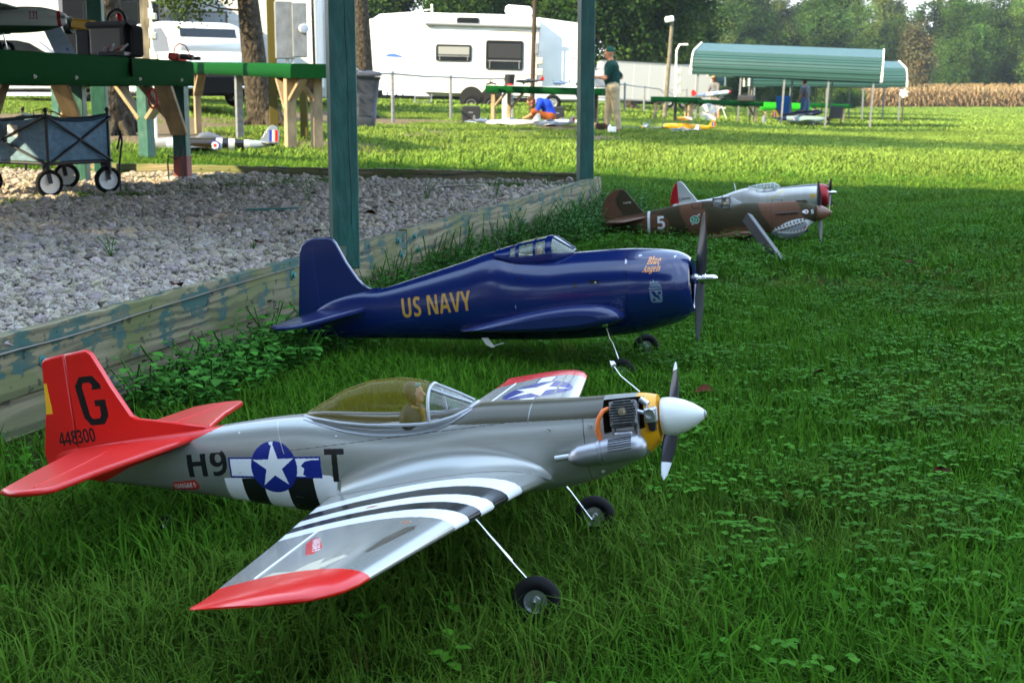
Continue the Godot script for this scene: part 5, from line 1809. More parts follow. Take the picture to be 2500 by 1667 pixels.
func build_thunderbolt() -> void:
	piv = Vector3(-0.5, -0.15, 0)
	var b0 := Basis(Vector3(0.9741, 0.06, 0.2178), Vector3(-0.0585, 0.9982, -0.0131), Vector3(-0.2182, 0, 0.9759))
	var bs := b0.scaled(Vector3.ONE * 1.05)
	var t := thing("model_warbird", "bare silver model fighter with red cowl and red-white fin behind the camouflaged one", "model airplane", Transform3D(bs, Vector3(2.412, 0.22, -10.395) + bs * piv), "model warbirds parked on the grass")
	var f := Fus.new([[-1.14, -0.03, -0.07, 0.01, 2.1], [-0.977, -0.018, -0.1, 0.035, 2.1], [-0.81, 0.008, -0.128, 0.055, 2.1], [-0.7, 0.042, -0.143, 0.064, 2.1], [-0.6, 0.06, -0.15, 0.07, 2.1], [-0.5, 0.046, -0.15, 0.076, 2.2], [-0.39, 0.051, -0.145, 0.08, 2.2], [-0.216, 0.064, -0.125, 0.085, 2.1], [-0.12, 0.066, -0.112, 0.087, 2.0], [-0.08, 0.063, -0.108, 0.084, 2.0], [-0.058, 0.05, -0.094, 0.072, 2.0], [-0.05, 0.04, -0.084, 0.062, 2.0]])
	var sv := Color(0.55, 0.52, 0.48)
	var p := Paint.new(-1.2, -0.04, -0.17, 0.14, 1200, sv)
	for i in 14:
		var x := -0.95 + i * 0.06
		p.line(Vector2(x, 0.1), Vector2(x - 0.01, -0.17), 0.0013, sv * 0.6)
		p.poly([[x, 0.1], [x + 0.05, 0.1], [x + 0.04, -0.17], [x - 0.01, -0.17]], sv * rng.randf_range(0.9, 1.08))
	p.poly([[-0.44, 0.1], [-0.44, 0.033], [-0.38, 0.045], [-0.216, 0.053], [-0.122, 0.054], [-0.122, 0.1]], Color(0.035, 0.034, 0.03))
	p.poly([[-0.121, 0.1], [-0.03, 0.1], [-0.03, -0.17], [-0.11, -0.17]], Color(0.26, 0.008, 0.012))
	p.line(Vector2(-0.1215, 0.1), Vector2(-0.1105, -0.17), 0.003, BLACK)
	p.poly([[-1.2, 0.14], [-1.122, 0.14], [-1.112, -0.05], [-1.11, -0.1], [-1.2, -0.1]], Color(0.55, 0.012, 0.018))
	p.poly([[-1.121, 0.14], [-0.95, 0.14], [-0.95, -0.03], [-1.111, -0.04]], Color(0.62, 0.62, 0.61))
	p.text("226044", Vector2(-1.112, -0.012), 0.085, 0.02, BLACK, 0.08)
	p.text("Lady", Vector2(-0.41, -0.005), 0.06, 0.028, Color(0.6, 0.42, 0.04), 0.42, 0.4, "Droid Serif", 400)
	p.text("Golden", Vector2(-0.47, -0.036), 0.062, 0.022, Color(0.6, 0.42, 0.04), 0.42, 0.4, "Droid Serif", 400)
	p.poly([[-0.176, -0.015], [-0.14, -0.017], [-0.136, 0.002], [-0.146, -0.006], [-0.152, 0.008], [-0.158, -0.004], [-0.166, 0.008], [-0.17, -0.003], [-0.181, 0.005]], Color(0.65, 0.4, 0.03))
	p.poly([[-0.177, -0.018], [-0.139, -0.02], [-0.141, -0.026], [-0.175, -0.024]], Color(0.7, 0.3, 0.02))
	p.poly([[-0.44, -0.028], [-0.37, -0.03], [-0.368, -0.038], [-0.45, -0.036]], Color(0.05, 0.05, 0.05))
	p.poly([[-0.435, -0.031], [-0.38, -0.032], [-0.38, -0.037], [-0.44, -0.036]], WHITE)
	p.speckle(rng, 8000, 0.1)
	var skin := painted(p, 0.34, 0.45)
	var fb := pm(p.uv)
	var rows := f.rows(-1.14, -0.05, 70, 40)
	var lip := PackedVector3Array()
	for q in f.ring(-0.05, 40):
		lip.append(Vector3(-0.062, q.y * 0.85 - 0.003, q.z * 0.85))
	rows.append(lip)
	fb.grid(rows, true)
	obj("fuselage", fb, skin, t)
	var en := pm()
	en.lathe(Vector3(-0.075, -0.022, 0), Vector3.RIGHT, [Vector2(0, 0.08), Vector2(0.0, 0.025), Vector2(0.02, 0.022), Vector2(0.022, 0)], 24)
	obj("engine_face", en, mat("dark_engine", Color(0.012, 0.012, 0.014), 0.6), t)
	var fin := pm(p.uv)
	fin.plate(PackedVector2Array([Vector2(-1.182, -0.053), Vector2(-1.173, 0.006), Vector2(-1.16, 0.06), Vector2(-1.14, 0.105), Vector2(-1.125, 0.122), Vector2(-1.105, 0.128), Vector2(-1.09, 0.126), Vector2(-1.069, 0.106), Vector2(-1.03, 0.05), Vector2(-0.977, -0.016), Vector2(-1.0, -0.06), Vector2(-1.17, -0.09)]), Vector3.ZERO, Vector3.RIGHT, Vector3.UP, Vector3.BACK, 0.014)
	obj("fin", fin, skin, t)
	for sd in [1.0, -1.0]:
		var st := pm()
		st.col(sv)
		st.plate(PackedVector2Array([Vector2(-0.99, 0.0), Vector2(-1.03, 0.18), Vector2(-1.07, 0.24), Vector2(-1.11, 0.24), Vector2(-1.14, 0.18), Vector2(-1.14, 0.0)]), Vector3(0, -0.035, 0), Vector3.RIGHT, Vector3(0, 0, sd), Vector3.UP, 0.01)
		obj("tailplane", st, mat("bare_metal", Color(1, 1, 1), 0.34, 0.45), t)
	var cp := Canopy.new([[-0.615, 0.03, 0.064, 0.04], [-0.58, 0.027, 0.074, 0.046], [-0.53, 0.028, 0.082, 0.048], [-0.43, 0.036, 0.0875, 0.046], [-0.42, 0.037, 0.085, 0.045], [-0.385, 0.047, 0.055, 0.022]], 0.8)
	var cg := pm()
	cp.strip(cg, -0.61, -0.387, 0.0, 1.0, 0.0, 14, 16)
	obj("canopy", cg, glass("pale_pane", Color(0.55, 0.6, 0.45), 0.22), t)
	var cf := pm()
	cf.col(Color(0.42, 0.45, 0.5))
	for x in [-0.606, -0.55, -0.5, -0.455, -0.427]:
		cp.arch(cf, x, 0.003)
	for a in [0.0, 0.33, 0.67, 1.0]:
		cp.rail(cf, -0.61, -0.39, a, 0.003)
	obj("canopy_frame", cf, MT.any_gloss, t)
	pilot(t, Vector3(-0.49, 0.055, 0.0), 0.035, Color(0.05, 0.04, 0.03), Color(0.1, 0.07, 0.05))
	var an := pm()
	an.tube([Vector3(-0.7, 0.04, 0), Vector3(-0.712, 0.1, 0)], 0.003, 5)
	obj("aerial", an, MT.white_paint, t)
	var hb := pm()
	hb.lathe_s(Vector3(-0.065, 0.0, 0), Vector3.RIGHT, [Vector2(0, 0.012), Vector2(0.03, 0.014), Vector2(0.045, 0.011), Vector2(0.06, 0.01), Vector2(0.068, 0.006), Vector2(0.07, 0)], 16)
	obj("spinner_nut", hb, mat("polished_alloy", Color(0.7, 0.7, 0.72), 0.16, 1.0), t)
	for d in [[0.1, 1.0, 0.28], [-0.05, 1.0, -1.0], [-0.05, -1.0, 0.5], [0.15, -1.0, -0.6]]:
		prop_blade("propeller_blade", t, Vector3(-0.042, -0.002, 0), Vector3(d[0], d[1], d[2]), Vector3.RIGHT, 0.125, 0.03, Color(0.02, 0.022, 0.026), Color(0.7, 0.45, 0.02), 0.12, 0.8)
	for sd in [1.0, -1.0]:
		var l := pm()
		l.tube([Vector3(-0.3, -0.12, 0.06 * sd), Vector3(-0.28, -0.17, 0.1 * sd)], 0.004, 6)
		obj("leg", l, MT.chrome, t)
		wheel(t, Vector3(-0.28, -0.16, 0.1 * sd), Vector3(0, 0, 1), 0.034, 0.025)

func small_plane(called: String, label: String, at_: Transform3D, l: float, cfg: Dictionary, group := "") -> Node3D:      # a simpler model seen from afar; nose along +x, origin under its middle
	piv = Vector3.ZERO
	var t := thing(called, label, "model airplane", at_, group)
	var body: Color = cfg.body
	var w: float = cfg.get("fat", 0.075) * l
	var h0: float = cfg.get("h", 0.09) * l
	var f := Fus.new([[-0.5 * l, h0 + 0.035 * l, h0 + 0.005 * l, 0.005 * l, 2.2], [-0.25 * l, h0 + 0.05 * l, h0 - 0.035 * l, w * 0.45, 2.2], [0.0, h0 + 0.06 * l, h0 - 0.07 * l, w * 0.95, 2.2], [0.2 * l, h0 + 0.055 * l, h0 - 0.075 * l, w, 2.2], [0.4 * l, h0 + 0.045 * l, h0 - 0.055 * l, w * 0.9, 2.2], [0.455 * l, h0 + 0.03 * l, h0 - 0.04 * l, w * 0.7, 2.0]])
	var fb := Mb.new()
	var rows := f.rows(-0.5 * l, 0.455 * l, 40, 20)
	for i in 40:
		var x: float = rows[i][0].x / l
		var c := body
		for k in cfg.get("bands", []):
			if x >= k[0] and x < k[1]:
				c = k[2]
		if i == 0:
			fb.smooth()
		for j in 20:
			var k := (j + 1) % 20
			var cc := c
			if cfg.has("belly") and rows[i][j].y < h0 - 0.03 * l:
				cc = cfg.belly
			fb.col(cc)
			fb.quad(rows[i][j], rows[i][k], rows[i + 1][k], rows[i + 1][j])
	fb.col(cfg.get("nose", body))
	fb.cap(rows[-1])
	obj("fuselage", fb, MT.any_gloss, t)
	var sp := Mb.new()
	sp.col(cfg.get("nose", body))
	sp.lathe_s(Vector3(0.45 * l, h0 - 0.004 * l, 0), Vector3.RIGHT, [Vector2(0, 0.033 * l), Vector2(0.02 * l, 0.03 * l), Vector2(0.04 * l, 0.015 * l), Vector2(0.048 * l, 0)], 14)
	obj("spinner", sp, MT.any_gloss, t)
	for a in cfg.get("prop", [0.3]):
		for k in [0.0, PI]:
			prop_blade("propeller_blade", t, Vector3(0.465 * l, h0, 0), Vector3(0, cos(a + k), sin(a + k)), Vector3.RIGHT, 0.16 * l, 0.03 * l, Color(0.02, 0.02, 0.02), cfg.get("tip", Color(0.02, 0.02, 0.02)), 0.12)
	var fin := Mb.new()
	fin.col(cfg.get("fin", body))
	fin.plate(PackedVector2Array([Vector2(-0.53, 0.0), Vector2(-0.54, 0.08), Vector2(-0.52, 0.135), Vector2(-0.48, 0.15), Vector2(-0.45, 0.13), Vector2(-0.4, 0.05), Vector2(-0.38, 0.02), Vector2(-0.44, -0.02)]), Vector3(0, h0 + 0.02 * l, 0), Vector3.RIGHT * l, Vector3.UP * l, Vector3.BACK, 0.012 * l)
	if cfg.has("flash"):
		var x := -0.525
		for c in cfg.flash:
			fin.col(c)
			fin.box(Vector3((x + 0.012) * l, h0 + 0.085 * l, 0), Vector3(0.022 * l, 0.09 * l, 0.0145 * l))
			x += 0.0225
	obj("fin", fin, MT.any_gloss, t)
	var ws: float = cfg.get("span", 0.55)
	var levels: Array = cfg.get("wings", [-0.05])
	for sd in [1.0, -1.0]:
		var st := Mb.new()
		st.col(cfg.get("wing", body))
		st.plate(PackedVector2Array([Vector2(-0.39, 0.0), Vector2(-0.43, 0.16), Vector2(-0.47, 0.19), Vector2(-0.51, 0.16), Vector2(-0.52, 0.0)]), Vector3(0, h0 + 0.03 * l, 0), Vector3.RIGHT * l, Vector3(0, 0, sd * l), Vector3.UP, 0.01 * l)
		obj("tailplane", st, MT.any_gloss, t)
		for y in levels:
			var wg := Wing.new([[0.02 * l, 0.2 * l, -0.08 * l, h0 + y * l, 0.12], [ws * 0.85 * l, 0.16 * l, -0.02 * l, h0 + (y + 0.04) * l, 0.12], [ws * l, 0.08 * l, 0.0, h0 + (y + 0.045) * l, 0.04]])
			var wb := Mb.new()
			wb.col(cfg.get("wing", body))
			var wr := wg.rows(0.02 * l, ws * l, 12, sd, 8)
			wb.grid(wr, true)
			wb.cap(wr[-1])
			if cfg.has("edge"):
				wb.col(cfg.edge)
				wb.tube([Vector3(0.19 * l, h0 + (y + 0.012) * l, 0.12 * l * sd), Vector3(0.162 * l, h0 + (y + 0.045) * l, ws * 0.84 * l * sd)], 0.012 * l, 6)
			obj("wing", wb, MT.any_gloss, t)
		if levels.size() > 1:
			var sb := Mb.new()
			sb.col(Color(0.1, 0.1, 0.1))
			for x in [0.12, 0.02]:
				sb.tube([Vector3(x * l, h0 + (levels[0] + 0.03) * l, 0.38 * l * sd), Vector3((x + 0.03) * l, h0 + (levels[1] + 0.02) * l, 0.38 * l * sd)], 0.005 * l, 5)
			obj("strut", sb, MT.any, t)
		if cfg.get("gear", true):
			var lg := Mb.new()
			lg.tube([Vector3(0.18 * l, h0 - 0.05 * l, 0.1 * l * sd), Vector3(0.2 * l, 0.04 * l, 0.13 * l * sd)], 0.006 * l, 5)
			obj("leg", lg, MT.chrome, t)
			wheel(t, Vector3(0.2 * l, 0.035 * l, 0.14 * l * sd), Vector3.BACK, 0.035 * l, 0.025 * l)
	if cfg.get("canopy", true):
		var cp := Canopy.new([[-0.12 * l, h0 + 0.05 * l, h0 + 0.055 * l, 0.01 * l], [0.0, h0 + 0.05 * l, h0 + 0.1 * l, 0.035 * l], [0.06 * l, h0 + 0.05 * l, h0 + 0.1 * l, 0.038 * l], [0.12 * l, h0 + 0.05 * l, h0 + 0.056 * l, 0.02 * l]])
		var cg := Mb.new()
		cg.col(Color(0.08, 0.09, 0.1))
		cp.strip(cg, -0.12 * l, 0.12 * l, 0.0, 1.0, 0.0, 10, 10)
		obj("canopy", cg, MT.any_gloss, t)
	if cfg.has("roundel"):
		var rd := Mb.new()
		var x: float = cfg.roundel * l
		for k in [[0.04, Color(0.02, 0.03, 0.2)], [0.028, Color(0.75, 0.75, 0.75)], [0.014, Color(0.5, 0.02, 0.02)]]:
			rd.col(k[1])
			for sd in [1.0, -1.0]:
				rd.lathe(Vector3(x, h0, (f.side(x, h0) - 0.002 + (0.05 - k[0]) * 0.1 * l) * sd), Vector3(0, 0, sd), [Vector2(0, k[0] * l), Vector2(0.002, k[0] * l), Vector2(0.002, 0)], 18)
		obj("roundel", rd, MT.any, t)
	return t

# ---------------------------------------------------------------- people: one continuous skin meshed from joints by surface nets
func person_mesh(bones: Array, cell: float) -> ArrayMesh:
	var lo := Vector3(1e9, 1e9, 1e9)
	var hi := -lo
	for q in bones:
		var m: float = maxf(q[2], q[3]) + cell * 3
		lo = lo.min(q[0] - Vector3.ONE * m).min(q[1] - Vector3.ONE * m)
		hi = hi.max(q[0] + Vector3.ONE * m).max(q[1] + Vector3.ONE * m)
	var nx := int((hi.x - lo.x) / cell) + 2
	var ny := int((hi.y - lo.y) / cell) + 2
	var nz := int((hi.z - lo.z) / cell) + 2
	var fld := PackedFloat32Array()
	var own := PackedByteArray()
	var best := PackedFloat32Array()
	fld.resize(nx * ny * nz)
	best.resize(nx * ny * nz)
	own.resize(nx * ny * nz)
	fld.fill(1.0)
	best.fill(1.0)
	for n in bones.size():
		var q: Array = bones[n]
		var a: Vector3 = q[0]
		var d: Vector3 = q[1] - a
		var dd := maxf(d.length_squared(), 1e-9)
		var m: float = maxf(q[2], q[3]) + cell * 2.5
		var k0: float = minf(0.035, 0.6 * minf(q[2], q[3]))
		var l: Vector3 = a.min(q[1]) - Vector3.ONE * m - lo
		var h: Vector3 = a.max(q[1]) + Vector3.ONE * m - lo
		for x in range(maxi(0, int(l.x / cell)), mini(nx, int(h.x / cell) + 2)):
			for y in range(maxi(0, int(l.y / cell)), mini(ny, int(h.y / cell) + 2)):
				for z in range(maxi(0, int(l.z / cell)), mini(nz, int(h.z / cell) + 2)):
					var p := lo + Vector3(x, y, z) * cell
					var t := clampf((p - a).dot(d) / dd, 0.0, 1.0)
					var v: float = (p - a - d * t).length() - lerpf(q[2], q[3], t)
					var i := (x * ny + y) * nz + z
					if v < best[i]:
						best[i] = v
						own[i] = n
					var o := fld[i]
					var e := maxf(k0 - absf(v - o), 0.0) / k0
					fld[i] = minf(v, o) - e * e * k0 * 0.25
	var idx := {}
	var vs := []
	var cs := []
	for x in nx - 1:
		for y in ny - 1:
			for z in nz - 1:
				var s := Vector3.ZERO
				var c := 0
				var vals := []
				var b0 := (x * ny + y) * nz + z
				var neg := 0
				for k in 8:
					var v := fld[b0 + (k & 1) * ny * nz + ((k >> 1) & 1) * nz + (k >> 2)]
					vals.append(v)
					if v < 0:
						neg += 1
				if neg == 0 or neg == 8:
					continue
				for e in [[0, 1], [0, 2], [0, 4], [1, 3], [1, 5], [2, 3], [2, 6], [3, 7], [4, 5], [4, 6], [5, 7], [6, 7]]:
					var u: float = vals[e[0]]
					var w: float = vals[e[1]]
					if (u < 0) != (w < 0):
						var t := u / (u - w)
						var p0 := Vector3(e[0] & 1, (e[0] >> 1) & 1, e[0] >> 2)
						var p1 := Vector3(e[1] & 1, (e[1] >> 1) & 1, e[1] >> 2)
						s += p0.lerp(p1, t)
						c += 1
				idx[b0] = vs.size()
				vs.append(lo + (Vector3(x, y, z) + s / c) * cell)
				cs.append(bones[own[b0]][4])
	var b := Mb.new()
	b.smooth()
	var off := [ny * nz, nz, 1]
	for x in range(1, nx - 1):
		for y in range(1, ny - 1):
			for z in range(1, nz - 1):
				var i := (x * ny + y) * nz + z
				for ax in 3:
					var f0 := fld[i]
					var f1: float = fld[i + off[ax]]
					if (f0 < 0) == (f1 < 0):
						continue
					var u: int = off[(ax + 1) % 3]
					var w: int = off[(ax + 2) % 3]
					var q := [i - u - w, i - w, i, i - u]
					if not (idx.has(q[0]) and idx.has(q[1]) and idx.has(q[2]) and idx.has(q[3])):
						continue
					if f0 >= 0:
						q.reverse()
					for t in [[0, 2, 1], [0, 3, 2]]:
						for k in t:
							b.st.set_color(cs[idx[q[k]]])
							b.st.add_vertex(vs[idx[q[k]]])
	return b.done()

const SKIN := Color(0.42, 0.2, 0.12)
func hand_bones(out: Array, wrist: Vector3, dir: Vector3, up: Vector3, s := 1.0) -> void:
	dir = dir.normalized()
	var side := dir.cross(up).normalized()
	out.append([wrist, wrist + dir * 0.07 * s, 0.028 * s, 0.034 * s, SKIN])
	for k in 4:
		var o := wrist + dir * 0.085 * s + side * (k - 1.5) * 0.019 * s
		var l: float = [0.06, 0.07, 0.065, 0.05][k] * s
		out.append([o, o + dir * l * 0.55 - up * 0.01 * s, 0.0095 * s, 0.009 * s, SKIN])
		out.append([o + dir * l * 0.55 - up * 0.01 * s, o + dir * l - up * 0.035 * s, 0.009 * s, 0.008 * s, SKIN])
	out.append([wrist + dir * 0.03 * s + side * 0.03 * s, wrist + dir * 0.085 * s + side * 0.062 * s - up * 0.01 * s, 0.013 * s, 0.01 * s, SKIN])

func face_bones(out: Array, c: Vector3, f: Vector3, up: Vector3) -> void:      # skull, jaw, nose, ears round the head's middle
	var s := f.cross(up).normalized()
	out.append([c + up * 0.03 - f * 0.012, c + up * 0.035 + f * 0.012, 0.095, 0.09, SKIN])
	out.append([c - up * 0.035 + f * 0.02, c - up * 0.075 + f * 0.045, 0.066, 0.045, SKIN])
	out.append([c + f * 0.095 + up * 0.01, c + f * 0.118 - up * 0.02, 0.012, 0.017, SKIN])
	for k in [-1.0, 1.0]:
		out.append([c + s * 0.085 * k + up * 0.01, c + s * 0.092 * k - up * 0.02, 0.018, 0.012, SKIN])

func eyes(parent: Node3D, c: Vector3, f: Vector3, up: Vector3) -> void:
	var s := f.cross(up).normalized()
	var b := Mb.new()
	for k in [-1.0, 1.0]:
		b.col(Color(0.6, 0.58, 0.55))
		b.ball(c + f * 0.088 + s * 0.032 * k + up * 0.012, Vector3.ONE * 0.012)
		b.col(Color(0.03, 0.02, 0.015))
		b.ball(c + f * 0.095 + s * 0.033 * k + up * 0.012, Vector3.ONE * 0.0065)
	b.col(Color(0.28, 0.09, 0.08))
	b.ball(c + f * 0.087 - up * 0.052, Vector3(0.012, 0.008, 0.026), Basis(f, up, s))
	obj("eyes", b, MT.any, parent)

func hair_cap(parent: Node3D, called: String, c: Vector3, f: Vector3, up: Vector3, col: Color, brim := 0.0, brim_all := false) -> void:
	var s := f.cross(up).normalized()
	var bs := Basis(f, up, s)
	var b := Mb.new()
	b.col(col)
	var rows := []
	for i in 6:
		var t := PI * 0.52 * i / 5
		var r := PackedVector3Array()
		for j in 16:
			var a := TAU * j / 16
			r.append(c + bs * (Vector3(-0.012, 0.035, 0) + Vector3(0.112 * sin(t) * cos(a), 0.105 * cos(t), 0.103 * sin(t) * sin(a))))
		rows.append(r)
	b.grid(rows, true)
	if brim > 0:
		var q := PackedVector2Array()
		for j in 17:
			var a := -PI / 2 + PI * j / 16 if not brim_all else TAU * j / 17
			q.append(Vector2(cos(a) * (0.1 + brim), sin(a) * (0.085 + (brim if brim_all else 0.0))))
		b.slab(q, c + bs * Vector3(0.0, 0.04, 0), f, s, up, [[-0.004, 1.0], [0.004, 1.0]])
	else:
		b.ball(c + bs * Vector3(-0.05, -0.01, 0), Vector3(0.065, 0.08, 0.088), bs, 10, 8)
	obj(called, b, MT.any_matt, parent)

func build_people() -> void:
	var shirt := Color(0.008, 0.04, 0.034)
	var khaki := Color(0.36, 0.28, 0.17)
	var shoe := Color(0.05, 0.03, 0.02)
	# the man at the middle table
	var x := 2.16
	var z := -30.3
	var t := thing("person", "man in dark green shirt, green cap and khaki trousers standing at the middle table", "person", at(x, gy(x, z), z))
	var b := []
	b.append([Vector3(0.0, 0.98, 0), Vector3(-0.02, 1.12, 0), 0.155, 0.16, shirt])
	b.append([Vector3(-0.02, 1.1, 0), Vector3(-0.03, 1.36, 0.0), 0.165, 0.16, shirt])
	b.append([Vector3(-0.03, 1.40, -0.13), Vector3(-0.03, 1.40, 0.13), 0.09, 0.09, shirt])
	b.append([Vector3(-0.04, 1.42, 0), Vector3(-0.06, 1.6, 0), 0.062, 0.056, SKIN])
	face_bones(b, Vector3(-0.085, 1.66, 0), Vector3(-0.95, -0.1, 0.1).normalized(), Vector3.UP)
	b.append([Vector3(-0.03, 1.4, 0.2), Vector3(-0.14, 1.2, 0.24), 0.068, 0.062, shirt])
	b.append([Vector3(-0.14, 1.2, 0.24), Vector3(-0.18, 1.14, 0.25), 0.045, 0.044, SKIN])
	b.append([Vector3(-0.18, 1.14, 0.25), Vector3(-0.42, 1.16, 0.14), 0.044, 0.03, SKIN])
	hand_bones(b, Vector3(-0.43, 1.16, 0.135), Vector3(-1, 0.05, -0.3), Vector3.UP)
	b.append([Vector3(-0.02, 1.4, -0.2), Vector3(0.17, 1.2, -0.24), 0.068, 0.06, shirt])
	b.append([Vector3(0.17, 1.2, -0.24), Vector3(0.19, 1.16, -0.25), 0.045, 0.044, SKIN])
	b.append([Vector3(0.19, 1.16, -0.25), Vector3(-0.04, 1.12, -0.32), 0.043, 0.03, SKIN])
	hand_bones(b, Vector3(-0.05, 1.12, -0.32), Vector3(-1, 0.0, 0.1), Vector3.UP)
	b.append([Vector3(0, 0.92, -0.08), Vector3(0.0, 0.92, 0.08), 0.145, 0.145, khaki])
	for q in [[-0.13, -0.12], [0.12, 0.12]]:
		b.append([Vector3(q[0] * 0.2, 0.88, q[1] * 0.8), Vector3(q[0] * 0.6, 0.48, q[1]), 0.115, 0.085, khaki])
		b.append([Vector3(q[0] * 0.6, 0.48, q[1]), Vector3(q[0], 0.09, q[1] * 1.05), 0.085, 0.072, khaki])
		b.append([Vector3(q[0] + 0.03, 0.045, q[1] * 1.05), Vector3(q[0] - 0.16, 0.035, q[1] * 1.1), 0.045, 0.042, shoe])
	obj("body", person_mesh(b, 0.017), MT.any_matt, t)
	hair_cap(t, "cap", Vector3(-0.085, 1.66, 0), Vector3(-0.98, 0.0, 0.1).normalized(), Vector3.UP, Color(0.008, 0.06, 0.045), 0.075)
	eyes(t, Vector3(-0.085, 1.66, 0), Vector3(-0.95, -0.1, 0.1).normalized(), Vector3.UP)
	var bt := Mb.new()
	bt.col(Color(0.03, 0.025, 0.02))
	bt.lathe(Vector3(0, 0.985, 0), Vector3.UP, [Vector2(-0.02, 0.163), Vector2(0.02, 0.163)], 20)
	obj("belt", bt, MT.any, t)
	# the one sitting on the grass
	x = 0.72
	z = -36.2
	var blue := Color(0.012, 0.045, 0.36)
	var rust := Color(0.22, 0.06, 0.015)
	t = thing("person", "young person in a blue shirt and rust trousers sitting bent over on the grass", "person", at(x, gy(x, z) + 0.02, z))
	b = []
	b.append([Vector3(0.26, 0.16, -0.05), Vector3(0.26, 0.16, 0.05), 0.15, 0.15, rust])
	b.append([Vector3(0.26, 0.24, 0), Vector3(0.15, 0.46, 0), 0.15, 0.155, blue])
	b.append([Vector3(0.15, 0.46, 0), Vector3(0.0, 0.54, 0), 0.155, 0.12, blue])
	b.append([Vector3(0.0, 0.52, -0.13), Vector3(0.0, 0.52, 0.13), 0.085, 0.085, blue])
	b.append([Vector3(-0.04, 0.54, 0), Vector3(-0.15, 0.55, 0), 0.055, 0.055, SKIN])
	var fd := Vector3(-0.8, -0.6, 0.12).normalized()
	var fu := Vector3(-0.6, 0.8, 0).normalized()
	face_bones(b, Vector3(-0.22, 0.55, 0), fd, fu)
	for s in [1.0, -1.0]:
		b.append([Vector3(0.2, 0.16, 0.1 * s), Vector3(-0.16, 0.3, 0.2 * s), 0.1, 0.075, rust])
		b.append([Vector3(-0.16, 0.3, 0.2 * s), Vector3(-0.1, 0.07, 0.02 * s), 0.072, 0.055, rust])
		b.append([Vector3(-0.1, 0.07, 0.02 * s), Vector3(-0.34, 0.05, -0.04 * s), 0.05, 0.04, SKIN])
		b.append([Vector3(0.0, 0.5, 0.17 * s), Vector3(-0.1, 0.3, 0.2 * s), 0.062, 0.055, blue])
		b.append([Vector3(-0.1, 0.3, 0.2 * s), Vector3(-0.34, 0.16, 0.1 * s), 0.042, 0.03, SKIN])
		hand_bones(b, Vector3(-0.35, 0.155, 0.1 * s), Vector3(-1, -0.4, -0.2 * s), Vector3.UP)
	obj("body", person_mesh(b, 0.018), MT.any_matt, t)
	hair_cap(t, "hair", Vector3(-0.22, 0.55, 0), fd, fu, Color(0.05, 0.025, 0.012))
	eyes(t, Vector3(-0.22, 0.55, 0), fd, fu)
	var gl := Mb.new()
	gl.col(Color(0.02, 0.02, 0.02))
	var gs := fd.cross(fu)
	for s in [1.0, -1.0]:
		gl.tube([Vector3(-0.22, 0.55, 0) + fu * 0.02 + gs * 0.088 * s, Vector3(-0.22, 0.55, 0) + fu * 0.015 + gs * 0.06 * s + fd * 0.1, Vector3(-0.22, 0.55, 0) + fu * 0.012 + fd * 0.11], 0.005, 5)
	obj("spectacles", gl, MT.any, t)
	# two under the far shelter
	var grey := Color(0.13, 0.135, 0.15)
	var denim := Color(0.08, 0.13, 0.24)
	for k in 2:
		x = [11.75, 8.05][k]
		z = [-56.6, -55.5][k]
		var f: Vector3 = [Vector3(-0.6, 0, -0.8), Vector3(-0.7, 0, 0.7)][k]
		var r := f.cross(Vector3.UP)
		t = thing("person", ["man in a grey t-shirt and denim shorts standing with his back turned under the shelter", "man in a sun hat and grey t-shirt leaning over the table under the shelter"][k], "person", at(x, [gy(x, z) + 0.05, gy(x, z)][k], z))
		var low: Color = [denim, Color(0.2, 0.2, 0.22)][k]
		var ln: float = [0.0, 0.16][k]
		b = []
		b.append([Vector3(0, 0.98, 0), f * ln * 0.5 + Vector3(0, 1.2, 0), 0.16, 0.165, grey])
		b.append([f * ln * 0.5 + Vector3(0, 1.2, 0), f * ln + Vector3(0, 1.4, 0), 0.165, 0.13, grey])
		b.append([f * ln + r * 0.15 + Vector3(0, 1.4, 0), f * ln - r * 0.15 + Vector3(0, 1.4, 0), 0.085, 0.085, grey])
		b.append([f * ln + Vector3(0, 1.42, 0), f * (ln + 0.04) + Vector3(0, 1.58, 0), 0.06, 0.055, SKIN])
		var hc := f * (ln + 0.07) + Vector3(0, 1.64, 0)
		face_bones(b, hc, f, Vector3.UP)
		for s in [1.0, -1.0]:
			var sh: Vector3 = f * ln + r * 0.2 * s + Vector3(0, 1.38, 0)
			var el: Vector3 = sh + r * 0.05 * s + Vector3(0, -0.28, 0) + f * (0.02 + 0.6 * ln)
			b.append([sh, sh.lerp(el, 0.7), 0.07, 0.065, grey])
			b.append([sh.lerp(el, 0.7), el, 0.045, 0.04, SKIN])
			var wr: Vector3 = el + f * (0.12 + ln * 0.9) + Vector3(0, -0.2 + 0.4 * ln, 0) - r * 0.03 * s
			b.append([el, wr, 0.04, 0.028, SKIN])
			hand_bones(b, wr, wr - el, r * s)
			b.append([r * 0.09 * s + Vector3(0, 0.92, 0), r * 0.11 * s + Vector3(0, 0.52, 0), 0.125, 0.105, low])
			b.append([r * 0.11 * s + Vector3(0, 0.5, 0), r * 0.11 * s + Vector3(0, 0.09, 0) - f * 0.02, 0.06, 0.045, SKIN])
			b.append([r * 0.11 * s + Vector3(0, 0.045, 0) - f * 0.03, r * 0.12 * s + Vector3(0, 0.035, 0) + f * 0.16, 0.047, 0.042, Color(0.04, 0.03, 0.03)])
		obj("body", person_mesh(b, 0.022), MT.any_matt, t)
		if k == 0:
			hair_cap(t, "hair", hc, f, Vector3.UP, Color(0.03, 0.02, 0.015))
		else:
			hair_cap(t, "sun_hat", hc, f, Vector3.UP, Color(0.16, 0.15, 0.08), 0.1, true)
		eyes(t, hc, f, Vector3.UP)

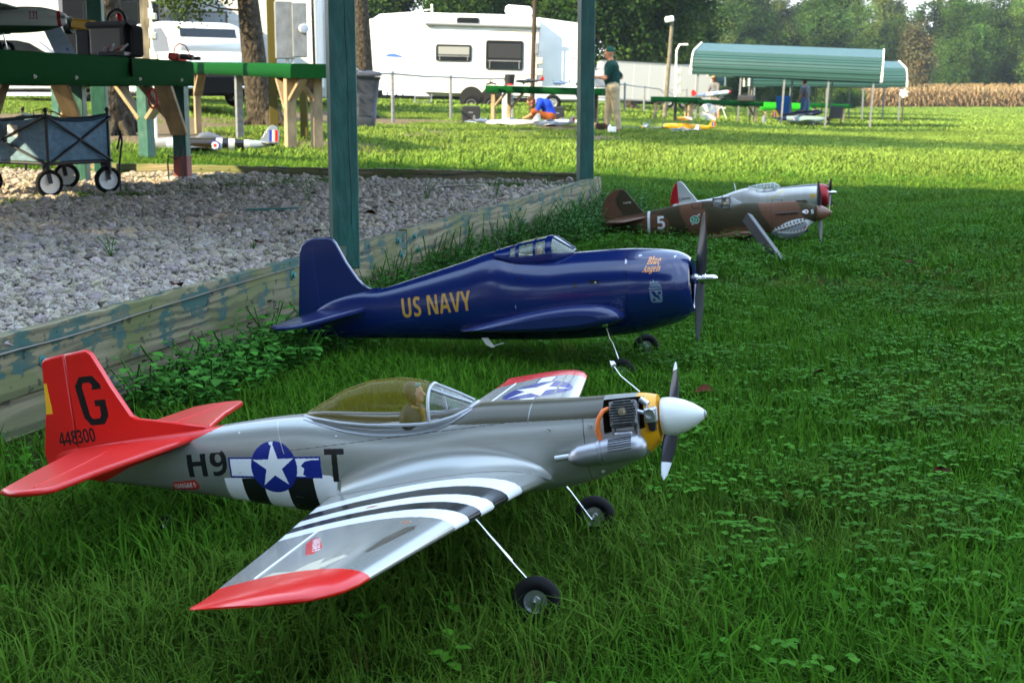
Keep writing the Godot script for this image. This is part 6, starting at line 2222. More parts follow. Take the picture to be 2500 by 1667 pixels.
# ---------------------------------------------------------------- carpeted work tables
func table(label: String, a: Vector3, b: Vector3, w: float, h: float, legs: Array, leg_mats: Array, apron := 0.17, group := "tables covered in green artificial turf", called := "turf_table") -> Node3D:      # a to b: the long side that faces us, at ground level; legs: [along, across, brace lengths]
	var d := (b - a)
	var l := d.length()
	d = d.normalized()
	var up := Vector3.UP
	var n := d.cross(up).normalized()
	if n.dot(CAM - a) > 0:
		n = -n                                  # away from us
	var up2 := n.cross(d).normalized()
	if up2.y < 0:
		up2 = -up2
	var t := thing(called, label, "table", Transform3D(Basis.IDENTITY, a), group)
	var m := Mb.new()
	var pr := PackedVector2Array()
	for q in [[0.012, -apron], [0, -apron], [-0.004, -apron * 0.5], [0.0, -0.02], [0.006, -0.006], [0.02, 0], [w - 0.02, 0], [w - 0.006, -0.006], [w, -0.02], [w + 0.004, -apron * 0.5], [w, -apron], [w - 0.012, -apron]]:
		pr.append(Vector2(q[0], q[1]))
	var rows := []
	var N := 14
	for i in N + 1:
		var r := PackedVector3Array()
		for q in pr:
			var wob := 0.006 * noise.get_noise_2d(i * 40.0, q.x * 100.0 + a.x * 70.0) if q.y < -0.05 else 0.0
			r.append(d * l * i / N + n * (q.x + wob) + up2 * (h + q.y))
		rows.append(r)
	m.grid(rows)
	for e in [0, N]:
		var r: PackedVector3Array = rows[e]
		m.flat()
		for i in range(0, 5):
			m.quad(r[i], r[i + 1], r[10 - i], r[11 - i])
	obj("turf_top", m, MT.turf, t)
	var un := Mb.new()
	un.col(Color(0.3, 0.22, 0.12))
	un.box(d * l * 0.5 + n * w * 0.5 + up2 * (h - 0.03), Vector3(l - 0.04, 0.03, w - 0.04), Basis(d, up2, d.cross(up2)))
	for s in [0.05, w - 0.05]:
		un.beam(d * 0.03 + n * s + up2 * (h - 0.1), d * (l - 0.03) + n * s + up2 * (h - 0.1), 0.04, 0.1)
	obj("frame", un, MT.pine, t)
	var k := 0
	for q in legs:
		var lg := Mb.new()
		var o: Vector3 = d * q[0] + n * q[1]
		var mm: Material = leg_mats[k % leg_mats.size()]
		var wd: float = q[3] if q.size() > 3 else 0.09
		lg.beam(o - up * 0.12, o + up2 * (h - 0.05), wd, wd, 0.004, n)
		obj("leg", lg, mm, t)
		for br in q[2]:
			var e: Vector3 = o + (d * br[0] + n * br[1]) + up2 * (h - 0.17)
			var s: Vector3 = o + (d * br[0] + n * br[1]) * 0.12 + up2 * (h - 0.17 - Vector2(br[0], br[1]).length() * 1.05)
			var bb := Mb.new()
			bb.beam(s, e, 0.038, 0.13, 0.003, (d * br[0] + n * br[1]).cross(up2))
			obj("brace", bb, MT.pine, t)
		k += 1
	return t

func build_tables() -> void:
	# 1: under the pavilion, seen along its long side
	var A := Vector3(-2.93, 0.275, -6.9)
	var B := Vector3(-2.46, 0.29, -10.95)
	var t := table("turf-topped table on dark green legs under the pavilion, beside the blue wagon", A, B, 0.95, 0.9, [[0.6, 0.08, [[0.36, 0], [-0.36, 0]]], [3.94, 0.07, [[-0.36, 0], [0, 0.3]], 0.105], [2.3, 0.86, [[0.34, 0], [-0.34, 0]]], [3.9, 0.86, [[-0.34, 0]]]], [MT.pine, MT.green_post, MT.pine, MT.green_post], 0.19)
	var d := (B - A).normalized()
	var nn := Vector3(d.z, 0, -d.x)
	if nn.dot(-A) < 0:
		nn = -nn
	for s in [0.75, 1.33, 1.9, 2.95, 3.78]:
		bolt(d * s + nn * 0.004 + Vector3(0, 0.755, 0), nn, 0.008, mat("washer", Color(0.5, 0.42, 0.4), 0.5), t)
	var rp := Mb.new()
	rp.box(d * 3.94 - nn * 0.07 + Vector3(0, 0.085, 0), Vector3(0.109, 0.2, 0.109), Basis(Vector3.UP, -0.13), 0.004)
	obj("leg_foot", rp, MT.red_post, t, "faded red foot of the nearest leg")
	var pad := Mb.new()
	pad.box(d * 3.94 - nn * 0.07 + Vector3(0, -0.005, 0.02), Vector3(0.24, 0.06, 0.2), Basis(Vector3.UP, -0.13), 0.01)
	obj("footing", pad, mat("concrete", Color(0.45, 0.42, 0.38), 0.9), t)
	# 2: out in the sun behind it
	var y2 := 0.36
	table("sunlit turf-topped table on bare pine legs, left of the nearest green post", Vector3(-2.66, y2, -17.0), Vector3(-4.94, y2 + 0.13, -21.4), 0.6, 0.95, [[0.3, 0.08, [[0.36, 0], [-0.24, 0.1]], 0.12], [0.3, 0.42, [[0.3, 0], [0, -0.25]], 0.12], [2.6, 0.12, []], [4.7, 0.1, [[-0.3, 0]]]], [MT.pine, MT.pine, MT.galvanised, MT.pine])
	# the short return of it that the near table hides
	table("turf-topped table on pale braced posts behind the wagon", Vector3(-3.35, 0.33, -13.9), Vector3(-5.0, 0.33, -14.6), 0.3, 0.9, [[0.4, 0.1, [[0.34, 0], [-0.34, 0]], 0.12], [1.5, 0.1, [[-0.36, 0]]]], [MT.green_post, MT.green_post])
	# 3: in the middle distance
	table("long turf-topped table by the sitting person, with model gear on it", Vector3(-0.66, 0.24, -33.6), Vector3(2.05, 0.16, -32.6), 0.95, 0.95, [[0.18, 0.1, [[0.3, 0]]], [0.3, 0.85, [[0.35, 0]]], [2.55, 0.1, [[-0.3, 0]]], [2.5, 0.85, []]], [MT.pine, MT.pine, MT.old_wood, MT.old_wood])
	# 4, 5, 6: at and under the shelter
	table("dark turf-topped table just left of the shelter", Vector3(4.55, -0.02, -46.5), Vector3(6.05, -0.05, -46.1), 1.0, 0.95, [[0.15, 0.1, [[0.3, 0]]], [1.35, 0.1, [[-0.35, 0]]], [0.7, 0.9, []]], [MT.old_wood])
	table("dark turf-topped table inside the shelter with a silver model on it", Vector3(6.1, -0.05, -49.2), Vector3(9.0, -0.15, -50.6), 0.9, 0.9, [[0.15, 0.1, [[0.35, 0]]], [0.5, 0.85, [[0.3, 0]]], [2.95, 0.1, [[-0.3, 0]]]], [MT.pine])
	var lt := table("bright lime turf-topped table at the far side of the shelter", Vector3(11.2, -0.22, -63.5), Vector3(13.4, -0.28, -63.2), 0.9, 0.9, [[0.2, 0.1, []], [1.9, 0.1, []], [1.0, 0.5, []]], [MT.pine], 0.35)
	(lt.get_node("turf_top") as MeshInstance3D).material_override = MT.turf_lime
	table("turf-topped table in deep shade behind the shelter posts", Vector3(12.8, -0.25, -61.0), Vector3(14.4, -0.3, -60.4), 0.9, 0.9, [[0.2, 0.1, []], [1.5, 0.1, []]], [MT.old_wood])

func build_wagon() -> void:
	var o := Vector3(-3.02, 0.27, -9.12)      # the near wheel
	var u := Vector3(0.56, 0, -0.83).normalized()          # across the near end
	var v := Vector3(-0.83, 0, -0.56).normalized()         # along the wagon, away to the left
	var t := thing("folding_wagon", "blue canvas folding wagon with a black frame and white spoked wheels", "wagon", Transform3D(Basis.IDENTITY, o))
	var W := 0.5
	var L := 0.9
	var P := func(a: float, b: float, y: float) -> Vector3:
		return u * (a * W) + v * (b * L) + Vector3(0, y, 0)
	var cv := Mb.new()
	for f in [[[0, 0], [1, 0]], [[0, 0], [0, 1]], [[1, 0], [1, 1]], [[0, 1], [1, 1]]]:
		var rows := []
		for i in 13:
			var s := i / 12.0
			var p := PackedVector3Array()
			for k in 7:
				var q := k / 6.0
				var sag := 0.035 * sin(PI * s) * q * q
				var bulge := 0.02 * sin(PI * q) * sin(PI * s) + 0.007 * sin(s * 19.0) * (1.0 - q)
				var a := lerpf(f[0][0], f[1][0], s)
				var b := lerpf(f[0][1], f[1][1], s)
				var c: Vector3 = P.call(a, b, 0.235 + 0.29 * q - sag)
				var outw: Vector3 = (P.call(a, b, 0) - P.call(0.5, 0.5, 0)).normalized()
				p.append(c + outw * bulge)
			rows.append(p)
		cv.grid(rows)
	var fl := [P.call(0, 0, 0.235), P.call(1, 0, 0.235), P.call(1, 1, 0.235), P.call(0, 1, 0.235)]
	cv.quad(fl[0], fl[1], fl[2], fl[3])
	obj("canvas_tub", cv, MT.canvas, t)
	var hm := Mb.new()
	hm.tube([P.call(1, 0, 0.53), P.call(1, 0.25, 0.505), P.call(1, 0.5, 0.5), P.call(1, 0.75, 0.505), P.call(1, 1, 0.53)], 0.012, 8)
	hm.tube([P.call(0, 0, 0.53), P.call(0.25, 0, 0.5), P.call(0.5, 0, 0.495), P.call(0.75, 0, 0.5), P.call(1, 0, 0.53)], 0.011, 8)
	hm.tube([P.call(0, 0, 0.53), P.call(0, 0.5, 0.5), P.call(0, 1, 0.53)], 0.011, 8)
	obj("canvas_hem", hm, mat("canvas_dark", Color(0.03, 0.05, 0.065), 0.85), t)
	for q in [[0, 0], [1, 0], [0, 1], [1, 1]]:
		var pb := Mb.new()
		pb.tube([P.call(q[0], q[1], 0.13), P.call(q[0], q[1], 0.56)], 0.011, 8)
		pb.ball(P.call(q[0], q[1], 0.565), Vector3.ONE * 0.016)
		obj("frame_post", pb, MT.black_plastic, t)
	for f in [[[-0.01, -0.03], [1.01, -0.03]], [[-0.04, 0], [-0.04, 1]]]:
		for k in 2:
			var a: Vector3 = P.call(f[0][0], f[0][1], 0.52 if k == 0 else 0.22)
			var b: Vector3 = P.call(f[1][0], f[1][1], 0.22 if k == 0 else 0.52)
			var cb := Mb.new()
			cb.beam(a, b, 0.012, 0.024, 0.003, (b - a).cross(Vector3.UP).normalized())
			obj("cross_bar", cb, MT.black_plastic, t)
	var bb := Mb.new()
	for e in [[[0, 0], [1, 0]], [[1, 0], [1, 1]], [[0, 1], [1, 1]], [[0, 0], [0, 1]]]:
		bb.tube([P.call(e[0][0], e[0][1], 0.22), P.call(e[1][0], e[1][1], 0.22)], 0.012, 8)
	obj("base_frame", bb, MT.black_plastic, t)
	var tag_ := Mb.new()
	tag_.col(Color(0.5, 0.47, 0.44))
	tag_.box(P.call(-0.03, 0.36, 0.43), Vector3(0.003, 0.075, 0.11), Basis(u, Vector3.UP, u.cross(Vector3.UP)), 0.001)
	obj("care_tag", tag_, MT.any_matt, t)
	var ws := [P.call(0, 0, 0.092), P.call(1.0, 0.03, 0.092), Vector3(-0.18, 0.092, -0.93), P.call(-0.05, 0.66, 0.092)]
	for k in 4:
		var axl: Vector3 = [Vector3(0.62, 0, 0.78), Vector3(0.62, 0, 0.78), Vector3(0.1, 0, 1), Vector3(0.7, 0, 0.7)][k]
		wheel_at(t, ws[k], axl.normalized(), 0.092, 0.042)
		var fk := Mb.new()
		var c: Vector3 = ws[k]
		var al: Vector3 = axl.normalized() * 0.028
		fk.beam(c + al, c + al + Vector3(0.0, 0.115, 0) + v * 0.03, 0.03, 0.007, 0.002, axl)
		fk.beam(c - al, c - al + Vector3(0.0, 0.115, 0) + v * 0.03, 0.03, 0.007, 0.002, axl)
		fk.box(c + Vector3(0, 0.12, 0) + v * 0.03, Vector3(0.05, 0.022, 0.07), Basis(Vector3.UP, 0.6), 0.006)
		obj("wheel_fork", fk, MT.black_plastic, t)
	var hd := Mb.new()
	var h0: Vector3 = P.call(1.02, -0.1, 0.0)
	hd.tube([h0 + Vector3(0, 0.2, 0), h0 + Vector3(0.03, 0.36, 0.02), h0 + Vector3(0.02, 0.42, 0), h0 + Vector3(-0.01, 0.3, 0)], 0.008, 7)
	hd.tube([h0 + Vector3(0.0, 0.02, 0), h0 + Vector3(0.0, 0.2, 0.0)], 0.007, 7)
	obj("pull_handle", hd, MT.black_plastic, t)
	# what lies in it: a model engine and a coil of hose
	var en := thing("spare_engine", "small alloy engine with an amber fuel hose lying in the blue wagon", "engine", Transform3D(Basis.IDENTITY, o + P.call(0.45, 0.2, 0.47)))
	var e1 := Mb.new()
	e1.lathe(Vector3(0, 0, 0), Vector3(1, 0.1, 0.2), [Vector2(-0.06, 0), Vector2(-0.06, 0.035), Vector2(-0.02, 0.04), Vector2(0.04, 0.04), Vector2(0.05, 0.025), Vector2(0.09, 0.025), Vector2(0.09, 0)], 16)
	obj("crankcase", e1, mat("pale_alloy", Color(0.33, 0.31, 0.28), 0.45, 0.6), en)
	var e2 := Mb.new()
	e2.ball(Vector3(-0.07, 0.02, 0), Vector3(0.045, 0.045, 0.045))
	obj("cover", e2, MT.black_plastic, en)
	var e3 := Mb.new()
	for k in 3:
		e3.tube([Vector3(-0.15 + k * 0.05, 0.0, 0), Vector3(-0.14 + k * 0.06, 0.09, 0.03), Vector3(-0.05 + k * 0.04, 0.1 - k * 0.02, 0), Vector3(0.03 + k * 0.02, 0.05, -0.02), Vector3(0.0, 0.0, 0.02)], 0.004, 6)
	obj("hose", e3, mat("amber_tube", Color(0.4, 0.17, 0.01), 0.3), en)

func wheel_at(parent: Node3D, c: Vector3, axis: Vector3, r: float, w: float) -> void:
	var keep := piv
	piv = Vector3.ZERO
	wheel(parent, c, axis, r, w, 0.74, 8, MT.white_paint)
	piv = keep

# ---------------------------------------------------------------- things lying on the near table
func build_table_things() -> void:
	var top := 1.19
	# model trainer parked at the near end
	piv = Vector3.ZERO
	var pb := Basis(Vector3.UP, 0.12)
	var tr := thing("model_jet", "white and green model plane numbered 131 parked on the near table", "model airplane", Transform3D(pb, Vector3(-3.32, top - 0.02, -8.9)))
	var pt := Paint.new(-0.7, 0.7, -0.2, 0.2, 500, Color(0.62, 0.63, 0.62))
	pt.poly([[-0.7, -0.2], [0.7, -0.2], [0.7, -0.035], [0.1, -0.035], [-0.7, -0.01]], Color(0.04, 0.09, 0.045))
	pt.text("131", Vector2(0.31, 0.005), 0.055, 0.05, Color(0.32, 0.01, 0.02), 0.0, 0.0, "Droid Serif")
	pt.poly([[0.47, 0.1], [0.49, 0.1], [0.5, -0.1], [0.48, -0.1]], Color(0.32, 0.01, 0.02))
	pt.poly([[0.355, 0.075], [0.41, 0.078], [0.41, 0.065], [0.36, 0.062]], Color(0.5, 0.5, 0.5))
	pt.line(Vector2(0.1, 0.04), Vector2(0.45, 0.06), 0.002, Color(0.3, 0.3, 0.3))
	var ff := Fus.new([[-0.65, 0.04, 0.0, 0.01, 2.2], [-0.2, 0.07, -0.07, 0.07, 2.2], [0.1, 0.08, -0.08, 0.085, 2.2], [0.35, 0.085, -0.07, 0.08, 2.2], [0.48, 0.06, -0.04, 0.055, 2.1], [0.52, 0.035, -0.02, 0.03, 2.0]])
	var fb := Mb.new(pt.uv)
	fb.xf = Transform3D(Basis.IDENTITY, Vector3(0, 0.22, 0))
	var fr := ff.rows(-0.65, 0.52, 50, 28)
	fb.grid(fr, true)
	fb.cap(fr[-1])
	obj("fuselage", fb, painted(pt, 0.3, 0.0), tr)
	for sd in [1.0, -1.0]:
		var wg := Wing.new([[0.03, 0.25, -0.1, 0.29, 0.1], [0.72, 0.16, -0.02, 0.32, 0.1], [0.76, 0.1, 0.0, 0.325, 0.04]])
		var wb := Mb.new()
		var wr := wg.rows(0.03, 0.76, 10, sd, 8)
		wb.col(Color(0.035, 0.07, 0.04) if sd > 0 else Color(0.6, 0.6, 0.6))
		wb.grid(wr, true)
		wb.cap(wr[-1])
		obj("wing", wb, MT.any_gloss, tr)
		var tk := Mb.new()      # tank slung under each wing
		tk.col(Color(0.5, 0.62, 0.6))
		tk.lathe_s(Vector3(-0.15, 0.17, 0.2 * sd), Vector3.RIGHT, [Vector2(-0.1, 0), Vector2(-0.08, 0.02), Vector2(0.0, 0.035), Vector2(0.2, 0.035), Vector2(0.28, 0.028), Vector2(0.285, 0)], 16)
		obj("tank", tk, MT.any_gloss, tr)
		var lg := Mb.new()
		lg.tube([Vector3(0.1, 0.18, 0.12 * sd), Vector3(0.12, 0.05, 0.14 * sd)], 0.005, 6)
		obj("leg", lg, MT.chrome, tr)
		wheel(tr, Vector3(0.12, 0.05, 0.16 * sd), Vector3.BACK, 0.045, 0.03)
	prop_blade("propeller_blade", tr, Vector3(0.535, 0.24, 0), Vector3(0, 0.1, 1), Vector3.RIGHT, 0.13, 0.03, Color(0.05, 0.045, 0.045), Color(0.05, 0.045, 0.045), 0.1)
	prop_blade("propeller_blade", tr, Vector3(0.535, 0.24, 0), Vector3(0, -0.1, -1), Vector3.RIGHT, 0.13, 0.03, Color(0.05, 0.045, 0.045), Color(0.05, 0.045, 0.045), 0.1)
	# printed sheet leaning on it
	var sp := Paint.new(0, 0.12, 0, 0.3, 900, Color(0.42, 0.5, 0.68))
	for i in 15:
		sp.line(Vector2(0.015, 0.27 - i * 0.016), Vector2(0.105 - 0.03 * (i % 3), 0.27 - i * 0.016), 0.003, Color(0.28, 0.33, 0.48))
	sp.disc(Vector2(0.08, 0.035), 0.008, 0.008, Color(0.1, 0.14, 0.4))
	var su := Mb.new(func(v: Vector3) -> Vector2: return Vector2((v.x + 0.47 * v.y) / 0.14, 1.0 - v.y / 0.3))
	su.prism(PackedVector2Array([Vector2(0.0, 0.0), Vector2(0.133, 0.0), Vector2(0.01, 0.235), Vector2(-0.066, 0.238), Vector2(-0.094, 0.21)]), Vector3.ZERO, Vector3.RIGHT, Vector3.UP, Vector3(0, 0, 0.004))
	var so := obj("instruction_sheet", su, painted(sp, 0.4, 0.0))
	so.transform = Transform3D(Basis(Vector3.UP, 0.1) * Basis(Vector3.RIGHT, -0.12), Vector3(-2.99, top, -9.3))
	meta(so, "tall pale blue printed card leaning against the white model on the near table", "card")
	# black camera bag with its strap hanging down
	var bg := thing("shoulder_bag", "grey and black padded shoulder bag with its strap hanging over the table edge", "bag", Transform3D(Basis(Vector3.UP, -0.35), Vector3(-2.8, top, -10.0)))
	var b1 := Mb.new()
	b1.box(Vector3(0, 0.115, 0), Vector3(0.3, 0.23, 0.2), Basis.IDENTITY, 0.03)
	obj("body", b1, MT.grey_cloth, bg)
	var b2 := Mb.new()
	b2.box(Vector3(-0.01, 0.228, 0.01), Vector3(0.31, 0.045, 0.22), Basis(Vector3.RIGHT, 0.08), 0.018)
	obj("flap", b2, mat("flap_grey", Color(0.12, 0.11, 0.115), 0.9), bg)
	var b3 := Mb.new()
	b3.box(Vector3(0.165, 0.11, 0), Vector3(0.05, 0.22, 0.19), Basis.IDENTITY, 0.02)
	obj("side_pocket", b3, mat("black_cloth", Color(0.015, 0.014, 0.016), 0.9), bg)
	var b4 := Mb.new()
	var hp := []
	for i in 13:
		var a := PI * i / 12
		hp.append(Vector3(-0.08 * cos(a) + 0.03, 0.24 + 0.09 * sin(a), 0.0))
	b4.tube(hp, 0.011, 8)
	obj("handle", b4, MT.black_plastic, bg)
	var b5 := Mb.new()
	var sp2 := [Vector3(0.13, 0.24, 0.03), Vector3(0.2, 0.2, 0.06), Vector3(0.235, 0.1, 0.11), Vector3(0.27, 0.015, 0.17), Vector3(0.3, -0.04, 0.235), Vector3(0.315, -0.13, 0.25)]
	for i in sp2.size() - 1:
		b5.beam(sp2[i], sp2[i + 1], 0.006 if i < 4 else 0.012, 0.032 if i < 4 else 0.06, 0.003, Vector3(0.6, 0, 0.8))
	obj("strap", b5, mat("black_cloth", Color(0.015, 0.014, 0.016), 0.9), bg)
	var b6 := Mb.new()
	b6.ball(Vector3(0.07, 0.275, 0.02), Vector3(0.022, 0.035, 0.02), Basis(Vector3.BACK, 0.5))
	obj("clip", b6, mat("red_plastic", Color(0.6, 0.015, 0.012), 0.35), bg)
	# orange and yellow starter box behind the sheet
	var dr := thing("battery_starter", "yellow and black hand starter lying behind the printed card", "starter", Transform3D(Basis(Vector3.UP, -0.3), Vector3(-3.05, top, -10.1)))
	var d1 := Mb.new()
	d1.col(Color(0.6, 0.3, 0.01))
	d1.box(Vector3(0.02, 0.23, 0), Vector3(0.17, 0.075, 0.1), Basis(Vector3.BACK, -0.12), 0.015)
	obj("housing", d1, MT.any, dr)
	var d2 := Mb.new()
	d2.lathe(Vector3(-0.1, 0.22, 0), Vector3.LEFT, [Vector2(-0.03, 0), Vector2(-0.03, 0.05), Vector2(0.02, 0.052), Vector2(0.04, 0.03), Vector2(0.04, 0)], 16)
	d2.box(Vector3(0.03, 0.1, 0), Vector3(0.12, 0.2, 0.1), Basis.IDENTITY, 0.015)
	obj("motor", d2, MT.black_plastic, dr)
	# long pliers and odd tools
	var tl := thing("tool_tray", "shallow dark tray of small tools in front of the shoulder bag", "tray", Transform3D(Basis(Vector3.UP, -0.2), Vector3(-2.72, top, -9.72)))
	var t1 := Mb.new()
	t1.col(Color(0.1, 0.09, 0.09))
	t1.box(Vector3(0, 0.018, 0), Vector3(0.2, 0.03, 0.12), Basis.IDENTITY, 0.006)
	obj("tray", t1, MT.any, tl)
	for i in 6:
		var tb := Mb.new()
		tb.col([Color(0.6, 0.6, 0.62), Color(0.5, 0.03, 0.02), Color(0.7, 0.7, 0.7), Color(0.1, 0.1, 0.1), Color(0.6, 0.12, 0.02), Color(0.6, 0.6, 0.6)][i])
		tb.tube([Vector3(-0.09 + i * 0.03, 0.04, -0.03 + 0.012 * i), Vector3(-0.06 + i * 0.034, 0.06 + 0.012 * (i % 3), 0.02)], 0.007, 6)
		obj("tool", tb, MT.any, tl)
	var ra := thing("glow_driver", "red clamp tool with a looped red lead at the far end of the near table", "tool", Transform3D(Basis(Vector3.UP, -0.3), Vector3(-2.56, top, -10.75)))
	var r1 := Mb.new()
	r1.box(Vector3(0, 0.03, 0), Vector3(0.09, 0.055, 0.05), Basis(Vector3.BACK, -0.1), 0.01)
	obj("housing", r1, mat("red_plastic", Color(0.6, 0.015, 0.012), 0.35), ra)
	var r2 := Mb.new()
	r2.tube([Vector3(0.0, 0.05, 0), Vector3(0.01, 0.1, 0), Vector3(0.05, 0.125, 0), Vector3(0.1, 0.11, 0), Vector3(0.14, 0.06, 0.02), Vector3(0.15, 0.02, 0.03)], 0.005, 6)
	obj("lead", r2, mat("red_plastic", Color(0.6, 0.015, 0.012), 0.35), ra)
	var r3 := Mb.new()
	r3.lathe(Vector3(0.06, 0.03, 0), Vector3(1, -0.1, 0), [Vector2(0, 0), Vector2(0, 0.022), Vector2(0.1, 0.022), Vector2(0.1, 0)], 12)
	obj("grip", r3, MT.black_plastic, ra)
	var sd2 := thing("screwdriver", "black-handled screwdriver at the corner of the near table", "screwdriver", Transform3D(Basis(Vector3.UP, -0.4), Vector3(-2.5, top, -10.83)))
	var s1 := Mb.new()
	s1.tube([Vector3(0, 0.015, 0), Vector3(0.07, 0.015, 0)], 0.007, 6)
	obj("blade", s1, MT.chrome, sd2)
	var s2 := Mb.new()
	s2.lathe(Vector3(0.07, 0.016, 0), Vector3.RIGHT, [Vector2(0, 0), Vector2(0, 0.013), Vector2(0.07, 0.015), Vector2(0.075, 0)], 10)
	obj("handle", s2, MT.black_plastic, sd2)
	# red strap loop hanging below the table
	var lp := Mb.new()
	var q := []
	for i in 17:
		var a := PI * 2.0 * i / 16
		q.append(Vector3(0.03 * cos(a + PI / 2) * 1.2, -0.06 + 0.075 * sin(a + PI / 2), 0.004 * i))
	lp.tube(q, 0.009, 6)
	var lo := obj("red_strap", lp, mat("red_plastic", Color(0.6, 0.015, 0.012), 0.35))
	lo.position = Vector3(-2.72, 0.97, -10.72)
	meta(lo, "looped red webbing strap hanging under the near table", "strap")
	# black folding hooks hung on the leg with the red foot
	var hk := Mb.new()
	hk.tube([Vector3(-0.09, 0.0, 0), Vector3(-0.095, 0.14, 0), Vector3(-0.085, 0.2, 0.01), Vector3(-0.03, 0.17, 0.02), Vector3(0.0, 0.2, 0.02), Vector3(0.012, 0.27, 0.02), Vector3(0.03, 0.25, 0.02), Vector3(0.02, 0.1, 0.02), Vector3(0.025, 0.0, 0.02)], 0.0065, 7)
	var ho := obj("bent_wire_stand", hk, MT.black_plastic)
	ho.position = Vector3(-2.53, 0.28, -10.68)
	meta(ho, "bent black metal stand leaning on the red-footed table leg", "stand")

# ---------------------------------------------------------------- vehicles
func car(label: String, at_: Transform3D, body: Color, l: float, h: float, lights: Color, called := "parked_car", group := "", cat := "car") -> Node3D:      # nose along +x
	piv = Vector3.ZERO
	var t := thing(called, label, cat, at_, group)
	var w := 1.85
	var pf := PackedVector2Array()
	for q in [[-0.5, 0.2], [-0.5, 0.42], [-0.485, 0.58], [-0.47, 0.64], [0.24, 0.62], [0.42, 0.56], [0.485, 0.48], [0.5, 0.36], [0.5, 0.2], [0.44, 0.16], [-0.44, 0.16]]:
		pf.append(Vector2(q[0] * l, q[1] * h))
	var b := Mb.new()
	b.col(body)
	b.slab(pf, Vector3.ZERO, Vector3.RIGHT, Vector3.UP, Vector3.BACK, [[-w * 0.5, 0.94], [-w * 0.48, 0.985], [-w * 0.42, 1.0], [w * 0.42, 1.0], [w * 0.48, 0.985], [w * 0.5, 0.94]])
	obj("body", b, MT.any_gloss, t)
	var rp := PackedVector2Array()
	for q in [[-0.475, 0.6], [-0.44, 0.8], [-0.38, 0.96], [-0.3, 1.0], [0.0, 0.995], [0.07, 0.95], [0.24, 0.61]]:
		rp.append(Vector2(q[0] * l, q[1] * h))
	var r := Mb.new()
	r.col(body)
	r.slab(rp, Vector3.ZERO, Vector3.RIGHT, Vector3.UP, Vector3.BACK, [[-w * 0.44, 0.9], [-w * 0.4, 0.98], [-w * 0.34, 1.0], [w * 0.34, 1.0], [w * 0.4, 0.98], [w * 0.44, 0.9]])
	obj("roof", r, MT.any_gloss, t)
	for s in [1.0, -1.0]:
		for q in [[[-0.42, 0.64], [-0.4, 0.8], [-0.34, 0.92], [-0.17, 0.93], [-0.17, 0.64]], [[-0.15, 0.64], [-0.15, 0.93], [-0.01, 0.92], [0.05, 0.88], [0.18, 0.64]]]:
			var wb := Mb.new()
			var pl := PackedVector2Array()
			for v in q:
				pl.append(Vector2(v[0] * l, v[1] * h))
			wb.prism(pl, Vector3(0, 0, w * 0.425 * s), Vector3.RIGHT, Vector3.UP, Vector3(0, 0, 0.03 * s))
			obj("window", wb, MT.dark_glass, t)
		var mi := Mb.new()
		mi.col(body)
		mi.box(Vector3(0.2 * l, 0.68 * h, w * 0.56 * s), Vector3(0.1, 0.14, 0.2), Basis.IDENTITY, 0.03)
		obj("mirror", mi, MT.any_gloss, t)
		for x in [-0.3, 0.31]:
			wheel(t, Vector3(x * l, 0.34, w * 0.44 * s), Vector3(0, 0, s), 0.34, 0.22, 0.68, 5)
		var hl := Mb.new()
		hl.col(Color(0.6, 0.6, 0.62))
		hl.box(Vector3(0.478 * l, 0.47 * h, w * 0.36 * s), Vector3(0.12, 0.12, 0.34), Basis.IDENTITY, 0.03)
		obj("headlight", hl, MT.any_gloss, t)
		var tl := Mb.new()
		tl.col(lights)
		tl.box(Vector3(-0.478 * l, 0.52 * h, w * 0.4 * s), Vector3(0.12, 0.16, 0.3), Basis.IDENTITY, 0.03)
		obj("tail_light", tl, MT.any_gloss, t)
	var rw := Mb.new()
	rw.box(Vector3(-0.438 * l, 0.77 * h, 0), Vector3(0.03, 0.3 * h, w * 0.66), Basis(Vector3.BACK, -0.28), 0.01)
	obj("rear_window", rw, MT.dark_glass, t)
	var wn := Mb.new()
	wn.box(Vector3(0.145 * l, 0.79 * h, 0), Vector3(0.03, 0.4 * h, w * 0.68), Basis(Vector3.BACK, 0.92), 0.01)
	obj("windscreen", wn, MT.dark_glass, t)
	var bp := Mb.new()
	bp.box(Vector3(-0.495 * l, 0.26 * h, 0), Vector3(0.16, 0.24 * h, w * 0.97), Basis.IDENTITY, 0.05)
	bp.box(Vector3(0.495 * l, 0.24 * h, 0), Vector3(0.12, 0.16 * h, w * 0.95), Basis.IDENTITY, 0.04)
	bp.box(Vector3(0, 0.17 * h, 0), Vector3(l * 0.9, 0.08 * h, w * 1.0), Basis.IDENTITY, 0.03)
	obj("bumper", bp, MT.black_rubber, t)
	var ep := Mb.new()
	ep.box(Vector3(-0.515 * l, 0.23 * h, 0.6), Vector3(0.05, 0.06, 0.22), Basis.IDENTITY, 0.02)
	ep.box(Vector3(-0.515 * l, 0.23 * h, -0.6), Vector3(0.05, 0.06, 0.22), Basis.IDENTITY, 0.02)
	obj("exhaust", ep, MT.chrome, t)
	return t

func rounded(x0: float, y0: float, x1: float, y1: float, r: float) -> PackedVector2Array:
	var p := PackedVector2Array()
	for c in [[x1 - r, y1 - r, 0.0], [x0 + r, y1 - r, 1.0], [x0 + r, y0 + r, 2.0], [x1 - r, y0 + r, 3.0]]:
		for i in 5:
			var a: float = (c[2] + i / 4.0) * PI / 2
			p.append(Vector2(c[0] + r * cos(a), c[1] + r * sin(a)))
	return p

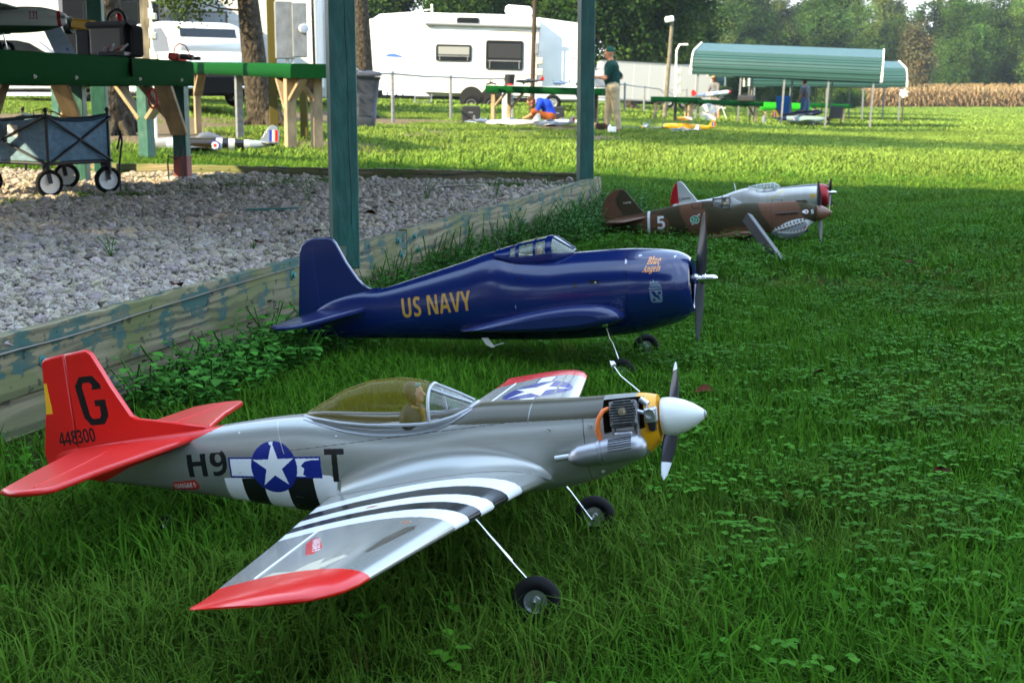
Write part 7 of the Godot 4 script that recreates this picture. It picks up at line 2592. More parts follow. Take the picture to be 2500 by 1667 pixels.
func build_caravan() -> void:
	# a fifth-wheel trailer; x along its side, z out of the side that faces us
	var t := thing("travel_trailer", "long white fifth-wheel camping trailer with an awning and dark windows", "trailer", Transform3D(Basis(Vector3.UP, -0.04) * Basis(Vector3.BACK, -0.022), Vector3(-1.6, 0.36, -55.0)))
	var body := PackedVector2Array()
	for q in [[-4.45, 1.1], [-4.5, 1.8], [-4.42, 2.6], [-4.15, 3.25], [-3.6, 3.62], [-2.5, 3.72], [1.8, 3.7], [4.0, 3.45], [4.62, 3.3], [4.65, 0.6], [-1.6, 0.55], [-1.9, 0.72], [-4.2, 0.72]]:
		body.append(Vector2(q[0], q[1]))
	var b := Mb.new()
	b.slab(body, Vector3(0, 0, 0), Vector3.RIGHT, Vector3.UP, Vector3.BACK, [[-2.45, 0.985], [-2.4, 1.0], [-0.02, 1.0], [0.03, 0.992]])
	obj("body", b, MT.rv_white, t)
	var so := Mb.new()      # the raised forward half of the wall
	so.slab(PackedVector2Array([Vector2(-4.3, 0.75), Vector2(-4.38, 2.5), Vector2(-3.9, 3.4), Vector2(-3.0, 3.58), Vector2(2.6, 3.5), Vector2(2.65, 0.63)]), Vector3(0, 0, 0.02), Vector3.RIGHT, Vector3.UP, Vector3.BACK, [[0, 1.0], [0.55, 1.0], [0.6, 0.994]])
	obj("slide_out", so, MT.rv_white, t)
	var zf := 0.621
	for w in [[0.61, 1.63, 1.98, 2.67], [-1.31, 1.91, 0.0, 2.48], [-0.53, 3.33, 0.27, 3.5]]:
		var fr := Mb.new()
		fr.prism(rounded(w[0] - 0.04, w[1] - 0.04, w[2] + 0.04, w[3] + 0.04, 0.1), Vector3(0, 0, zf), Vector3.RIGHT, Vector3.UP, Vector3(0, 0, 0.03))
		var f := obj("window", fr, mat("window_rubber", Color(0.03, 0.032, 0.035), 0.4), t)
		var gl := Mb.new()
		gl.prism(rounded(w[0], w[1], w[2], w[3], 0.08), Vector3(0, 0, zf + 0.031), Vector3.RIGHT, Vector3.UP, Vector3(0, 0, 0.004))
		obj("pane", gl, MT.dark_glass, f)
		if w[2] - w[0] > 1.0:
			var bl := Mb.new()
			bl.col(Color(0.22, 0.22, 0.21) if w[0] < 0 else Color(0.012, 0.014, 0.012))
			bl.box(Vector3((w[0] + w[2]) / 2, w[1] + (w[3] - w[1]) * 0.66, zf + 0.037), Vector3(w[2] - w[0] - 0.12, (w[3] - w[1]) * 0.52, 0.004))
			obj("blind", bl, MT.any, f)
			var br := Mb.new()
			br.box(Vector3((w[0] + w[2]) / 2, w[1] + (w[3] - w[1]) * 0.3, zf + 0.04), Vector3(w[2] - w[0] - 0.1, 0.025, 0.012))
			for x in [w[0] + 0.12, w[2] - 0.12]:
				br.box(Vector3(x, w[1] + (w[3] - w[1]) * 0.15, zf + 0.04), Vector3(0.02, (w[3] - w[1]) * 0.28, 0.012))
			obj("glazing_bar", br, mat("bar_grey", Color(0.25, 0.25, 0.26), 0.4), f)
	var aw := Mb.new()
	aw.col(Color(0.16, 0.165, 0.17))
	aw.tube([Vector3(-1.75, 3.26, zf + 0.09), Vector3(2.65, 3.22, zf + 0.09)], 0.065, 12)
	for x in [-1.5, 2.2]:
		aw.box(Vector3(x, 3.2, zf + 0.04), Vector3(0.22, 0.09, 0.14), Basis.IDENTITY, 0.02)
	obj("awning", aw, MT.any, t)
	var ar := Mb.new()
	ar.col(Color(0.12, 0.12, 0.13))
	ar.beam(Vector3(2.6, 3.2, zf + 0.05), Vector3(2.6, 1.1, zf + 0.05), 0.05, 0.04)
	obj("awning_arm", ar, MT.any, t)
	var ac := Mb.new()
	ac.box(Vector3(1.75, 3.9, -1.0), Vector3(1.05, 0.38, 0.8), Basis(Vector3.BACK, -0.06), 0.1)
	obj("air_conditioner", ac, MT.white_paint, t)
	var vt := Mb.new()
	vt.box(Vector3(4.3, 3.5, -0.7), Vector3(0.5, 0.14, 0.6), Basis.IDENTITY, 0.04)
	vt.box(Vector3(-2.2, 3.78, -0.8), Vector3(0.4, 0.1, 0.5), Basis(Vector3.BACK, 0.3), 0.03)
	obj("roof_vent", vt, MT.white_paint, t)
	vt = Mb.new()
	vt.tube([Vector3(-1.65, 3.5, -1.0), Vector3(-1.68, 4.1, -1.0)], 0.035, 8)
	vt.tube([Vector3(-1.7, 3.9, -1.0), Vector3(-2.3, 3.8, -1.0)], 0.015, 6)
	obj("aerial", vt, MT.white_paint, t)
	var dec: Mb      # printed swooshes and the blue emblem
	var tan_ := Color(0.48, 0.36, 0.26)
	for q in [[tan_, [0.5, 3.0], [1.0, 3.08], [1.7, 3.08], [2.6, 3.0], [2.6, 2.96], [1.7, 3.03], [1.0, 3.04]], [tan_, [0.3, 1.05], [1.0, 1.32], [2.6, 1.5], [2.6, 1.45], [1.0, 1.25]], [Color(0.3, 0.3, 0.33), [-4.3, 2.35], [-3.7, 2.65], [-2.95, 2.82], [-3.7, 2.69], [-4.3, 2.41]], [Color(0.3, 0.3, 0.33), [-2.75, 1.8], [-2.2, 1.84], [-1.85, 2.0], [-2.2, 1.87], [-2.7, 1.83]]]:
		var pl := PackedVector2Array()
		for k in range(1, q.size()):
			pl.append(Vector2(q[k][0], q[k][1]))
		dec = Mb.new()
		dec.col(q[0])
		dec.prism(pl, Vector3(0, 0, zf), Vector3.RIGHT, Vector3.UP, Vector3(0, 0, 0.003))
		obj("swoosh", dec, MT.any, t)
	dec = Mb.new()
	dec.col(Color(0.05, 0.12, 0.55))
	dec.prism(PackedVector2Array([Vector2(-3.35, 2.0), Vector2(-2.55, 1.98), Vector2(-2.7, 2.06), Vector2(-2.95, 2.14), Vector2(-3.15, 2.12)]), Vector3(0, 0, zf), Vector3.RIGHT, Vector3.UP, Vector3(0, 0, 0.003))
	obj("emblem", dec, MT.any, t)
	for x in [0.05, 0.85]:
		var arch := Mb.new()
		arch.col(Color(0.02, 0.02, 0.02))
		arch.lathe(Vector3(x, 0.5, 0.56), Vector3.BACK, [Vector2(0, 0), Vector2(0.075, 0.46), Vector2(0.078, 0.46), Vector2(0.078, 0)], 24)
		obj("wheel_arch", arch, MT.any_matt, t)
		wheel(t, Vector3(x, 0.28, 0.58), Vector3.BACK, 0.36, 0.22, 0.55)
	var ch := Mb.new()
	ch.col(Color(0.03, 0.03, 0.03))
	ch.box(Vector3(0.4, 0.5, -1.2), Vector3(9.0, 0.12, 1.9))
	ch.tube([Vector3(-3.7, 0.65, 0.2), Vector3(-3.7, 0.0, 0.2)], 0.06, 8)
	ch.box(Vector3(-3.7, 0.02, 0.2), Vector3(0.25, 0.04, 0.25))
	obj("chassis", ch, MT.any, t)
	var st := Mb.new()
	for k in 3:
		st.beam(Vector3(-2.1, 0.12 + 0.2 * k, 0.95 - 0.14 * k), Vector3(-1.5, 0.12 + 0.2 * k, 0.95 - 0.14 * k), 0.2, 0.03)
	for x in [-2.12, -1.48]:
		st.beam(Vector3(x, 0.0, 1.05), Vector3(x, 0.62, 0.62), 0.03, 0.05)
	obj("entry_steps", st, MT.galvanised, t)
	var dr := Mb.new()
	dr.col(Color(0.5, 0.12, 0.05))
	dr.box(Vector3(3.95, 2.1, 0.035), Vector3(0.12, 0.04, 0.02))
	obj("marker_light", dr, MT.any, t)

func build_vehicles() -> void:
	car("white sport utility vehicle parked behind the sunlit table, seen from behind", Transform3D(Basis(Vector3.UP, 2.2), Vector3(-7.35, gy(-7.0, -30) + 0.06, -30.5)), Color(0.75, 0.75, 0.74), 4.7, 1.72, Color(0.35, 0.01, 0.01), "parked_car", "cars parked among the trees")
	car("red pickup mostly hidden behind the leaning tree trunk", Transform3D(Basis(Vector3.UP, PI / 2 + 0.15), Vector3(-8.3, gy(-8.3, -47), -47.0)), Color(0.5, 0.02, 0.015), 5.2, 1.7, Color(0.35, 0.01, 0.01), "parked_car", "cars parked among the trees")
	car("white car with dark alloy wheels at the far left, under the near table's edge", Transform3D(Basis(Vector3.UP, 0.25), Vector3(-12.4, gy(-12.4, -36), -36.0)), Color(0.75, 0.75, 0.74), 4.8, 1.6, Color(0.35, 0.01, 0.01), "parked_car", "cars parked among the trees")
	var ut := thing("utility_trailer", "low pale utility trailer behind the middle table, its alloy wheel showing below the turf", "trailer", at(1.6, gy(1.6, -51), -51.0))
	var ub := Mb.new()
	ub.box(Vector3(0, 0.62, 0), Vector3(1.95, 0.5, 1.3), Basis.IDENTITY, 0.06)
	obj("body", ub, mat("pale_grey_paint", Color(0.5, 0.52, 0.54), 0.35), ut)
	ub = Mb.new()
	ub.box(Vector3(-0.2, 0.36, 0), Vector3(2.1, 0.08, 1.1))
	ub.beam(Vector3(-0.9, 0.36, 0), Vector3(-1.5, 0.36, 0), 0.08, 0.08)
	obj("chassis", ub, MT.black_rubber, ut)
	for s in [-1.0, 1.0]:
		wheel_at_plain(ut, Vector3(-0.15, 0.3, 0.62 * s), 0.3)
	# dark coach with twin ringed lamps at the upper left
	var t := thing("motor_coach", "black motor coach with ringed round tail lamps behind the pavilion post", "coach", Transform3D(Basis(Vector3.UP, 0.12), Vector3(-9.7, gy(-9.7, -34), -34.5)))
	var b := Mb.new()
	b.box(Vector3(0, 1.95, -4.0), Vector3(2.5, 3.1, 8.0), Basis.IDENTITY, 0.12)
	obj("body", b, MT.black_paint, t)
	for x in [-0.72, 0.78]:
		for y in [2.75, 3.15]:
			var r := Mb.new()
			r.lathe(Vector3(x, y, 0.0), Vector3.BACK, [Vector2(0.0, 0.19), Vector2(0.03, 0.19), Vector2(0.035, 0.15), Vector2(0.01, 0.13), Vector2(0.01, 0)], 24)
			obj("lamp_ring", r, MT.chrome, t)
	var l := Mb.new()
	l.lathe(Vector3(-1.0, 2.72, 0.0), Vector3.BACK, [Vector2(0.0, 0.1), Vector2(0.03, 0.09), Vector2(0.04, 0)], 18)
	obj("tail_light", l, mat("lens_red", Color(0.6, 0.01, 0.01), 0.2), t)
	for s in [-1.0, 1.0]:
		wheel_at_plain(t, Vector3(1.1 * s, 0.48, -2.2))
	var w := Mb.new()
	w.box(Vector3(0, 2.1, 0.005), Vector3(1.3, 0.7, 0.02), Basis.IDENTITY, 0.005)
	obj("rear_window", w, MT.dark_glass, t)
	# white house trailer behind the trees on the left
	t = thing("mobile_home", "white mobile home with a wide curtained window behind the leaning tree", "trailer", Transform3D(Basis(Vector3.UP, 0.06), Vector3(-10.2, gy(-10, -40), -41.5)))
	b = Mb.new()
	b.box(Vector3(0, 2.1, -1.2), Vector3(9.0, 3.5, 2.4), Basis.IDENTITY, 0.06)
	obj("body", b, MT.rv_white, t)
	for i in 9:
		var s := Mb.new()
		s.col(Color(0.7, 0.68, 0.64))
		s.box(Vector3(0, 1.6 + i * 0.24, 0.006), Vector3(8.9, 0.012, 0.012))
		obj("siding_joint", s, MT.any, t)
	var fr := Mb.new()
	fr.box(Vector3(1.1, 2.22, 0.012), Vector3(1.6, 0.72, 0.03), Basis.IDENTITY, 0.005)
	var f := obj("window", fr, mat("bronze_frame", Color(0.1, 0.075, 0.05), 0.4), t)
	for k in 2:
		var p := Mb.new()
		p.col(Color(0.62, 0.62, 0.6) if k == 0 else Color(0.35, 0.36, 0.37))
		p.box(Vector3(0.72 + k * 0.77, 2.22, 0.03), Vector3(0.7, 0.62, 0.01))
		obj("pane", p, MT.any_gloss, f)
	t = thing("mobile_home", "white trailer end with a red fire bell seen past the grey meter box", "trailer", Transform3D(Basis(Vector3.UP, -0.05), Vector3(-6.3, gy(-6.3, -40) , -44.5)))
	b = Mb.new()
	b.box(Vector3(0, 1.9, -1.2), Vector3(2.7, 3.3, 2.4), Basis.IDENTITY, 0.05)
	obj("body", b, MT.rv_white, t)
	var bell := Mb.new()
	bell.lathe(Vector3(0.85, 2.2, 0.0), Vector3.BACK, [Vector2(0, 0.08), Vector2(0.05, 0.07), Vector2(0.07, 0)], 14)
	obj("bell", bell, mat("red_plastic", Color(0.6, 0.015, 0.012), 0.35), t)
	# long enclosed trailer in the shade on the right
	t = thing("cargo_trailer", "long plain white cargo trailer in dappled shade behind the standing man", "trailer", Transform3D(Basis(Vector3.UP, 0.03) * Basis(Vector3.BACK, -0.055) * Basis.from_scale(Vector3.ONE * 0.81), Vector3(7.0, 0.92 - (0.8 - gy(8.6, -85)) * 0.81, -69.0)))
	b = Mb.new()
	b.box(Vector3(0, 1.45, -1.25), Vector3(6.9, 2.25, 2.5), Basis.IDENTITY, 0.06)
	obj("body", b, mat("shaded_white", Color(0.27, 0.28, 0.285), 0.5), t)  # white lowered in the colour to stand for the tree shade
	for i in 8:
		var s := Mb.new()
		s.box(Vector3(-3.3 + i * 0.94, 1.45, 0.004), Vector3(0.02, 2.15, 0.008))
		obj("panel_joint", s, mat("joint_grey", Color(0.55, 0.55, 0.55), 0.5), t)
	var tr := Mb.new()
	tr.box(Vector3(0, 2.56, 0.01), Vector3(6.9, 0.07, 0.03))
	tr.box(Vector3(0, 0.36, 0.01), Vector3(6.9, 0.09, 0.03))
	obj("trim", tr, MT.galvanised, t)
	for x in [-0.2, 0.7]:
		wheel_at_plain(t, Vector3(x + 1.0, 0.34, -0.05), 0.34)

func wheel_at_plain(t: Node3D, c: Vector3, r := 0.48) -> void:
	var keep := piv
	piv = Vector3.ZERO
	wheel(t, c, Vector3.BACK, r, 0.25, 0.55)
	piv = keep

# ---------------------------------------------------------------- trees
func build_trees() -> void:
	var L := func(a: Array) -> Array:
		var o := []
		for q in a:
			o.append([Vector3(q[0], q[1], q[2]), Vector3(q[3], q[4], q[5])])
		return o
	var dark := Color(0.028, 0.06, 0.013)
	var mid := Color(0.045, 0.085, 0.018)
	var pale := Color(0.075, 0.105, 0.03)
	# the three trunks among the tables
	tree("shade_tree", "leaning lichen-spotted tree trunk between the meter box and the white car, leaves hanging from it", Vector3(-4.5, gy(-4.6, -26) , -26.0), 9.0, 0.27, L.call([[-1.3, 2.25, 0.3, 0.8, 0.22, 0.6], [-1.8, 2.5, 0.0, 0.6, 0.25, 0.5], [-0.9, 2.55, 0.4, 0.5, 0.3, 0.5], [-1, 5.2, 0, 2.0, 1.0, 2.0], [1.2, 7, 0.5, 2.4, 1.4, 2.2], [-2.4, 7.4, -1, 2.2, 1.3, 2.2]]), 620, 0.34, mid, 3, "", Vector3(-0.16, 0, 0), 0.35, 0.24)
	tree("shade_tree", "straight brown tree trunk rising behind the grey trash can", Vector3(-4.05, gy(-4, -38), -38.0), 13.0, 0.29, L.call([[0, 7, 0, 3, 2, 3], [2, 9, 0, 3, 2, 3], [-2, 9.5, 1, 3, 2, 3]]), 700, 0.5, mid, 4)
	tree("shade_tree", "thick mottled tree trunk just right of the pavilion's far green post", Vector3(-5.62, gy(-5.6, -20), -20.0), 12.0, 0.215, L.call([[0.5, 6.5, 0, 3.2, 1.5, 3], [2, 8.5, 1, 3, 1.8, 3], [-2, 9, -1, 3, 1.8, 3]]), 900, 0.45, mid, 5)
	# trees out of the frame on the left and behind, whose shade lies over the near grass
	var shade := [[-12.5, 0.5, 8.5], [-8.0, 3.6, 8.6], [-16.5, 5.5, 9.5], [-4.5, 7.0, 9.0], [-10.5, 9.0, 10.0], [-2.0, 10.5, 10.0]]
	for i in shade.size():
		var q: Array = shade[i]
		tree("shade_tree", ["shade tree standing beside the pavilion, out of the photograph", "shade tree at the pavilion's near corner, left of the photographer", "outermost shade tree on the left, away from the pavilion", "shade tree close behind the photographer's left shoulder", "second shade tree behind the photographer, in the back row", "shade tree straight behind the photographer"][i], Vector3(q[0], 0.1, q[1]), 13.0, 0.26, blob_lobes(3.9, q[2] - 3.0, q[2] + 4.0, 7, 20 + i), 400 if i == 0 else 1300, 0.75, mid, 20 + i, "trees shading the parking row")
	# behind the caravan
	var bk := [[-13.5, -80, 10, 3.6, 0], [-8.0, -84, 11, 3.8, 1], [-2.5, -80, 10.5, 3.8, 0], [2.0, -86, 12, 4.0, 1], [6.4, -76, 12, 4.6, 0], [11.0, -104, 12, 4.4, 0], [-19, -84, 12, 4, 1]]
	var nm := ["dense green tree behind the left end of the camping trailer", "paler tree behind the camping trailer's front window", "dense green tree behind the camping trailer's awning", "broad tree behind the camping trailer's air conditioner", "big dark tree whose boughs hang over the standing man", "dark tree left of the shelter roof, behind the lamp pole", "tree far behind the mobile home"]
	for i in bk.size():
		var q: Array = bk[i]
		tree("tree", nm[i], Vector3(q[0], gy(q[0], q[1]), q[1]), q[2], 0.28, blob_lobes(q[3], 3.2 if i == 4 else 2.4, q[2], 9, 40 + i), 1500, 0.85, [dark, mid][q[4]], 40 + i, "trees behind the trailers")
	# the far treeline beyond the corn
	var cols := [mid, pale, mid, dark, pale, mid, dark, mid, pale, Color(0.085, 0.08, 0.04), mid, mid, dark, mid, dark, mid, pale, mid]
	var names := ["mid green tree", "pale sunlit tree", "mid green tree", "dark tree", "pale olive tree", "tall tree", "dark tree", "broad tree", "pale yellowish tree", "thin brownish half-bare tree", "rounded green tree", "rounded green tree", "dark broad tree", "tall green tree", "dark dense tree", "tall green tree", "pale tree", "green tree"]
	var where := ["behind the lamp pole", "above the shelter roof's left end", "above the left of the shelter roof", "above the middle of the shelter roof", "above the middle of the shelter ridge", "over the shelter roof, right of its middle", "over the right half of the shelter roof", "above the right end of the shelter", "just right of the shelter's ridge end", "right of the second shelter roof", "where the cornfield begins", "behind the cornfield, left of the sky gap", "under the gap of sky", "behind the middle of the cornfield", "right of the sky gap", "near the right edge, behind the corn", "second from the right edge", "at the right edge of the view"]
	var pxs := [1600, 1690, 1750, 1815, 1880, 1940, 2000, 2060, 2130, 2215, 2190, 2275, 2340, 2400, 2450, 2500, 2550, 1540]
	var tops := [0, 30, -10, -5, -20, -5, -25, -20, -25, 75, 50, 2, 8, 14, 10, -15, -30, -15]
	for i in pxs.size():
		var z := -172.0 - 11.0 * float((i * 7) % 3) + (22.0 if i == 1 or i == 9 else 0.0)
		var x: float = (pxs[i] - 1250) / 3400.0 * -z
		var g := gy(x, z) - 0.6
		var h: float = 0.92 + (236.0 - tops[i]) / 3400.0 * -z - g
		tree("tree", names[i] + " in the far treeline " + where[i], Vector3(x, g, z), h * (0.97), 0.25, blob_lobes(4.6 if i != 9 else 2.2, 1.2, h * 0.93, 12, 60 + i), 1500 if i != 9 else 420, 0.95, cols[i] * 1.2, 60 + i, "far treeline beyond the corn", Vector3.ZERO, 0.75)
	# low scrub behind the shelters
	for i in 7:
		var x: float = [14.0, 18.0, 22.0, 10.5, 30.5, 26.5, 20.0][i]
		var z: float = [-104, -108, -112, -112, -130, -126, -134][i]
		tree("shrub", ["dark scrub bush behind the left of the shelter", "dark scrub bush behind the shelter's second post", "dark scrub bush behind the shelter's middle", "scrub bush left of the cargo trailer's end", "green scrub at the corn's left edge", "tangled bush right of the shelter posts", "low bush deep behind the shelter"][i], Vector3(x, gy(x, z) - 0.2, z), 4.2 if i != 4 else 2.2, 0.09, blob_lobes(2.3, 0.6, 3.6 if i != 4 else 1.9, 6, 90 + i), 560, 0.6, dark if i < 4 else mid, 90 + i, "scrub behind the shelters")

func build_corn() -> void:
	var r := RandomNumberGenerator.new()
	r.seed = 31
	var b := Mb.new()
	b.col(Color(0.8, 0.75, 0.6))
	b.tube([Vector3.ZERO, Vector3(0.02, 1.1, 0), Vector3(0, 2.1, 0.02)], [0.02, 0.017, 0.008], 4, false)
	for i in 10:
		var y := 0.25 + i * 0.17
		var a := i * 2.7
		var d := Vector3(cos(a), 0, sin(a))
		var s := Vector3(-d.z, 0, d.x) * 0.045
		b.col(Color(1, 0.95, 0.8) * r.randf_range(0.7, 1.2))
		b.smooth()
		var p := [Vector3(0, y, 0), Vector3(0, y + 0.22, 0) + d * 0.22, Vector3(0, y + 0.05, 0) + d * 0.45, Vector3(0, y - 0.2, 0) + d * 0.5]
		for k in 3:
			b.quad(p[k] - s * (1.0 - 0.25 * k), p[k] + s * (1.0 - 0.25 * k), p[k + 1] + s * (0.75 - 0.25 * k), p[k + 1] - s * (0.75 - 0.25 * k))
	for k in 4:
		b.tube([Vector3(0, 2.0, 0), Vector3(0.08 * cos(k * 1.6), 2.28, 0.08 * sin(k * 1.6))], 0.008, 3, false)
	var xf := []
	var cl := []
	for row in 9:
		var z := -146.0 - row * 0.78
		var x := 17.0
		while x < 70.0:
			var s := r.randf_range(0.85, 1.12)
			xf.append(Transform3D(Basis(Vector3.UP, r.randf() * TAU).scaled(Vector3(s * 1.2, s, s * 1.2)), Vector3(x, gy(x, z) - 0.05, z + r.randf_range(-0.1, 0.1))))
			cl.append(Color(0.36, 0.24, 0.15).lerp(Color(0.2, 0.18, 0.06), r.randf() * 0.5) * r.randf_range(0.75, 1.2))
			x += r.randf_range(0.14, 0.24)
	var o := multi("corn", b.done(), MT.leaf, xf, cl)
	meta(o, "field of ripe tan corn along the far side of the grass", "corn", "", "stuff")
	var fd := Mb.new()
	var rows := []
	for i in 12:
		var p := PackedVector3Array()
		for k in 28:
			var x := 15.0 + k * 4.0
			p.append(Vector3(x, gy(x, -150) + 1.75 + 0.05 * sin(k * 3.0 + i), -153.0 - i * 5.0))
		rows.append(p)
	fd.grid(rows)
	var f := obj("field", fd, tri_tex(mat("corn_top", Color(0.33, 0.24, 0.12), 0.95), TX.fuzz, Vector3(0.4, 0.4, 0.4)))
	meta(f, "the tops of the corn running back to the trees", "field", "", "structure")

# ---------------------------------------------------------------- shelters
func shelter(label: String, at_: Transform3D, l: float, posts: int, ends := true) -> Node3D:
	var t := thing("metal_shelter", label, "shelter", at_, "green metal shelters on thin posts")
	var pf := []
	var half := 2.7
	for q in [[half, 1.72], [half + 0.01, 2.05], [half - 0.1, 2.3], [half - 0.3, 2.47], [half - 0.55, 2.57]]:
		pf.append(Vector2(q[0], q[1]))
	var prof := PackedVector2Array()
	for i in pf.size() - 1:      # small ribs run the length of the sheets
		var d: Vector2 = (pf[i + 1] - pf[i])
		var n := Vector2(d.y, -d.x).normalized()
		prof.append(pf[i])
		for k in 2:
			var f := (k + 0.35) / 2.0
			prof.append(pf[i] + d * f)
			prof.append(pf[i] + d * (f + 0.06) + n * 0.028)
			prof.append(pf[i] + d * (f + 0.16) + n * 0.028)
			prof.append(pf[i] + d * (f + 0.22))
	var top := Vector2(0, 2.92)
	for i in 10:
		var a: Vector2 = pf[-1].lerp(top, i / 10.0)
		var d: Vector2 = (top - pf[-1]) / 10.0
		prof.append(a)
		prof.append(a + d * 0.7)
		prof.append(a + d * 0.78 + Vector2(0.002, 0.008))
		prof.append(a + d * 0.92 + Vector2(0.002, 0.008))
	prof.append(top)
	var all := prof.duplicate()
	for i in range(prof.size() - 2, -1, -1):
		all.append(Vector2(-prof[i].x, prof[i].y))
	var b := Mb.new()
	b.flat()
	for i in all.size() - 1:
		var p := all[i]
		var q := all[i + 1]
		b.quad(Vector3(-l / 2, p.y, p.x), Vector3(l / 2, p.y, p.x), Vector3(l / 2, q.y, q.x), Vector3(-l / 2, q.y, q.x))
		b.quad(Vector3(-l / 2, p.y - 0.012, p.x * 0.995), Vector3(-l / 2, q.y - 0.012, q.x * 0.995), Vector3(l / 2, q.y - 0.012, q.x * 0.995), Vector3(l / 2, p.y - 0.012, p.x * 0.995))
	obj("roof", b, MT.roof_green, t)
	for s in [-1.0, 1.0]:
		var tr := Mb.new()
		var pts := []
		for q in pf:
			pts.append(Vector3(s * (l / 2 + 0.01), q.y, q.x))
		pts.append(Vector3(s * (l / 2 + 0.01), top.y, 0))
		for i in range(pf.size() - 1, -1, -1):
			pts.append(Vector3(s * (l / 2 + 0.01), pf[i].y, -pf[i].x))
		for i in pts.size() - 1:
			tr.beam(pts[i], pts[i + 1], 0.05, 0.09)
		obj("edge_trim", tr, mat("trim_cream", Color(0.62, 0.6, 0.54), 0.4), t)
		for i in posts:
			var x := -l / 2 + 0.25 + (l - 0.5) * i / (posts - 1.0)
			var p := Mb.new()
			p.box(Vector3(x, 0.8, s * (half - 0.12)), Vector3(0.065, 1.9, 0.065))
			obj("post", p, MT.galvanised, t)
	for i in posts:
		var x := -l / 2 + 0.25 + (l - 0.5) * i / (posts - 1.0)
		var rf := Mb.new()
		rf.beam(Vector3(x, 2.4, half - 0.5), Vector3(x, 2.84, 0), 0.05, 0.05)
		rf.beam(Vector3(x, 2.4, -half + 0.5), Vector3(x, 2.84, 0), 0.05, 0.05)
		obj("rafter", rf, MT.galvanised, t)
	return t

func build_shelters() -> void:
	var lv := Basis(Vector3.BACK, -0.046)
	shelter("nearest green metal shelter with people and models under it", Transform3D(Basis(Vector3.UP, -0.25) * lv, Vector3(10.4, -0.13, -53.6)), 6.75, 5)
	shelter("second green metal shelter, partly hidden behind the nearest one", Transform3D(Basis(Vector3.UP, -0.12) * Basis(Vector3.BACK, -0.01), Vector3(14.6, -0.34, -66.8)), 7.0, 5)
	shelter("farthest shelter, only its pale eave and posts showing under the nearest roof", Transform3D(Basis(Vector3.UP, -0.1), Vector3(9.2, -0.2, -80.5)), 5.5, 3)

# ---------------------------------------------------------------- posts, fences and boxes
func outlet(parent: Node3D, p: Vector3, s: float, c: Color) -> void:
	var b := Mb.new()
	b.col(c)
	b.box(p, Vector3(s, s * 1.15, s * 0.8), Basis.IDENTITY, s * 0.15)
	obj("outlet_box", b, MT.any, parent)

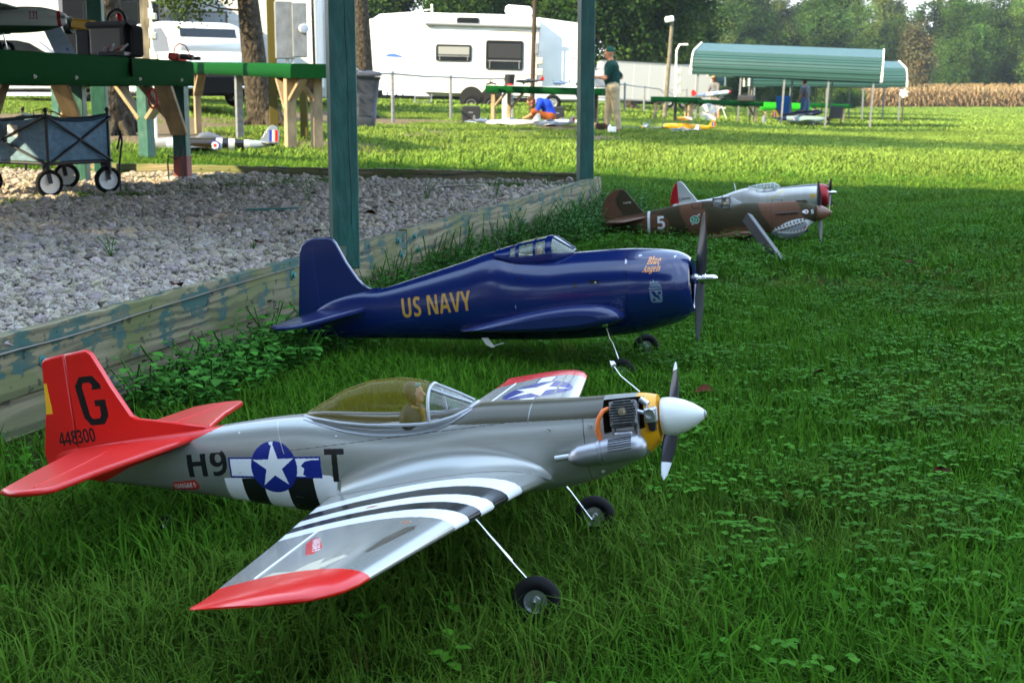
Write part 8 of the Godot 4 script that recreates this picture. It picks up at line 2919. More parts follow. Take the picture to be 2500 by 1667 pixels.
func build_posts() -> void:
	var t := thing("outlet_post", "weathered wooden post with four outdoor outlet boxes at the upper left", "post", at(-4.62, gy(-4.6, -18), -18.0))
	var b := Mb.new()
	b.box(Vector3(0, 1.3, 0), Vector3(0.125, 2.9, 0.1), Basis.IDENTITY, 0.005)
	obj("post", b, MT.old_wood, t)
	for q in [[0.97, 0], [1.22, 1], [1.46, 2], [1.68, 0]]:
		outlet(t, Vector3(0.11, q[0] + 0.1, 0.06), 0.075, [Color(0.6, 0.55, 0.42), Color(0.3, 0.31, 0.3), Color(0.42, 0.42, 0.36)][q[1]])
	var c := Mb.new()
	c.tube([Vector3(0.08, 0.0, 0.06), Vector3(0.08, 2.0, 0.06)], 0.018, 8)
	c.box(Vector3(0.075, 1.1, 0.06), Vector3(0.05, 0.12, 0.05))
	c.box(Vector3(0.075, 1.36, 0.06), Vector3(0.05, 0.12, 0.05))
	c.box(Vector3(0.075, 1.6, 0.06), Vector3(0.05, 0.12, 0.05))
	obj("conduit", c, MT.white_paint, t)
	# grey service boxes with a round meter
	t = thing("meter_box", "tall grey electrical boxes with a round meter on an olive wooden post", "electrical box", at(-3.34, gy(-3.4, -20), -20.0))
	b = Mb.new()
	b.box(Vector3(-0.04, 1.0, 0), Vector3(0.12, 2.0, 0.1), Basis(Vector3.UP, 0.2), 0.004)
	b.box(Vector3(0.38, 0.45, -0.05), Vector3(0.1, 0.9, 0.1), Basis.IDENTITY, 0.004)
	b.box(Vector3(0.3, 0.75, -0.04), Vector3(0.5, 0.1, 0.03))
	obj("post", b, mat("olive_wood", Color(0.09, 0.075, 0.02), 0.9), t)
	b = Mb.new()
	b.box(Vector3(0.14, 1.5, 0.06), Vector3(0.24, 0.78, 0.16), Basis(Vector3.UP, 0.25), 0.008)
	obj("panel_box", b, MT.grey_box, t)
	b = Mb.new()
	b.box(Vector3(0.355, 1.5, 0.04), Vector3(0.2, 0.74, 0.16), Basis(Vector3.UP, 0.25), 0.008)
	obj("meter_cabinet", b, MT.grey_box, t)
	b = Mb.new()
	b.lathe(Vector3(0.42, 1.52, 0.1), Vector3(0.5, 0, 1), [Vector2(0, 0.065), Vector2(0.05, 0.065), Vector2(0.055, 0.055), Vector2(0.06, 0)], 20)
	obj("meter", b, mat("meter_glass", Color(0.5, 0.52, 0.56), 0.12), t)
	b = Mb.new()
	for q in [[0.26, 0.022], [0.2, 0.012], [0.17, 0.012]]:
		b.tube([Vector3(q[0], 1.15, 0.06), Vector3(q[0], 0.0, 0.06)], q[1], 8)
	b.box(Vector3(0.25, 1.16, 0.06), Vector3(0.1, 0.08, 0.08), Basis.IDENTITY, 0.01)
	obj("conduit", b, MT.white_paint, t)
	b = Mb.new()
	b.tube([Vector3(0.545, -0.1, -0.1), Vector3(0.53, 2.1, -0.1)], 0.02, 8)
	obj("pipe", b, MT.black_plastic, t)
	# slim dark pole beside the middle table
	t = thing("utility_pole", "slim dark leaning pole with three outlet boxes behind the middle table", "pole", at(0.5, gy(0.5, -36) - 0.1, -36.5))
	b = Mb.new()
	b.tube([Vector3(0, -0.1, 0), Vector3(0.12, 4.6, 0)], [0.07, 0.055], 10)
	obj("pole", b, mat("dark_pole", Color(0.055, 0.042, 0.03), 0.9), t)
	for q in [[1.72, 0], [1.44, 1], [1.12, 2]]:
		outlet(t, Vector3(0.22, q[0] - 0.28 + 0.25, 0.06), 0.15, [Color(0.5, 0.45, 0.33), Color(0.55, 0.5, 0.36), Color(0.35, 0.37, 0.37)][q[1]])
	b = Mb.new()
	b.tube([Vector3(0.14, 0.9, 0.06), Vector3(0.14, 2.0, 0.06)], 0.025, 8)
	b.box(Vector3(0.14, 2.0, 0.06), Vector3(0.09, 0.3, 0.09), Basis.IDENTITY, 0.01)
	obj("conduit", b, MT.grey_box, t)
	# lamp pole left of the shelter
	t = thing("lamp_pole", "tall leaning wooden pole with a small white flood lamp left of the shelter", "pole", at(5.35, gy(5.3, -49), -49.0))
	b = Mb.new()
	b.tube([Vector3(-0.06, -0.2, 0), Vector3(0.16, 3.4, 0)], [0.085, 0.06], 10)
	obj("pole", b, MT.old_wood, t)
	b = Mb.new()
	b.box(Vector3(0.05, 3.4, 0.1), Vector3(0.3, 0.2, 0.2), Basis(Vector3.BACK, 0.15), 0.04)
	obj("lamp", b, MT.white_paint, t)
	b = Mb.new()
	b.tube([Vector3(0.3, 0.4, 0.1), Vector3(0.32, 2.35, 0.1), Vector3(0.42, 2.55, 0.1), Vector3(0.7, 2.55, 0.1)], 0.035, 8)
	obj("conduit", b, MT.white_paint, t)
	for y in [0.95, 1.3, 1.62]:
		outlet(t, Vector3(0.42, y, 0.16), 0.14, Color(0.42, 0.42, 0.33))
	# white six-petalled whirligig on its stake
	t = thing("whirligig", "white six-petalled whirligig on a dark stake beside the second shelter", "whirligig", at(16.6, -0.3, -60.0))
	b = Mb.new()
	b.tube([Vector3(0, -0.1, 0), Vector3(0.03, 1.5, 0)], 0.03, 8)
	obj("stake", b, mat("dark_pole", Color(0.055, 0.042, 0.03), 0.9), t)
	for i in 6:
		var a := TAU * i / 6 + 0.3
		var d := Vector3(cos(a), sin(a), 0)
		var p := Mb.new()
		p.slab(PackedVector2Array([Vector2(0.02, -0.01), Vector2(0.1, -0.05), Vector2(0.18, -0.045), Vector2(0.2, 0), Vector2(0.18, 0.045), Vector2(0.1, 0.05), Vector2(0.02, 0.01)]), Vector3(0.03, 1.38, 0.06), d, Vector3(-d.y, d.x, 0.3).normalized(), Vector3.BACK, [[0, 1], [0.008, 1]])
		obj("petal", p, MT.white_paint, t)
	# pipe fences
	for f in [[[[-3.45, -31.4], [-2.85, -33.7], [-1.68, -38.7], [-0.2, -41.5]], "galvanised pipe fence running from the trash can towards the middle table"], [[[4.05, -56.0], [4.55, -57.0], [5.9, -63.0], [7.4, -70.0], [7.9, -64.0]], "galvanised pipe fence in front of the cargo trailer"]]:
		var p0: Array = f[0][0]
		var o := Vector3(p0[0], gy(p0[0], p0[1]), p0[1])
		t = thing("pipe_fence", f[1], "fence", Transform3D(Basis.IDENTITY, o))
		var prev := Vector3.ZERO
		for i in f[0].size():
			var q: Array = f[0][i]
			var a := Vector3(q[0], gy(q[0], q[1]), q[1]) - o
			var pb := Mb.new()
			pb.tube([a - Vector3(0, 0.1, 0), a + Vector3(0, 1.17, 0)], 0.042, 10)
			pb.ball(a + Vector3(0, 1.18, 0), Vector3.ONE * 0.05)
			obj("post", pb, MT.galvanised, t)
			if i:
				var rb := Mb.new()
				rb.tube([prev + Vector3(0, 1.15, 0), (prev + a) * 0.5 + Vector3(0, 1.13, 0), a + Vector3(0, 1.15, 0)], 0.026, 8)
				obj("rail", rb, MT.galvanised, t)
			prev = a
	# wheeled trash can
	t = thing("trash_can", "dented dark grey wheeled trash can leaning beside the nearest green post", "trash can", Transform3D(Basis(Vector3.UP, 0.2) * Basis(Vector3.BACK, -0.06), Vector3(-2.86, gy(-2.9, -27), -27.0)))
	b = Mb.new()
	var rows := []
	for q in [[0.0, 0.2], [0.03, 0.215], [0.35, 0.235], [0.36, 0.225], [0.75, 0.25], [0.9, 0.262], [0.95, 0.265], [0.96, 0.28], [1.0, 0.285]]:
		var ring := PackedVector3Array()
		for k in rounded(-1, -1, 1, 1, 0.45):
			ring.append(Vector3(k.x * q[1], q[0], k.y * q[1] * 1.1))
		rows.append(ring)
	b.grid(rows, true)
	b.cap(rows[-1])
	obj("bin", b, MT.shaded_bin_grey, t)
	b = Mb.new()
	var lr := []
	for q in [[1.0, 0.295], [1.03, 0.3], [1.07, 0.27], [1.09, 0.15], [1.095, 0.01]]:
		var ring := PackedVector3Array()
		for k in rounded(-1, -1, 1, 1, 0.45):
			ring.append(Vector3(k.x * q[1], q[0] + 0.02 * k.x, k.y * q[1] * 1.1))
		lr.append(ring)
	b.grid(lr, true)
	obj("lid", b, MT.shaded_bin_grey, t)
	b = Mb.new()
	b.box(Vector3(0.0, 0.45, 0.262), Vector3(0.26, 0.4, 0.012), Basis(Vector3.RIGHT, 0.03), 0.005)
	obj("embossed_panel", b, MT.shaded_bin_grey, t)

# ---------------------------------------------------------------- the smaller things farther off
func simple(called: String, label: String, cat: String, p: Vector3, turn := 0.0) -> Node3D:
	return thing(called, label, cat, at(p.x, p.y, p.z, turn))

func build_far_things() -> void:
	var wh := Color(0.5, 0.5, 0.49)
	var on := "small models lying on the far grass"
	small_plane("model_plane", "green model fighter with a yellow nose and black and white bands behind the table", Transform3D(Basis(Vector3.UP, PI + 0.12) * Basis(Vector3.BACK, 0.03), Vector3(-3.46, gy(-3.46, -16) - 0.05, -16.1)), 1.45, {"body": Color(0.016, 0.014, 0.006), "nose": Color(0.45, 0.27, 0.01), "fin": Color(0.2, 0.24, 0.29), "wing": Color(0.06, 0.052, 0.025), "edge": Color(0.65, 0.36, 0.01), "bands": [[-0.5, -0.31, Color(0.3, 0.35, 0.42)], [-0.31, -0.265, wh], [-0.265, -0.21, BLACK], [-0.21, -0.16, wh], [-0.16, -0.11, BLACK], [-0.11, -0.07, wh], [0.2, 0.32, Color(0.35, 0.4, 0.47)], [0.32, 0.43, Color(0.2, 0.21, 0.22)]], "flash": [Color(0.6, 0.02, 0.02), wh, Color(0.03, 0.05, 0.35)], "roundel": -0.04, "span": 0.5, "h": 0.085, "prop": [0.6]})
	small_plane("model_plane", "bright yellow model biplane on the grass near the standing man", Transform3D(Basis(Vector3.UP, PI - 0.25) * Basis(Vector3.BACK, 0.05), Vector3(4.15, gy(4.1, -33), -33.3)), 1.25, {"body": Color(0.8, 0.42, 0.01), "fin": Color(0.8, 0.42, 0.01), "wing": Color(0.8, 0.42, 0.01), "wings": [-0.07, 0.13], "roundel": -0.2, "flash": [Color(0.6, 0.02, 0.02), wh, Color(0.03, 0.05, 0.35)], "fat": 0.055, "span": 0.42, "canopy": false, "nose": Color(0.05, 0.05, 0.05)}, on)
	small_plane("model_plane", "grey model bomber with yellow propeller hubs right of the man's feet", Transform3D(Basis(Vector3.UP, -PI / 2 - 0.3), Vector3(3.2, gy(3.2, -33), -33.6)), 0.9, {"body": Color(0.12, 0.13, 0.11), "wing": Color(0.13, 0.14, 0.12), "nose": Color(0.6, 0.4, 0.02), "span": 0.62, "fat": 0.05, "tip": Color(0.6, 0.4, 0.02)}, on)
	small_plane("model_plane", "teal and white model with silver wings in front of the yellow biplane", Transform3D(Basis(Vector3.UP, 2.4), Vector3(3.95, gy(3.9, -32), -32.4)), 0.8, {"body": Color(0.02, 0.05, 0.05), "wing": Color(0.45, 0.52, 0.55), "fin": wh, "span": 0.5, "gear": false, "h": 0.06}, on)
	small_plane("model_plane", "white model with an orange-red rudder lying beside the sitting person", Transform3D(Basis(Vector3.UP, PI + 0.1), Vector3(0.95, gy(1, -34), -34.2)), 1.1, {"body": Color(0.55, 0.56, 0.56), "wing": Color(0.4, 0.42, 0.44), "fin": wh, "flash": [Color(0.65, 0.05, 0.02), Color(0.65, 0.05, 0.02)], "roundel": -0.1, "h": 0.06, "gear": false}, on)
	small_plane("model_plane", "pale model with a yellow and black rudder just left of the right green post", Transform3D(Basis(Vector3.UP, PI - 0.2), Vector3(1.3, gy(1.3, -36), -35.6)), 1.1, {"body": Color(0.5, 0.5, 0.46), "wing": Color(0.45, 0.45, 0.45), "fin": Color(0.5, 0.5, 0.5), "flash": [Color(0.75, 0.42, 0.01), Color(0.02, 0.02, 0.02)], "h": 0.07, "gear": false}, on)
	small_plane("model_plane", "long white model with its wing across the grass in front of the sitting person", Transform3D(Basis(Vector3.UP, PI - 0.35), Vector3(0.0, gy(0, -33), -32.6)), 1.3, {"body": wh, "wing": Color(0.3, 0.32, 0.34), "fin": wh, "nose": Color(0.6, 0.55, 0.5), "h": 0.07, "gear": false, "prop": [0.05]}, on)
	small_plane("model_plane", "grey model with a striped fin standing at the left foot of the middle table", Transform3D(Basis(Vector3.UP, 1.2), Vector3(-0.75, gy(-0.7, -34), -34.3)), 0.9, {"body": Color(0.3, 0.32, 0.34), "wing": Color(0.25, 0.26, 0.28), "fin": Color(0.3, 0.32, 0.34), "flash": [Color(0.6, 0.03, 0.03), wh, Color(0.05, 0.06, 0.3)], "h": 0.09}, on)
	small_plane("model_plane", "silver model with a red nose ring on the table inside the shelter", Transform3D(Basis(Vector3.UP, 0.25) * Basis(Vector3.BACK, 0.13), Vector3(7.1, 0.81, -49.9)), 1.45, {"body": Color(0.5, 0.51, 0.52), "nose": Color(0.6, 0.02, 0.015), "wing": Color(0.2, 0.22, 0.22), "fin": Color(0.62, 0.03, 0.02), "roundel": -0.2, "span": 0.4, "bands": [[-0.1, -0.02, wh], [0.4, 0.46, Color(0.6, 0.02, 0.015)]], "h": 0.14})
	small_plane("model_plane", "navy and pale green model with a yellow striped tail under the shelter", Transform3D(Basis(Vector3.UP, 0.12), Vector3(10.55, -0.12, -51.6)), 2.0, {"body": Color(0.22, 0.3, 0.28), "wing": Color(0.24, 0.32, 0.3), "fin": Color(0.7, 0.4, 0.02), "flash": [Color(0.5, 0.03, 0.03), wh, Color(0.5, 0.03, 0.03)], "bands": [[-0.42, -0.28, Color(0.01, 0.015, 0.06)]], "roundel": -0.12, "span": 0.4, "h": 0.12})
	small_plane("model_plane", "dark navy model fuselage lying behind the pale green one under the shelter", Transform3D(Basis(Vector3.UP, 0.2) * Basis(Vector3.BACK, 0.1), Vector3(10.9, -0.1, -53.2)), 1.9, {"body": Color(0.008, 0.012, 0.04), "wing": Color(0.01, 0.015, 0.05), "fin": Color(0.02, 0.02, 0.03), "span": 0.35, "h": 0.2})
	small_plane("model_plane", "white and orange model under the right end of the shelter", Transform3D(Basis(Vector3.UP, 0.1), Vector3(11.6, -0.15, -54.5)), 1.5, {"body": Color(0.65, 0.12, 0.04), "wing": wh, "fin": wh, "wings": [-0.05, 0.12], "span": 0.35, "h": 0.16, "nose": Color(0.65, 0.03, 0.02)})
	small_plane("model_plane", "small blue-grey model jet standing on the middle table", Transform3D(Basis(Vector3.UP, PI + 0.6), Vector3(1.15, 1.17, -32.9)), 0.5, {"body": Color(0.25, 0.32, 0.42), "wing": Color(0.3, 0.34, 0.36), "fin": Color(0.35, 0.4, 0.4), "span": 0.5, "h": 0.14})
	small_plane("model_plane", "dark brown model with a red tail on the middle table, beside the black bucket", Transform3D(Basis(Vector3.UP, PI - 0.1), Vector3(0.4, 1.19, -33.0)), 0.65, {"body": Color(0.03, 0.025, 0.02), "wing": Color(0.03, 0.025, 0.02), "fin": Color(0.5, 0.02, 0.015), "span": 0.4, "h": 0.14})
	small_plane("model_plane", "camouflaged small model on the middle table near the right green post", Transform3D(Basis(Vector3.UP, PI / 2), Vector3(1.5, 1.16, -32.6)), 0.45, {"body": Color(0.05, 0.045, 0.03), "wing": Color(0.05, 0.05, 0.035), "span": 0.5, "h": 0.12})
	# on and round the middle table
	var t := simple("bucket", "black lidless bucket on the middle table", "bucket", Vector3(-0.05, 1.18, -33.2))
	var b := Mb.new()
	b.lathe(Vector3.ZERO, Vector3.UP, [Vector2(0, 0), Vector2(0, 0.1), Vector2(0.26, 0.125), Vector2(0.26, 0.115), Vector2(0.02, 0.09), Vector2(0.02, 0)], 20)
	obj("shell", b, MT.black_plastic, t)
	b = Mb.new()
	b.box(Vector3(0, 0.02, 0.12), Vector3(0.14, 0.035, 0.03), Basis.IDENTITY, 0.008)
	obj("label_plate", b, mat("red_plastic", Color(0.6, 0.015, 0.012), 0.35), t)
	t = simple("cable_heap", "dark heap of straps at the left end of the middle table", "straps", Vector3(-0.48, 1.19, -33.3))
	b = Mb.new()
	for i in 6:
		b.tube([Vector3(-0.12 + 0.02 * i, 0.02, 0.05), Vector3(-0.03, 0.05 + 0.008 * i, 0.02 * i - 0.05), Vector3(0.12 - 0.01 * i, 0.02, 0.03)], 0.02, 6)
	obj("straps", b, MT.black_plastic, t)
	t = simple("tool_caddy", "tool caddy with a red bottle at the man's end of the middle table", "caddy", Vector3(2.05, 1.12, -32.0))
	b = Mb.new()
	b.col(Color(0.3, 0.32, 0.34))
	b.box(Vector3(-0.05, 0.12, 0), Vector3(0.3, 0.22, 0.2), Basis.IDENTITY, 0.02)
	for x in [-0.17, 0.07]:
		b.tube([Vector3(x, 0.2, 0), Vector3(x, 0.42, 0)], 0.01, 6)
	b.tube([Vector3(-0.17, 0.42, 0), Vector3(0.07, 0.42, 0)], 0.012, 6)
	obj("box", b, MT.any, t)
	b = Mb.new()
	b.lathe(Vector3(0.12, 0, 0.08), Vector3.UP, [Vector2(0, 0), Vector2(0, 0.055), Vector2(0.12, 0.055), Vector2(0.16, 0.025), Vector2(0.21, 0.02), Vector2(0.21, 0)], 14)
	obj("bottle", b, mat("red_plastic", Color(0.6, 0.015, 0.012), 0.35), t)
	t = simple("jug", "white plastic jug on the ground at the standing man's feet", "jug", Vector3(2.08, gy(2, -29.2), -29.3))
	b = Mb.new()
	b.box(Vector3(0, 0.065, 0), Vector3(0.17, 0.13, 0.12), Basis.IDENTITY, 0.02)
	b.lathe(Vector3(-0.04, 0.125, 0), Vector3.UP, [Vector2(0, 0.03), Vector2(0.03, 0.02), Vector2(0.05, 0.02), Vector2(0.05, 0)], 12)
	obj("body", b, MT.white_paint, t)
	t = simple("tool_bag", "dark brown tool bag on the ground behind the white jug", "bag", Vector3(1.93, gy(2, -30), -30.4))
	b = Mb.new()
	b.box(Vector3(0, 0.09, 0), Vector3(0.26, 0.18, 0.16), Basis.IDENTITY, 0.04)
	obj("body", b, mat("brown_cloth", Color(0.05, 0.03, 0.02), 0.9), t)
	b = Mb.new()
	b.tube([Vector3(-0.08, 0.17, 0), Vector3(-0.05, 0.25, 0), Vector3(0.05, 0.25, 0), Vector3(0.08, 0.17, 0)], 0.012, 6)
	obj("handle", b, MT.black_plastic, t)
	for q in [[-1.05, -36.0, 0.36, 0.42, "black equipment case at the left end of the middle table"], [1.2, -37.6, 0.3, 0.45, "black case on the grass behind the sitting person"]]:
		t = simple("equipment_case", q[4], "case", Vector3(q[0], gy(q[0], q[1]), q[1]))
		b = Mb.new()
		b.box(Vector3(0, q[3] / 2, 0), Vector3(q[2] * 1.3, q[3], 0.24), Basis.IDENTITY, 0.03)
		obj("shell", b, MT.black_plastic, t)
		b = Mb.new()
		b.box(Vector3(0, q[3] * 0.6, 0.125), Vector3(0.12, 0.03, 0.02), Basis.IDENTITY, 0.006)
		obj("latch", b, MT.steel, t)
	t = simple("folding_chair", "pale folded panel leaning behind the middle table's left legs", "panel", Vector3(-0.12, gy(0, -34.5), -34.6))
	b = Mb.new()
	b.box(Vector3(0, 0.42, 0), Vector3(0.24, 0.84, 0.03), Basis(Vector3.RIGHT, -0.2), 0.01)
	obj("panel", b, mat("pale_blue", Color(0.5, 0.56, 0.62), 0.6), t)
	b = Mb.new()
	b.box(Vector3(0.14, 0.42, 0), Vector3(0.03, 0.86, 0.04), Basis(Vector3.RIGHT, -0.2), 0.006)
	obj("frame", b, MT.galvanised, t)
	# round under the shelter
	t = simple("propeller_fan", "round silver fan with a wire guard under the shelter's first table", "fan", Vector3(6.75, gy(6.7, -48.6) + 0.03, -48.6), -0.3)
	t.scale = Vector3.ONE * 0.62
	b = Mb.new()
	for i in 7:
		var r := 0.08 + 0.068 * i
		var ring := []
		for k in 25:
			ring.append(Vector3(r * cos(TAU * k / 24), 0.5 + r * sin(TAU * k / 24), 0.09 - 0.1 * pow(r / 0.5, 3)))
		b.tube(ring, 0.012 if i < 6 else 0.02, 5, false)
	for k in 12:
		var a := TAU * k / 12
		b.tube([Vector3(0.07 * cos(a), 0.5 + 0.07 * sin(a), 0.09), Vector3(0.49 * cos(a), 0.5 + 0.49 * sin(a), 0.0)], 0.008, 4, false)
	obj("guard", b, MT.chrome, t)
	b = Mb.new()
	b.lathe(Vector3(0, 0.5, 0.0), Vector3.BACK, [Vector2(-0.12, 0), Vector2(-0.12, 0.1), Vector2(0.06, 0.1), Vector2(0.08, 0)], 18)
	obj("motor", b, MT.black_plastic, t)
	b = Mb.new()
	for k in 4:
		var a := TAU * k / 4 + 0.3
		var d := Vector3(cos(a), sin(a), 0)
		b.beam(Vector3(0, 0.5, 0.02) + d * 0.1, Vector3(0, 0.5, 0.0) + d * 0.44, 0.16, 0.012, 0.0, Vector3(0.4, 0.2, 1))
	obj("blade", b, MT.steel, t)
	b = Mb.new()
	b.tube([Vector3(-0.35, 0.0, -0.15), Vector3(-0.1, 0.3, -0.1), Vector3(0.1, 0.3, -0.1), Vector3(0.75, 0.85, -0.2), Vector3(1.0, 0.2, -0.2)], 0.02, 6)
	b.tube([Vector3(0.35, 0.0, -0.15), Vector3(0.6, 0.8, -0.25), Vector3(0.95, 0.75, -0.25)], 0.02, 6)
	obj("stand", b, MT.white_paint, t)
	t = simple("camp_chair", "blue folding camp chair back under the shelter", "chair", Vector3(11.0, -0.2, -57.0), 0.1)
	b = Mb.new()
	b.box(Vector3(0, 0.75, 0), Vector3(0.62, 0.8, 0.03), Basis(Vector3.RIGHT, -0.15), 0.01)
	b.box(Vector3(0, 0.42, 0.25), Vector3(0.6, 0.03, 0.5), Basis.IDENTITY, 0.01)
	obj("seat", b, mat("chair_blue", Color(0.01, 0.1, 0.3), 0.8), t)
	for s in [-1.0, 1.0]:
		b = Mb.new()
		b.tube([Vector3(0.3 * s, 0.0, 0.5), Vector3(0.3 * s, 0.45, 0), Vector3(0.3 * s, 1.15, -0.15)], 0.018, 6)
		b.tube([Vector3(0.3 * s, 0.0, -0.05), Vector3(0.3 * s, 0.45, 0.5)], 0.018, 6)
		obj("leg", b, MT.black_plastic, t)
	t = simple("camp_chair", "grey folding camp chair right of the man in shorts", "chair", Vector3(12.55, gy(12.5, -54) + 0.05, -54.5), -0.6)
	b = Mb.new()
	b.box(Vector3(0, 0.5, 0), Vector3(0.5, 0.5, 0.03), Basis(Vector3.RIGHT, -0.35), 0.01)
	b.box(Vector3(0, 0.3, 0.2), Vector3(0.5, 0.03, 0.4), Basis.IDENTITY, 0.01)
	obj("seat", b, mat("chair_grey", Color(0.1, 0.1, 0.1), 0.8), t)
	for s in [-1.0, 1.0]:
		b = Mb.new()
		b.tube([Vector3(0.25 * s, 0.0, 0.4), Vector3(0.25 * s, 0.3, 0), Vector3(0.25 * s, 0.75, -0.15)], 0.015, 6)
		b.tube([Vector3(0.25 * s, 0.0, -0.1), Vector3(0.25 * s, 0.32, 0.4)], 0.015, 6)
		obj("leg", b, MT.black_plastic, t)
	t = simple("fuel_can", "slim silver fuel can on the grass by the shelter's second table", "can", Vector3(9.0, -0.13, -50.3))
	b = Mb.new()
	b.lathe(Vector3.ZERO, Vector3.UP, [Vector2(0, 0), Vector2(0, 0.08), Vector2(0.34, 0.08), Vector2(0.37, 0.05), Vector2(0.4, 0.03), Vector2(0.42, 0.03), Vector2(0.42, 0)], 14)
	obj("can", b, MT.galvanised, t)
	b = Mb.new()
	b.tube([Vector3(-0.05, 0.37, 0), Vector3(-0.02, 0.46, 0), Vector3(0.04, 0.46, 0), Vector3(0.06, 0.37, 0)], 0.01, 6)
	obj("handle", b, MT.black_plastic, t)
	t = simple("tool_box", "charcoal box on the table in front of the man in the sun hat", "box", Vector3(8.3, 0.76, -50.0), -0.3)
	b = Mb.new()
	b.box(Vector3(0, 0.1, 0), Vector3(0.6, 0.22, 0.3), Basis.IDENTITY, 0.04)
	obj("box", b, MT.black_plastic, t)
	b = Mb.new()
	b.tube([Vector3(-0.12, 0.2, 0), Vector3(-0.1, 0.26, 0), Vector3(0.1, 0.26, 0), Vector3(0.12, 0.2, 0)], 0.014, 6)
	obj("handle", b, MT.black_plastic, t)
	# fallen dead leaves
	var spots := [[-1.11, 0.302, -4.55, 0.06, "curled dark dead leaf on the top of the timber edging"], [-2.05, 0.285, -4.75, 0.085, "long brown dead leaf on the gravel at the far left"], [-1.6, 0.285, -4.15, 0.05, "small dark dead leaf on the gravel just behind the red fin"], [-1.12, 0.285, -6.1, 0.05, "reddish dead leaf in the middle of the gravel"], [-0.92, 0.285, -6.6, 0.045, "dark dead leaf on the gravel left of the nearest post"], [-0.78, 0.285, -7.6, 0.075, "red-brown dead leaf on the gravel beside the nearest post"], [-0.72, 0.29, -8.3, 0.06, "small brown dead leaf on the gravel above the other by the post"], [0.57, 0.05, -4.05, 0.06, "rust-brown dead leaf in the grass behind the white spinner"], [2.1, 0.05, -7.3, 0.06, "purplish dead leaf standing in the grass right of the blue model"], [1.02, 0.04, -3.2, 0.045, "dark reddish dead leaf in the grass at the lower right"], [0.98, 0.05, -4.35, 0.04, "dull brown dead leaf in the clover right of the blue propeller"], [-0.86, 0.29, -5.55, 0.06, "brown dead leaf against the inside of the timber edging"]]
	var r := RandomNumberGenerator.new()
	r.seed = 8
	for q in spots:
		var lb := Mb.new()
		leaf_fan(lb, Vector3(-q[3] * 0.5, 0.004, 0), Vector3(1, 0.25, 0.1), Vector3.UP, q[3], q[3] * 0.8, 0.5, Color(0.07, 0.022, 0.012) * r.randf_range(0.5, 1.3))
		var o := obj("dead_leaf", lb, MT.any_matt)
		o.transform = Transform3D(Basis.from_euler(Vector3(r.randf_range(-0.3, 0.3), r.randf() * TAU, r.randf_range(-0.3, 0.3))), Vector3(q[0], q[1], q[2]))
		meta(o, q[4], "leaf", "dead leaves")
	var tw := Mb.new()
	tw.tube([Vector3(-0.17, 0, 0), Vector3(0.0, 0.012, 0.01), Vector3(0.16, 0.004, -0.02)], 0.004, 5)
	var two := obj("twig", tw, MT.old_wood)
	two.position = Vector3(-0.35, 0.3, -9.7)
	meta(two, "dark twig lying on the gravel between the two green posts", "twig")
	var ch := Mb.new()
	ch.beam(Vector3(-0.16, 0, 0), Vector3(0.14, 0.008, -0.02), 0.02, 0.01)
	var cho := obj("paint_chip", ch, mat("teal_bolt", Color(0.04, 0.17, 0.15), 0.6))
	cho.position = Vector3(-1.35, 0.29, -7.9)
	meta(cho, "flake of green paint on the gravel left of the nearest post", "paint chip")
	# the dark plank leaning on the camouflaged model
	piv = Vector3.ZERO
	var a0 := Vector3(1.39, 0.215, -8.22)
	var a1 := Vector3(1.5, 0.0, -7.72)
	var pk := thing("plank", "black and grey plank leaning from the grass against the camouflaged model", "plank", Transform3D(Basis.IDENTITY, a1))
	var pp := Mb.new()
	pp.beam(Vector3.ZERO, a0 - a1, 0.04, 0.055, 0.003, Vector3(0.45, 0.85, 0.27))
	obj("board", pp, mat("plank_black", Color(0.008, 0.008, 0.009), 0.6), pk)
	var up := Vector3(0.45, 0.85, 0.27)
	var zd := (a0 - a1).normalized()
	up = (up - zd * up.dot(zd)).normalized()
	var pt := Mb.new()
	pt.beam(up * 0.0285, a0 - a1 + up * 0.0285, 0.036, 0.002, 0.0, up)
	obj("worn_face", pt, tri_tex(mat("plank_grey", Color(0.13, 0.135, 0.135), 0.6), TX.sooty, Vector3(8, 8, 8)), pk, "worn grey upper face")

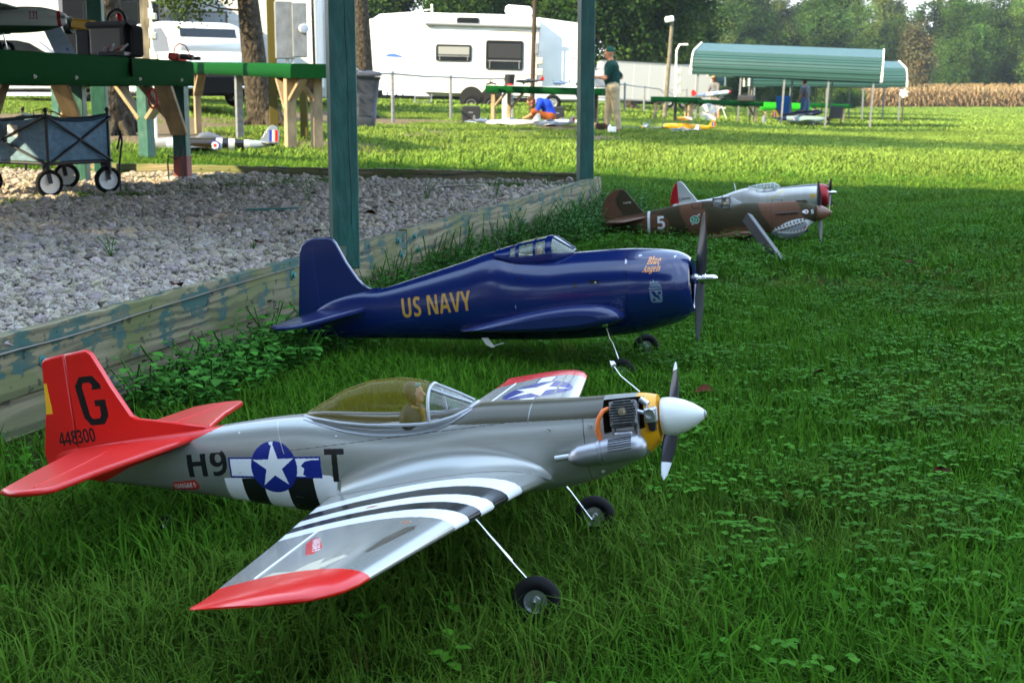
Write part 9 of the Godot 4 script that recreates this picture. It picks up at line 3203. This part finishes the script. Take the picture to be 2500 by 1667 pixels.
func build_weeds() -> void:
	var wm := mat("weed", Color(0.05, 0.16, 0.022), 0.6)
	wm.metallic_specular = 0.25
	wm.backlight_enabled = true
	wm.backlight = Color(0.4, 0.4, 0.4)
	var r := RandomNumberGenerator.new()
	r.seed = 19
	var d := (Vector2(0.62, -10.62) - Vector2(-1.42, -3.44)).normalized()
	var n := Vector2(-d.y, d.x)
	var sets := [[0.55, 2.4, 0.1, 0.42, 150, 0.13, 0.05, "broad-leaved weeds between the red tail and the timber edging"], [2.6, 4.9, 0.0, 0.22, 110, 0.17, 0.042, "leafy weeds growing along the timber edging behind the blue model"], [5.0, 7.3, 0.04, 0.5, 190, 0.17, 0.042, "dense green weeds between the timber edging and the camouflaged tail"], [2.0, 3.1, 0.08, 0.35, 50, 0.12, 0.04, "weeds under the blue tailplane"]]
	for q in sets:
		var xf := []
		var cl := []
		for i in q[4]:
			var s := r.randf_range(q[0], q[1])
			var o := r.randf_range(q[2], q[3])
			if q[0] > 5.0:
				o *= 0.7 + 0.5 * sin(PI * (s - q[0]) / (q[1] - q[0]))
			var p := Vector2(-1.42, -3.44) + d * s + n * o
			var k := r.randf_range(0.6, 1.25) * (1.35 if q[0] > 5.0 else 1.0)
			xf.append(Transform3D(Basis(Vector3.UP, r.randf() * TAU).scaled(Vector3(k, k, k)), Vector3(p.x, gy(p.x, p.y), p.y)))
			cl.append(Color(0.9, 1.0, 0.8) * r.randf_range(0.65, 1.25))
		var o := multi("weeds", weed_mesh(int(q[0] * 10), q[5], 6, q[6]), wm, xf, cl)
		meta(o, q[7], "weeds", "", "stuff")
	var pl := func(s: float, off: float) -> Vector3:
		var p := Vector2(-1.42, -3.44) + d * s + n * off
		return Vector3(p.x, gy(p.x, p.y), p.y)
	plant("weed_plant", "tall broad-leaved weed sprouting at the tip of the blue tailplane", pl.call(1.72, 0.07), 0.19, 5, 0.085, 5)
	plant("weed_plant", "leafy weed under the end of the timber edging near the right green post", pl.call(7.25, 0.12), 0.3, 9, 0.06, 9)
	plant("weed_plant", "tall weed clump behind the blue canopy by the timber edging", pl.call(4.25, 0.1), 0.3, 9, 0.05, 12)
	plant("seedling", "seedling growing beside the nearest green post", Vector3(-0.55, 0.27, -8.8), 0.2, 6, 0.04, 14)
	plant("seedling", "spindly seedling at the far timber edging, right of the nearest post", Vector3(-0.95, 0.27, -11.2), 0.3, 6, 0.035, 15)
	plant("seedling", "low weed on the gravel between the two posts", Vector3(-0.1, 0.28, -9.1), 0.14, 8, 0.04, 16)
	plant("seedling", "small weed at the far right corner of the gravel", Vector3(0.25, 0.28, -10.0), 0.12, 8, 0.035, 17)
	plant("seedling", "leggy weed near the middle of the gravel, left of the post", Vector3(-1.25, 0.28, -8.6), 0.13, 8, 0.035, 18)
	plant("seedling", "grassy weed in the near gravel, left", Vector3(-1.62, 0.28, -5.6), 0.1, 7, 0.035, 21)
	plant("seedling", "tiny green sprout on the near gravel", Vector3(-1.1, 0.28, -5.9), 0.05, 4, 0.02, 22)
	plant("seedling", "weed in the gravel under the wagon's front wheels", Vector3(-2.6, 0.28, -9.4), 0.1, 7, 0.04, 23)

# ---------------------------------------------------------------- the scene
func _ready() -> void:
	# camera
	var cam := Camera3D.new()
	cam.name = "camera"
	cam.position = CAM
	cam.rotation.x = -atan(597.5 / 3400.0)
	cam.near = 0.05
	cam.far = 1200.0
	var ca := CameraAttributesPhysical.new()
	ca.frustum_focal_length = 12.0 / tan(deg_to_rad(27.55) / 2.0)
	ca.frustum_focus_distance = 3.1
	ca.frustum_far = 1200.0
	ca.frustum_near = 0.05
	ca.exposure_aperture = 13.0
	cam.attributes = ca
	cam.fov = 27.55
	add_child(cam)
	cam.current = true
	# sky
	var env := Environment.new()
	env.background_mode = Environment.BG_SKY
	env.tonemap_mode = Environment.TONE_MAPPER_LINEAR
	env.tonemap_exposure = 3.7
	env.sdfgi_enabled = true
	env.ssao_enabled = true
	env.ssil_enabled = true
	env.fog_enabled = true
	env.fog_density = 0.0002
	env.fog_light_color = Color(0.75, 0.82, 0.9)
	var sm := ProceduralSkyMaterial.new()
	sm.sky_top_color = Color(0.56, 0.66, 0.78)
	sm.sky_horizon_color = Color(0.86, 0.87, 0.86)
	sm.sky_curve = 0.12
	sm.ground_horizon_color = Color(0.45, 0.48, 0.45)
	sm.ground_bottom_color = Color(0.2, 0.22, 0.17)
	sm.sky_energy_multiplier = 1.2
	sm.sun_angle_max = 12.0
	var cl := NoiseTexture2D.new()
	cl.width = 1024
	cl.height = 512
	cl.seamless = true
	var cn := FastNoiseLite.new()
	cn.seed = 5
	cn.frequency = 0.006
	cn.fractal_octaves = 5
	cl.noise = cn
	var gr := Gradient.new()
	gr.set_color(0, Color(1, 1, 1, 0))
	gr.set_color(1, Color(1, 1, 1, 0.75))
	gr.set_offset(0, 0.5)
	gr.set_offset(1, 0.8)
	cl.color_ramp = gr
	sm.sky_cover = cl
	sm.sky_cover_modulate = Color(0.75, 0.75, 0.75, 1.0)
	var sky := Sky.new()
	sky.sky_material = sm
	env.sky = sky
	var we := WorldEnvironment.new()
	we.name = "environment"
	we.environment = env
	add_child(we)
	# sun
	var sun := DirectionalLight3D.new()
	sun.name = "sun"
	sun.light_energy = 1.5
	sun.light_color = Color(1.0, 0.92, 0.74)
	sun.light_angular_distance = 0.5
	sun.shadow_enabled = true
	add_child(sun)
	sun.look_at_from_position(Vector3(-0.75, 0.55, 0.45), Vector3.ZERO)
	# everything else
	rng.seed = 7
	noise.seed = 3
	noise.frequency = 0.01
	noise.fractal_octaves = 3
	make_materials()
	MT_leaf = [leaf_clump(1, 66, 0.2), leaf_clump(2, 70, 0.18), leaf_clump(3, 58, 0.22)]
	build_ground()
	build_bed()
	build_pavilion()
	build_trees()
	build_caravan()
	build_vehicles()
	build_shelters()
	build_posts()
	build_tables()
	build_wagon()
	build_table_things()
	build_mustang()
	build_hellcat()
	build_warhawk()
	build_thunderbolt()
	build_people()
	build_far_things()
	build_corn()
	build_weeds()
	build_grass()
	build_added_woods()
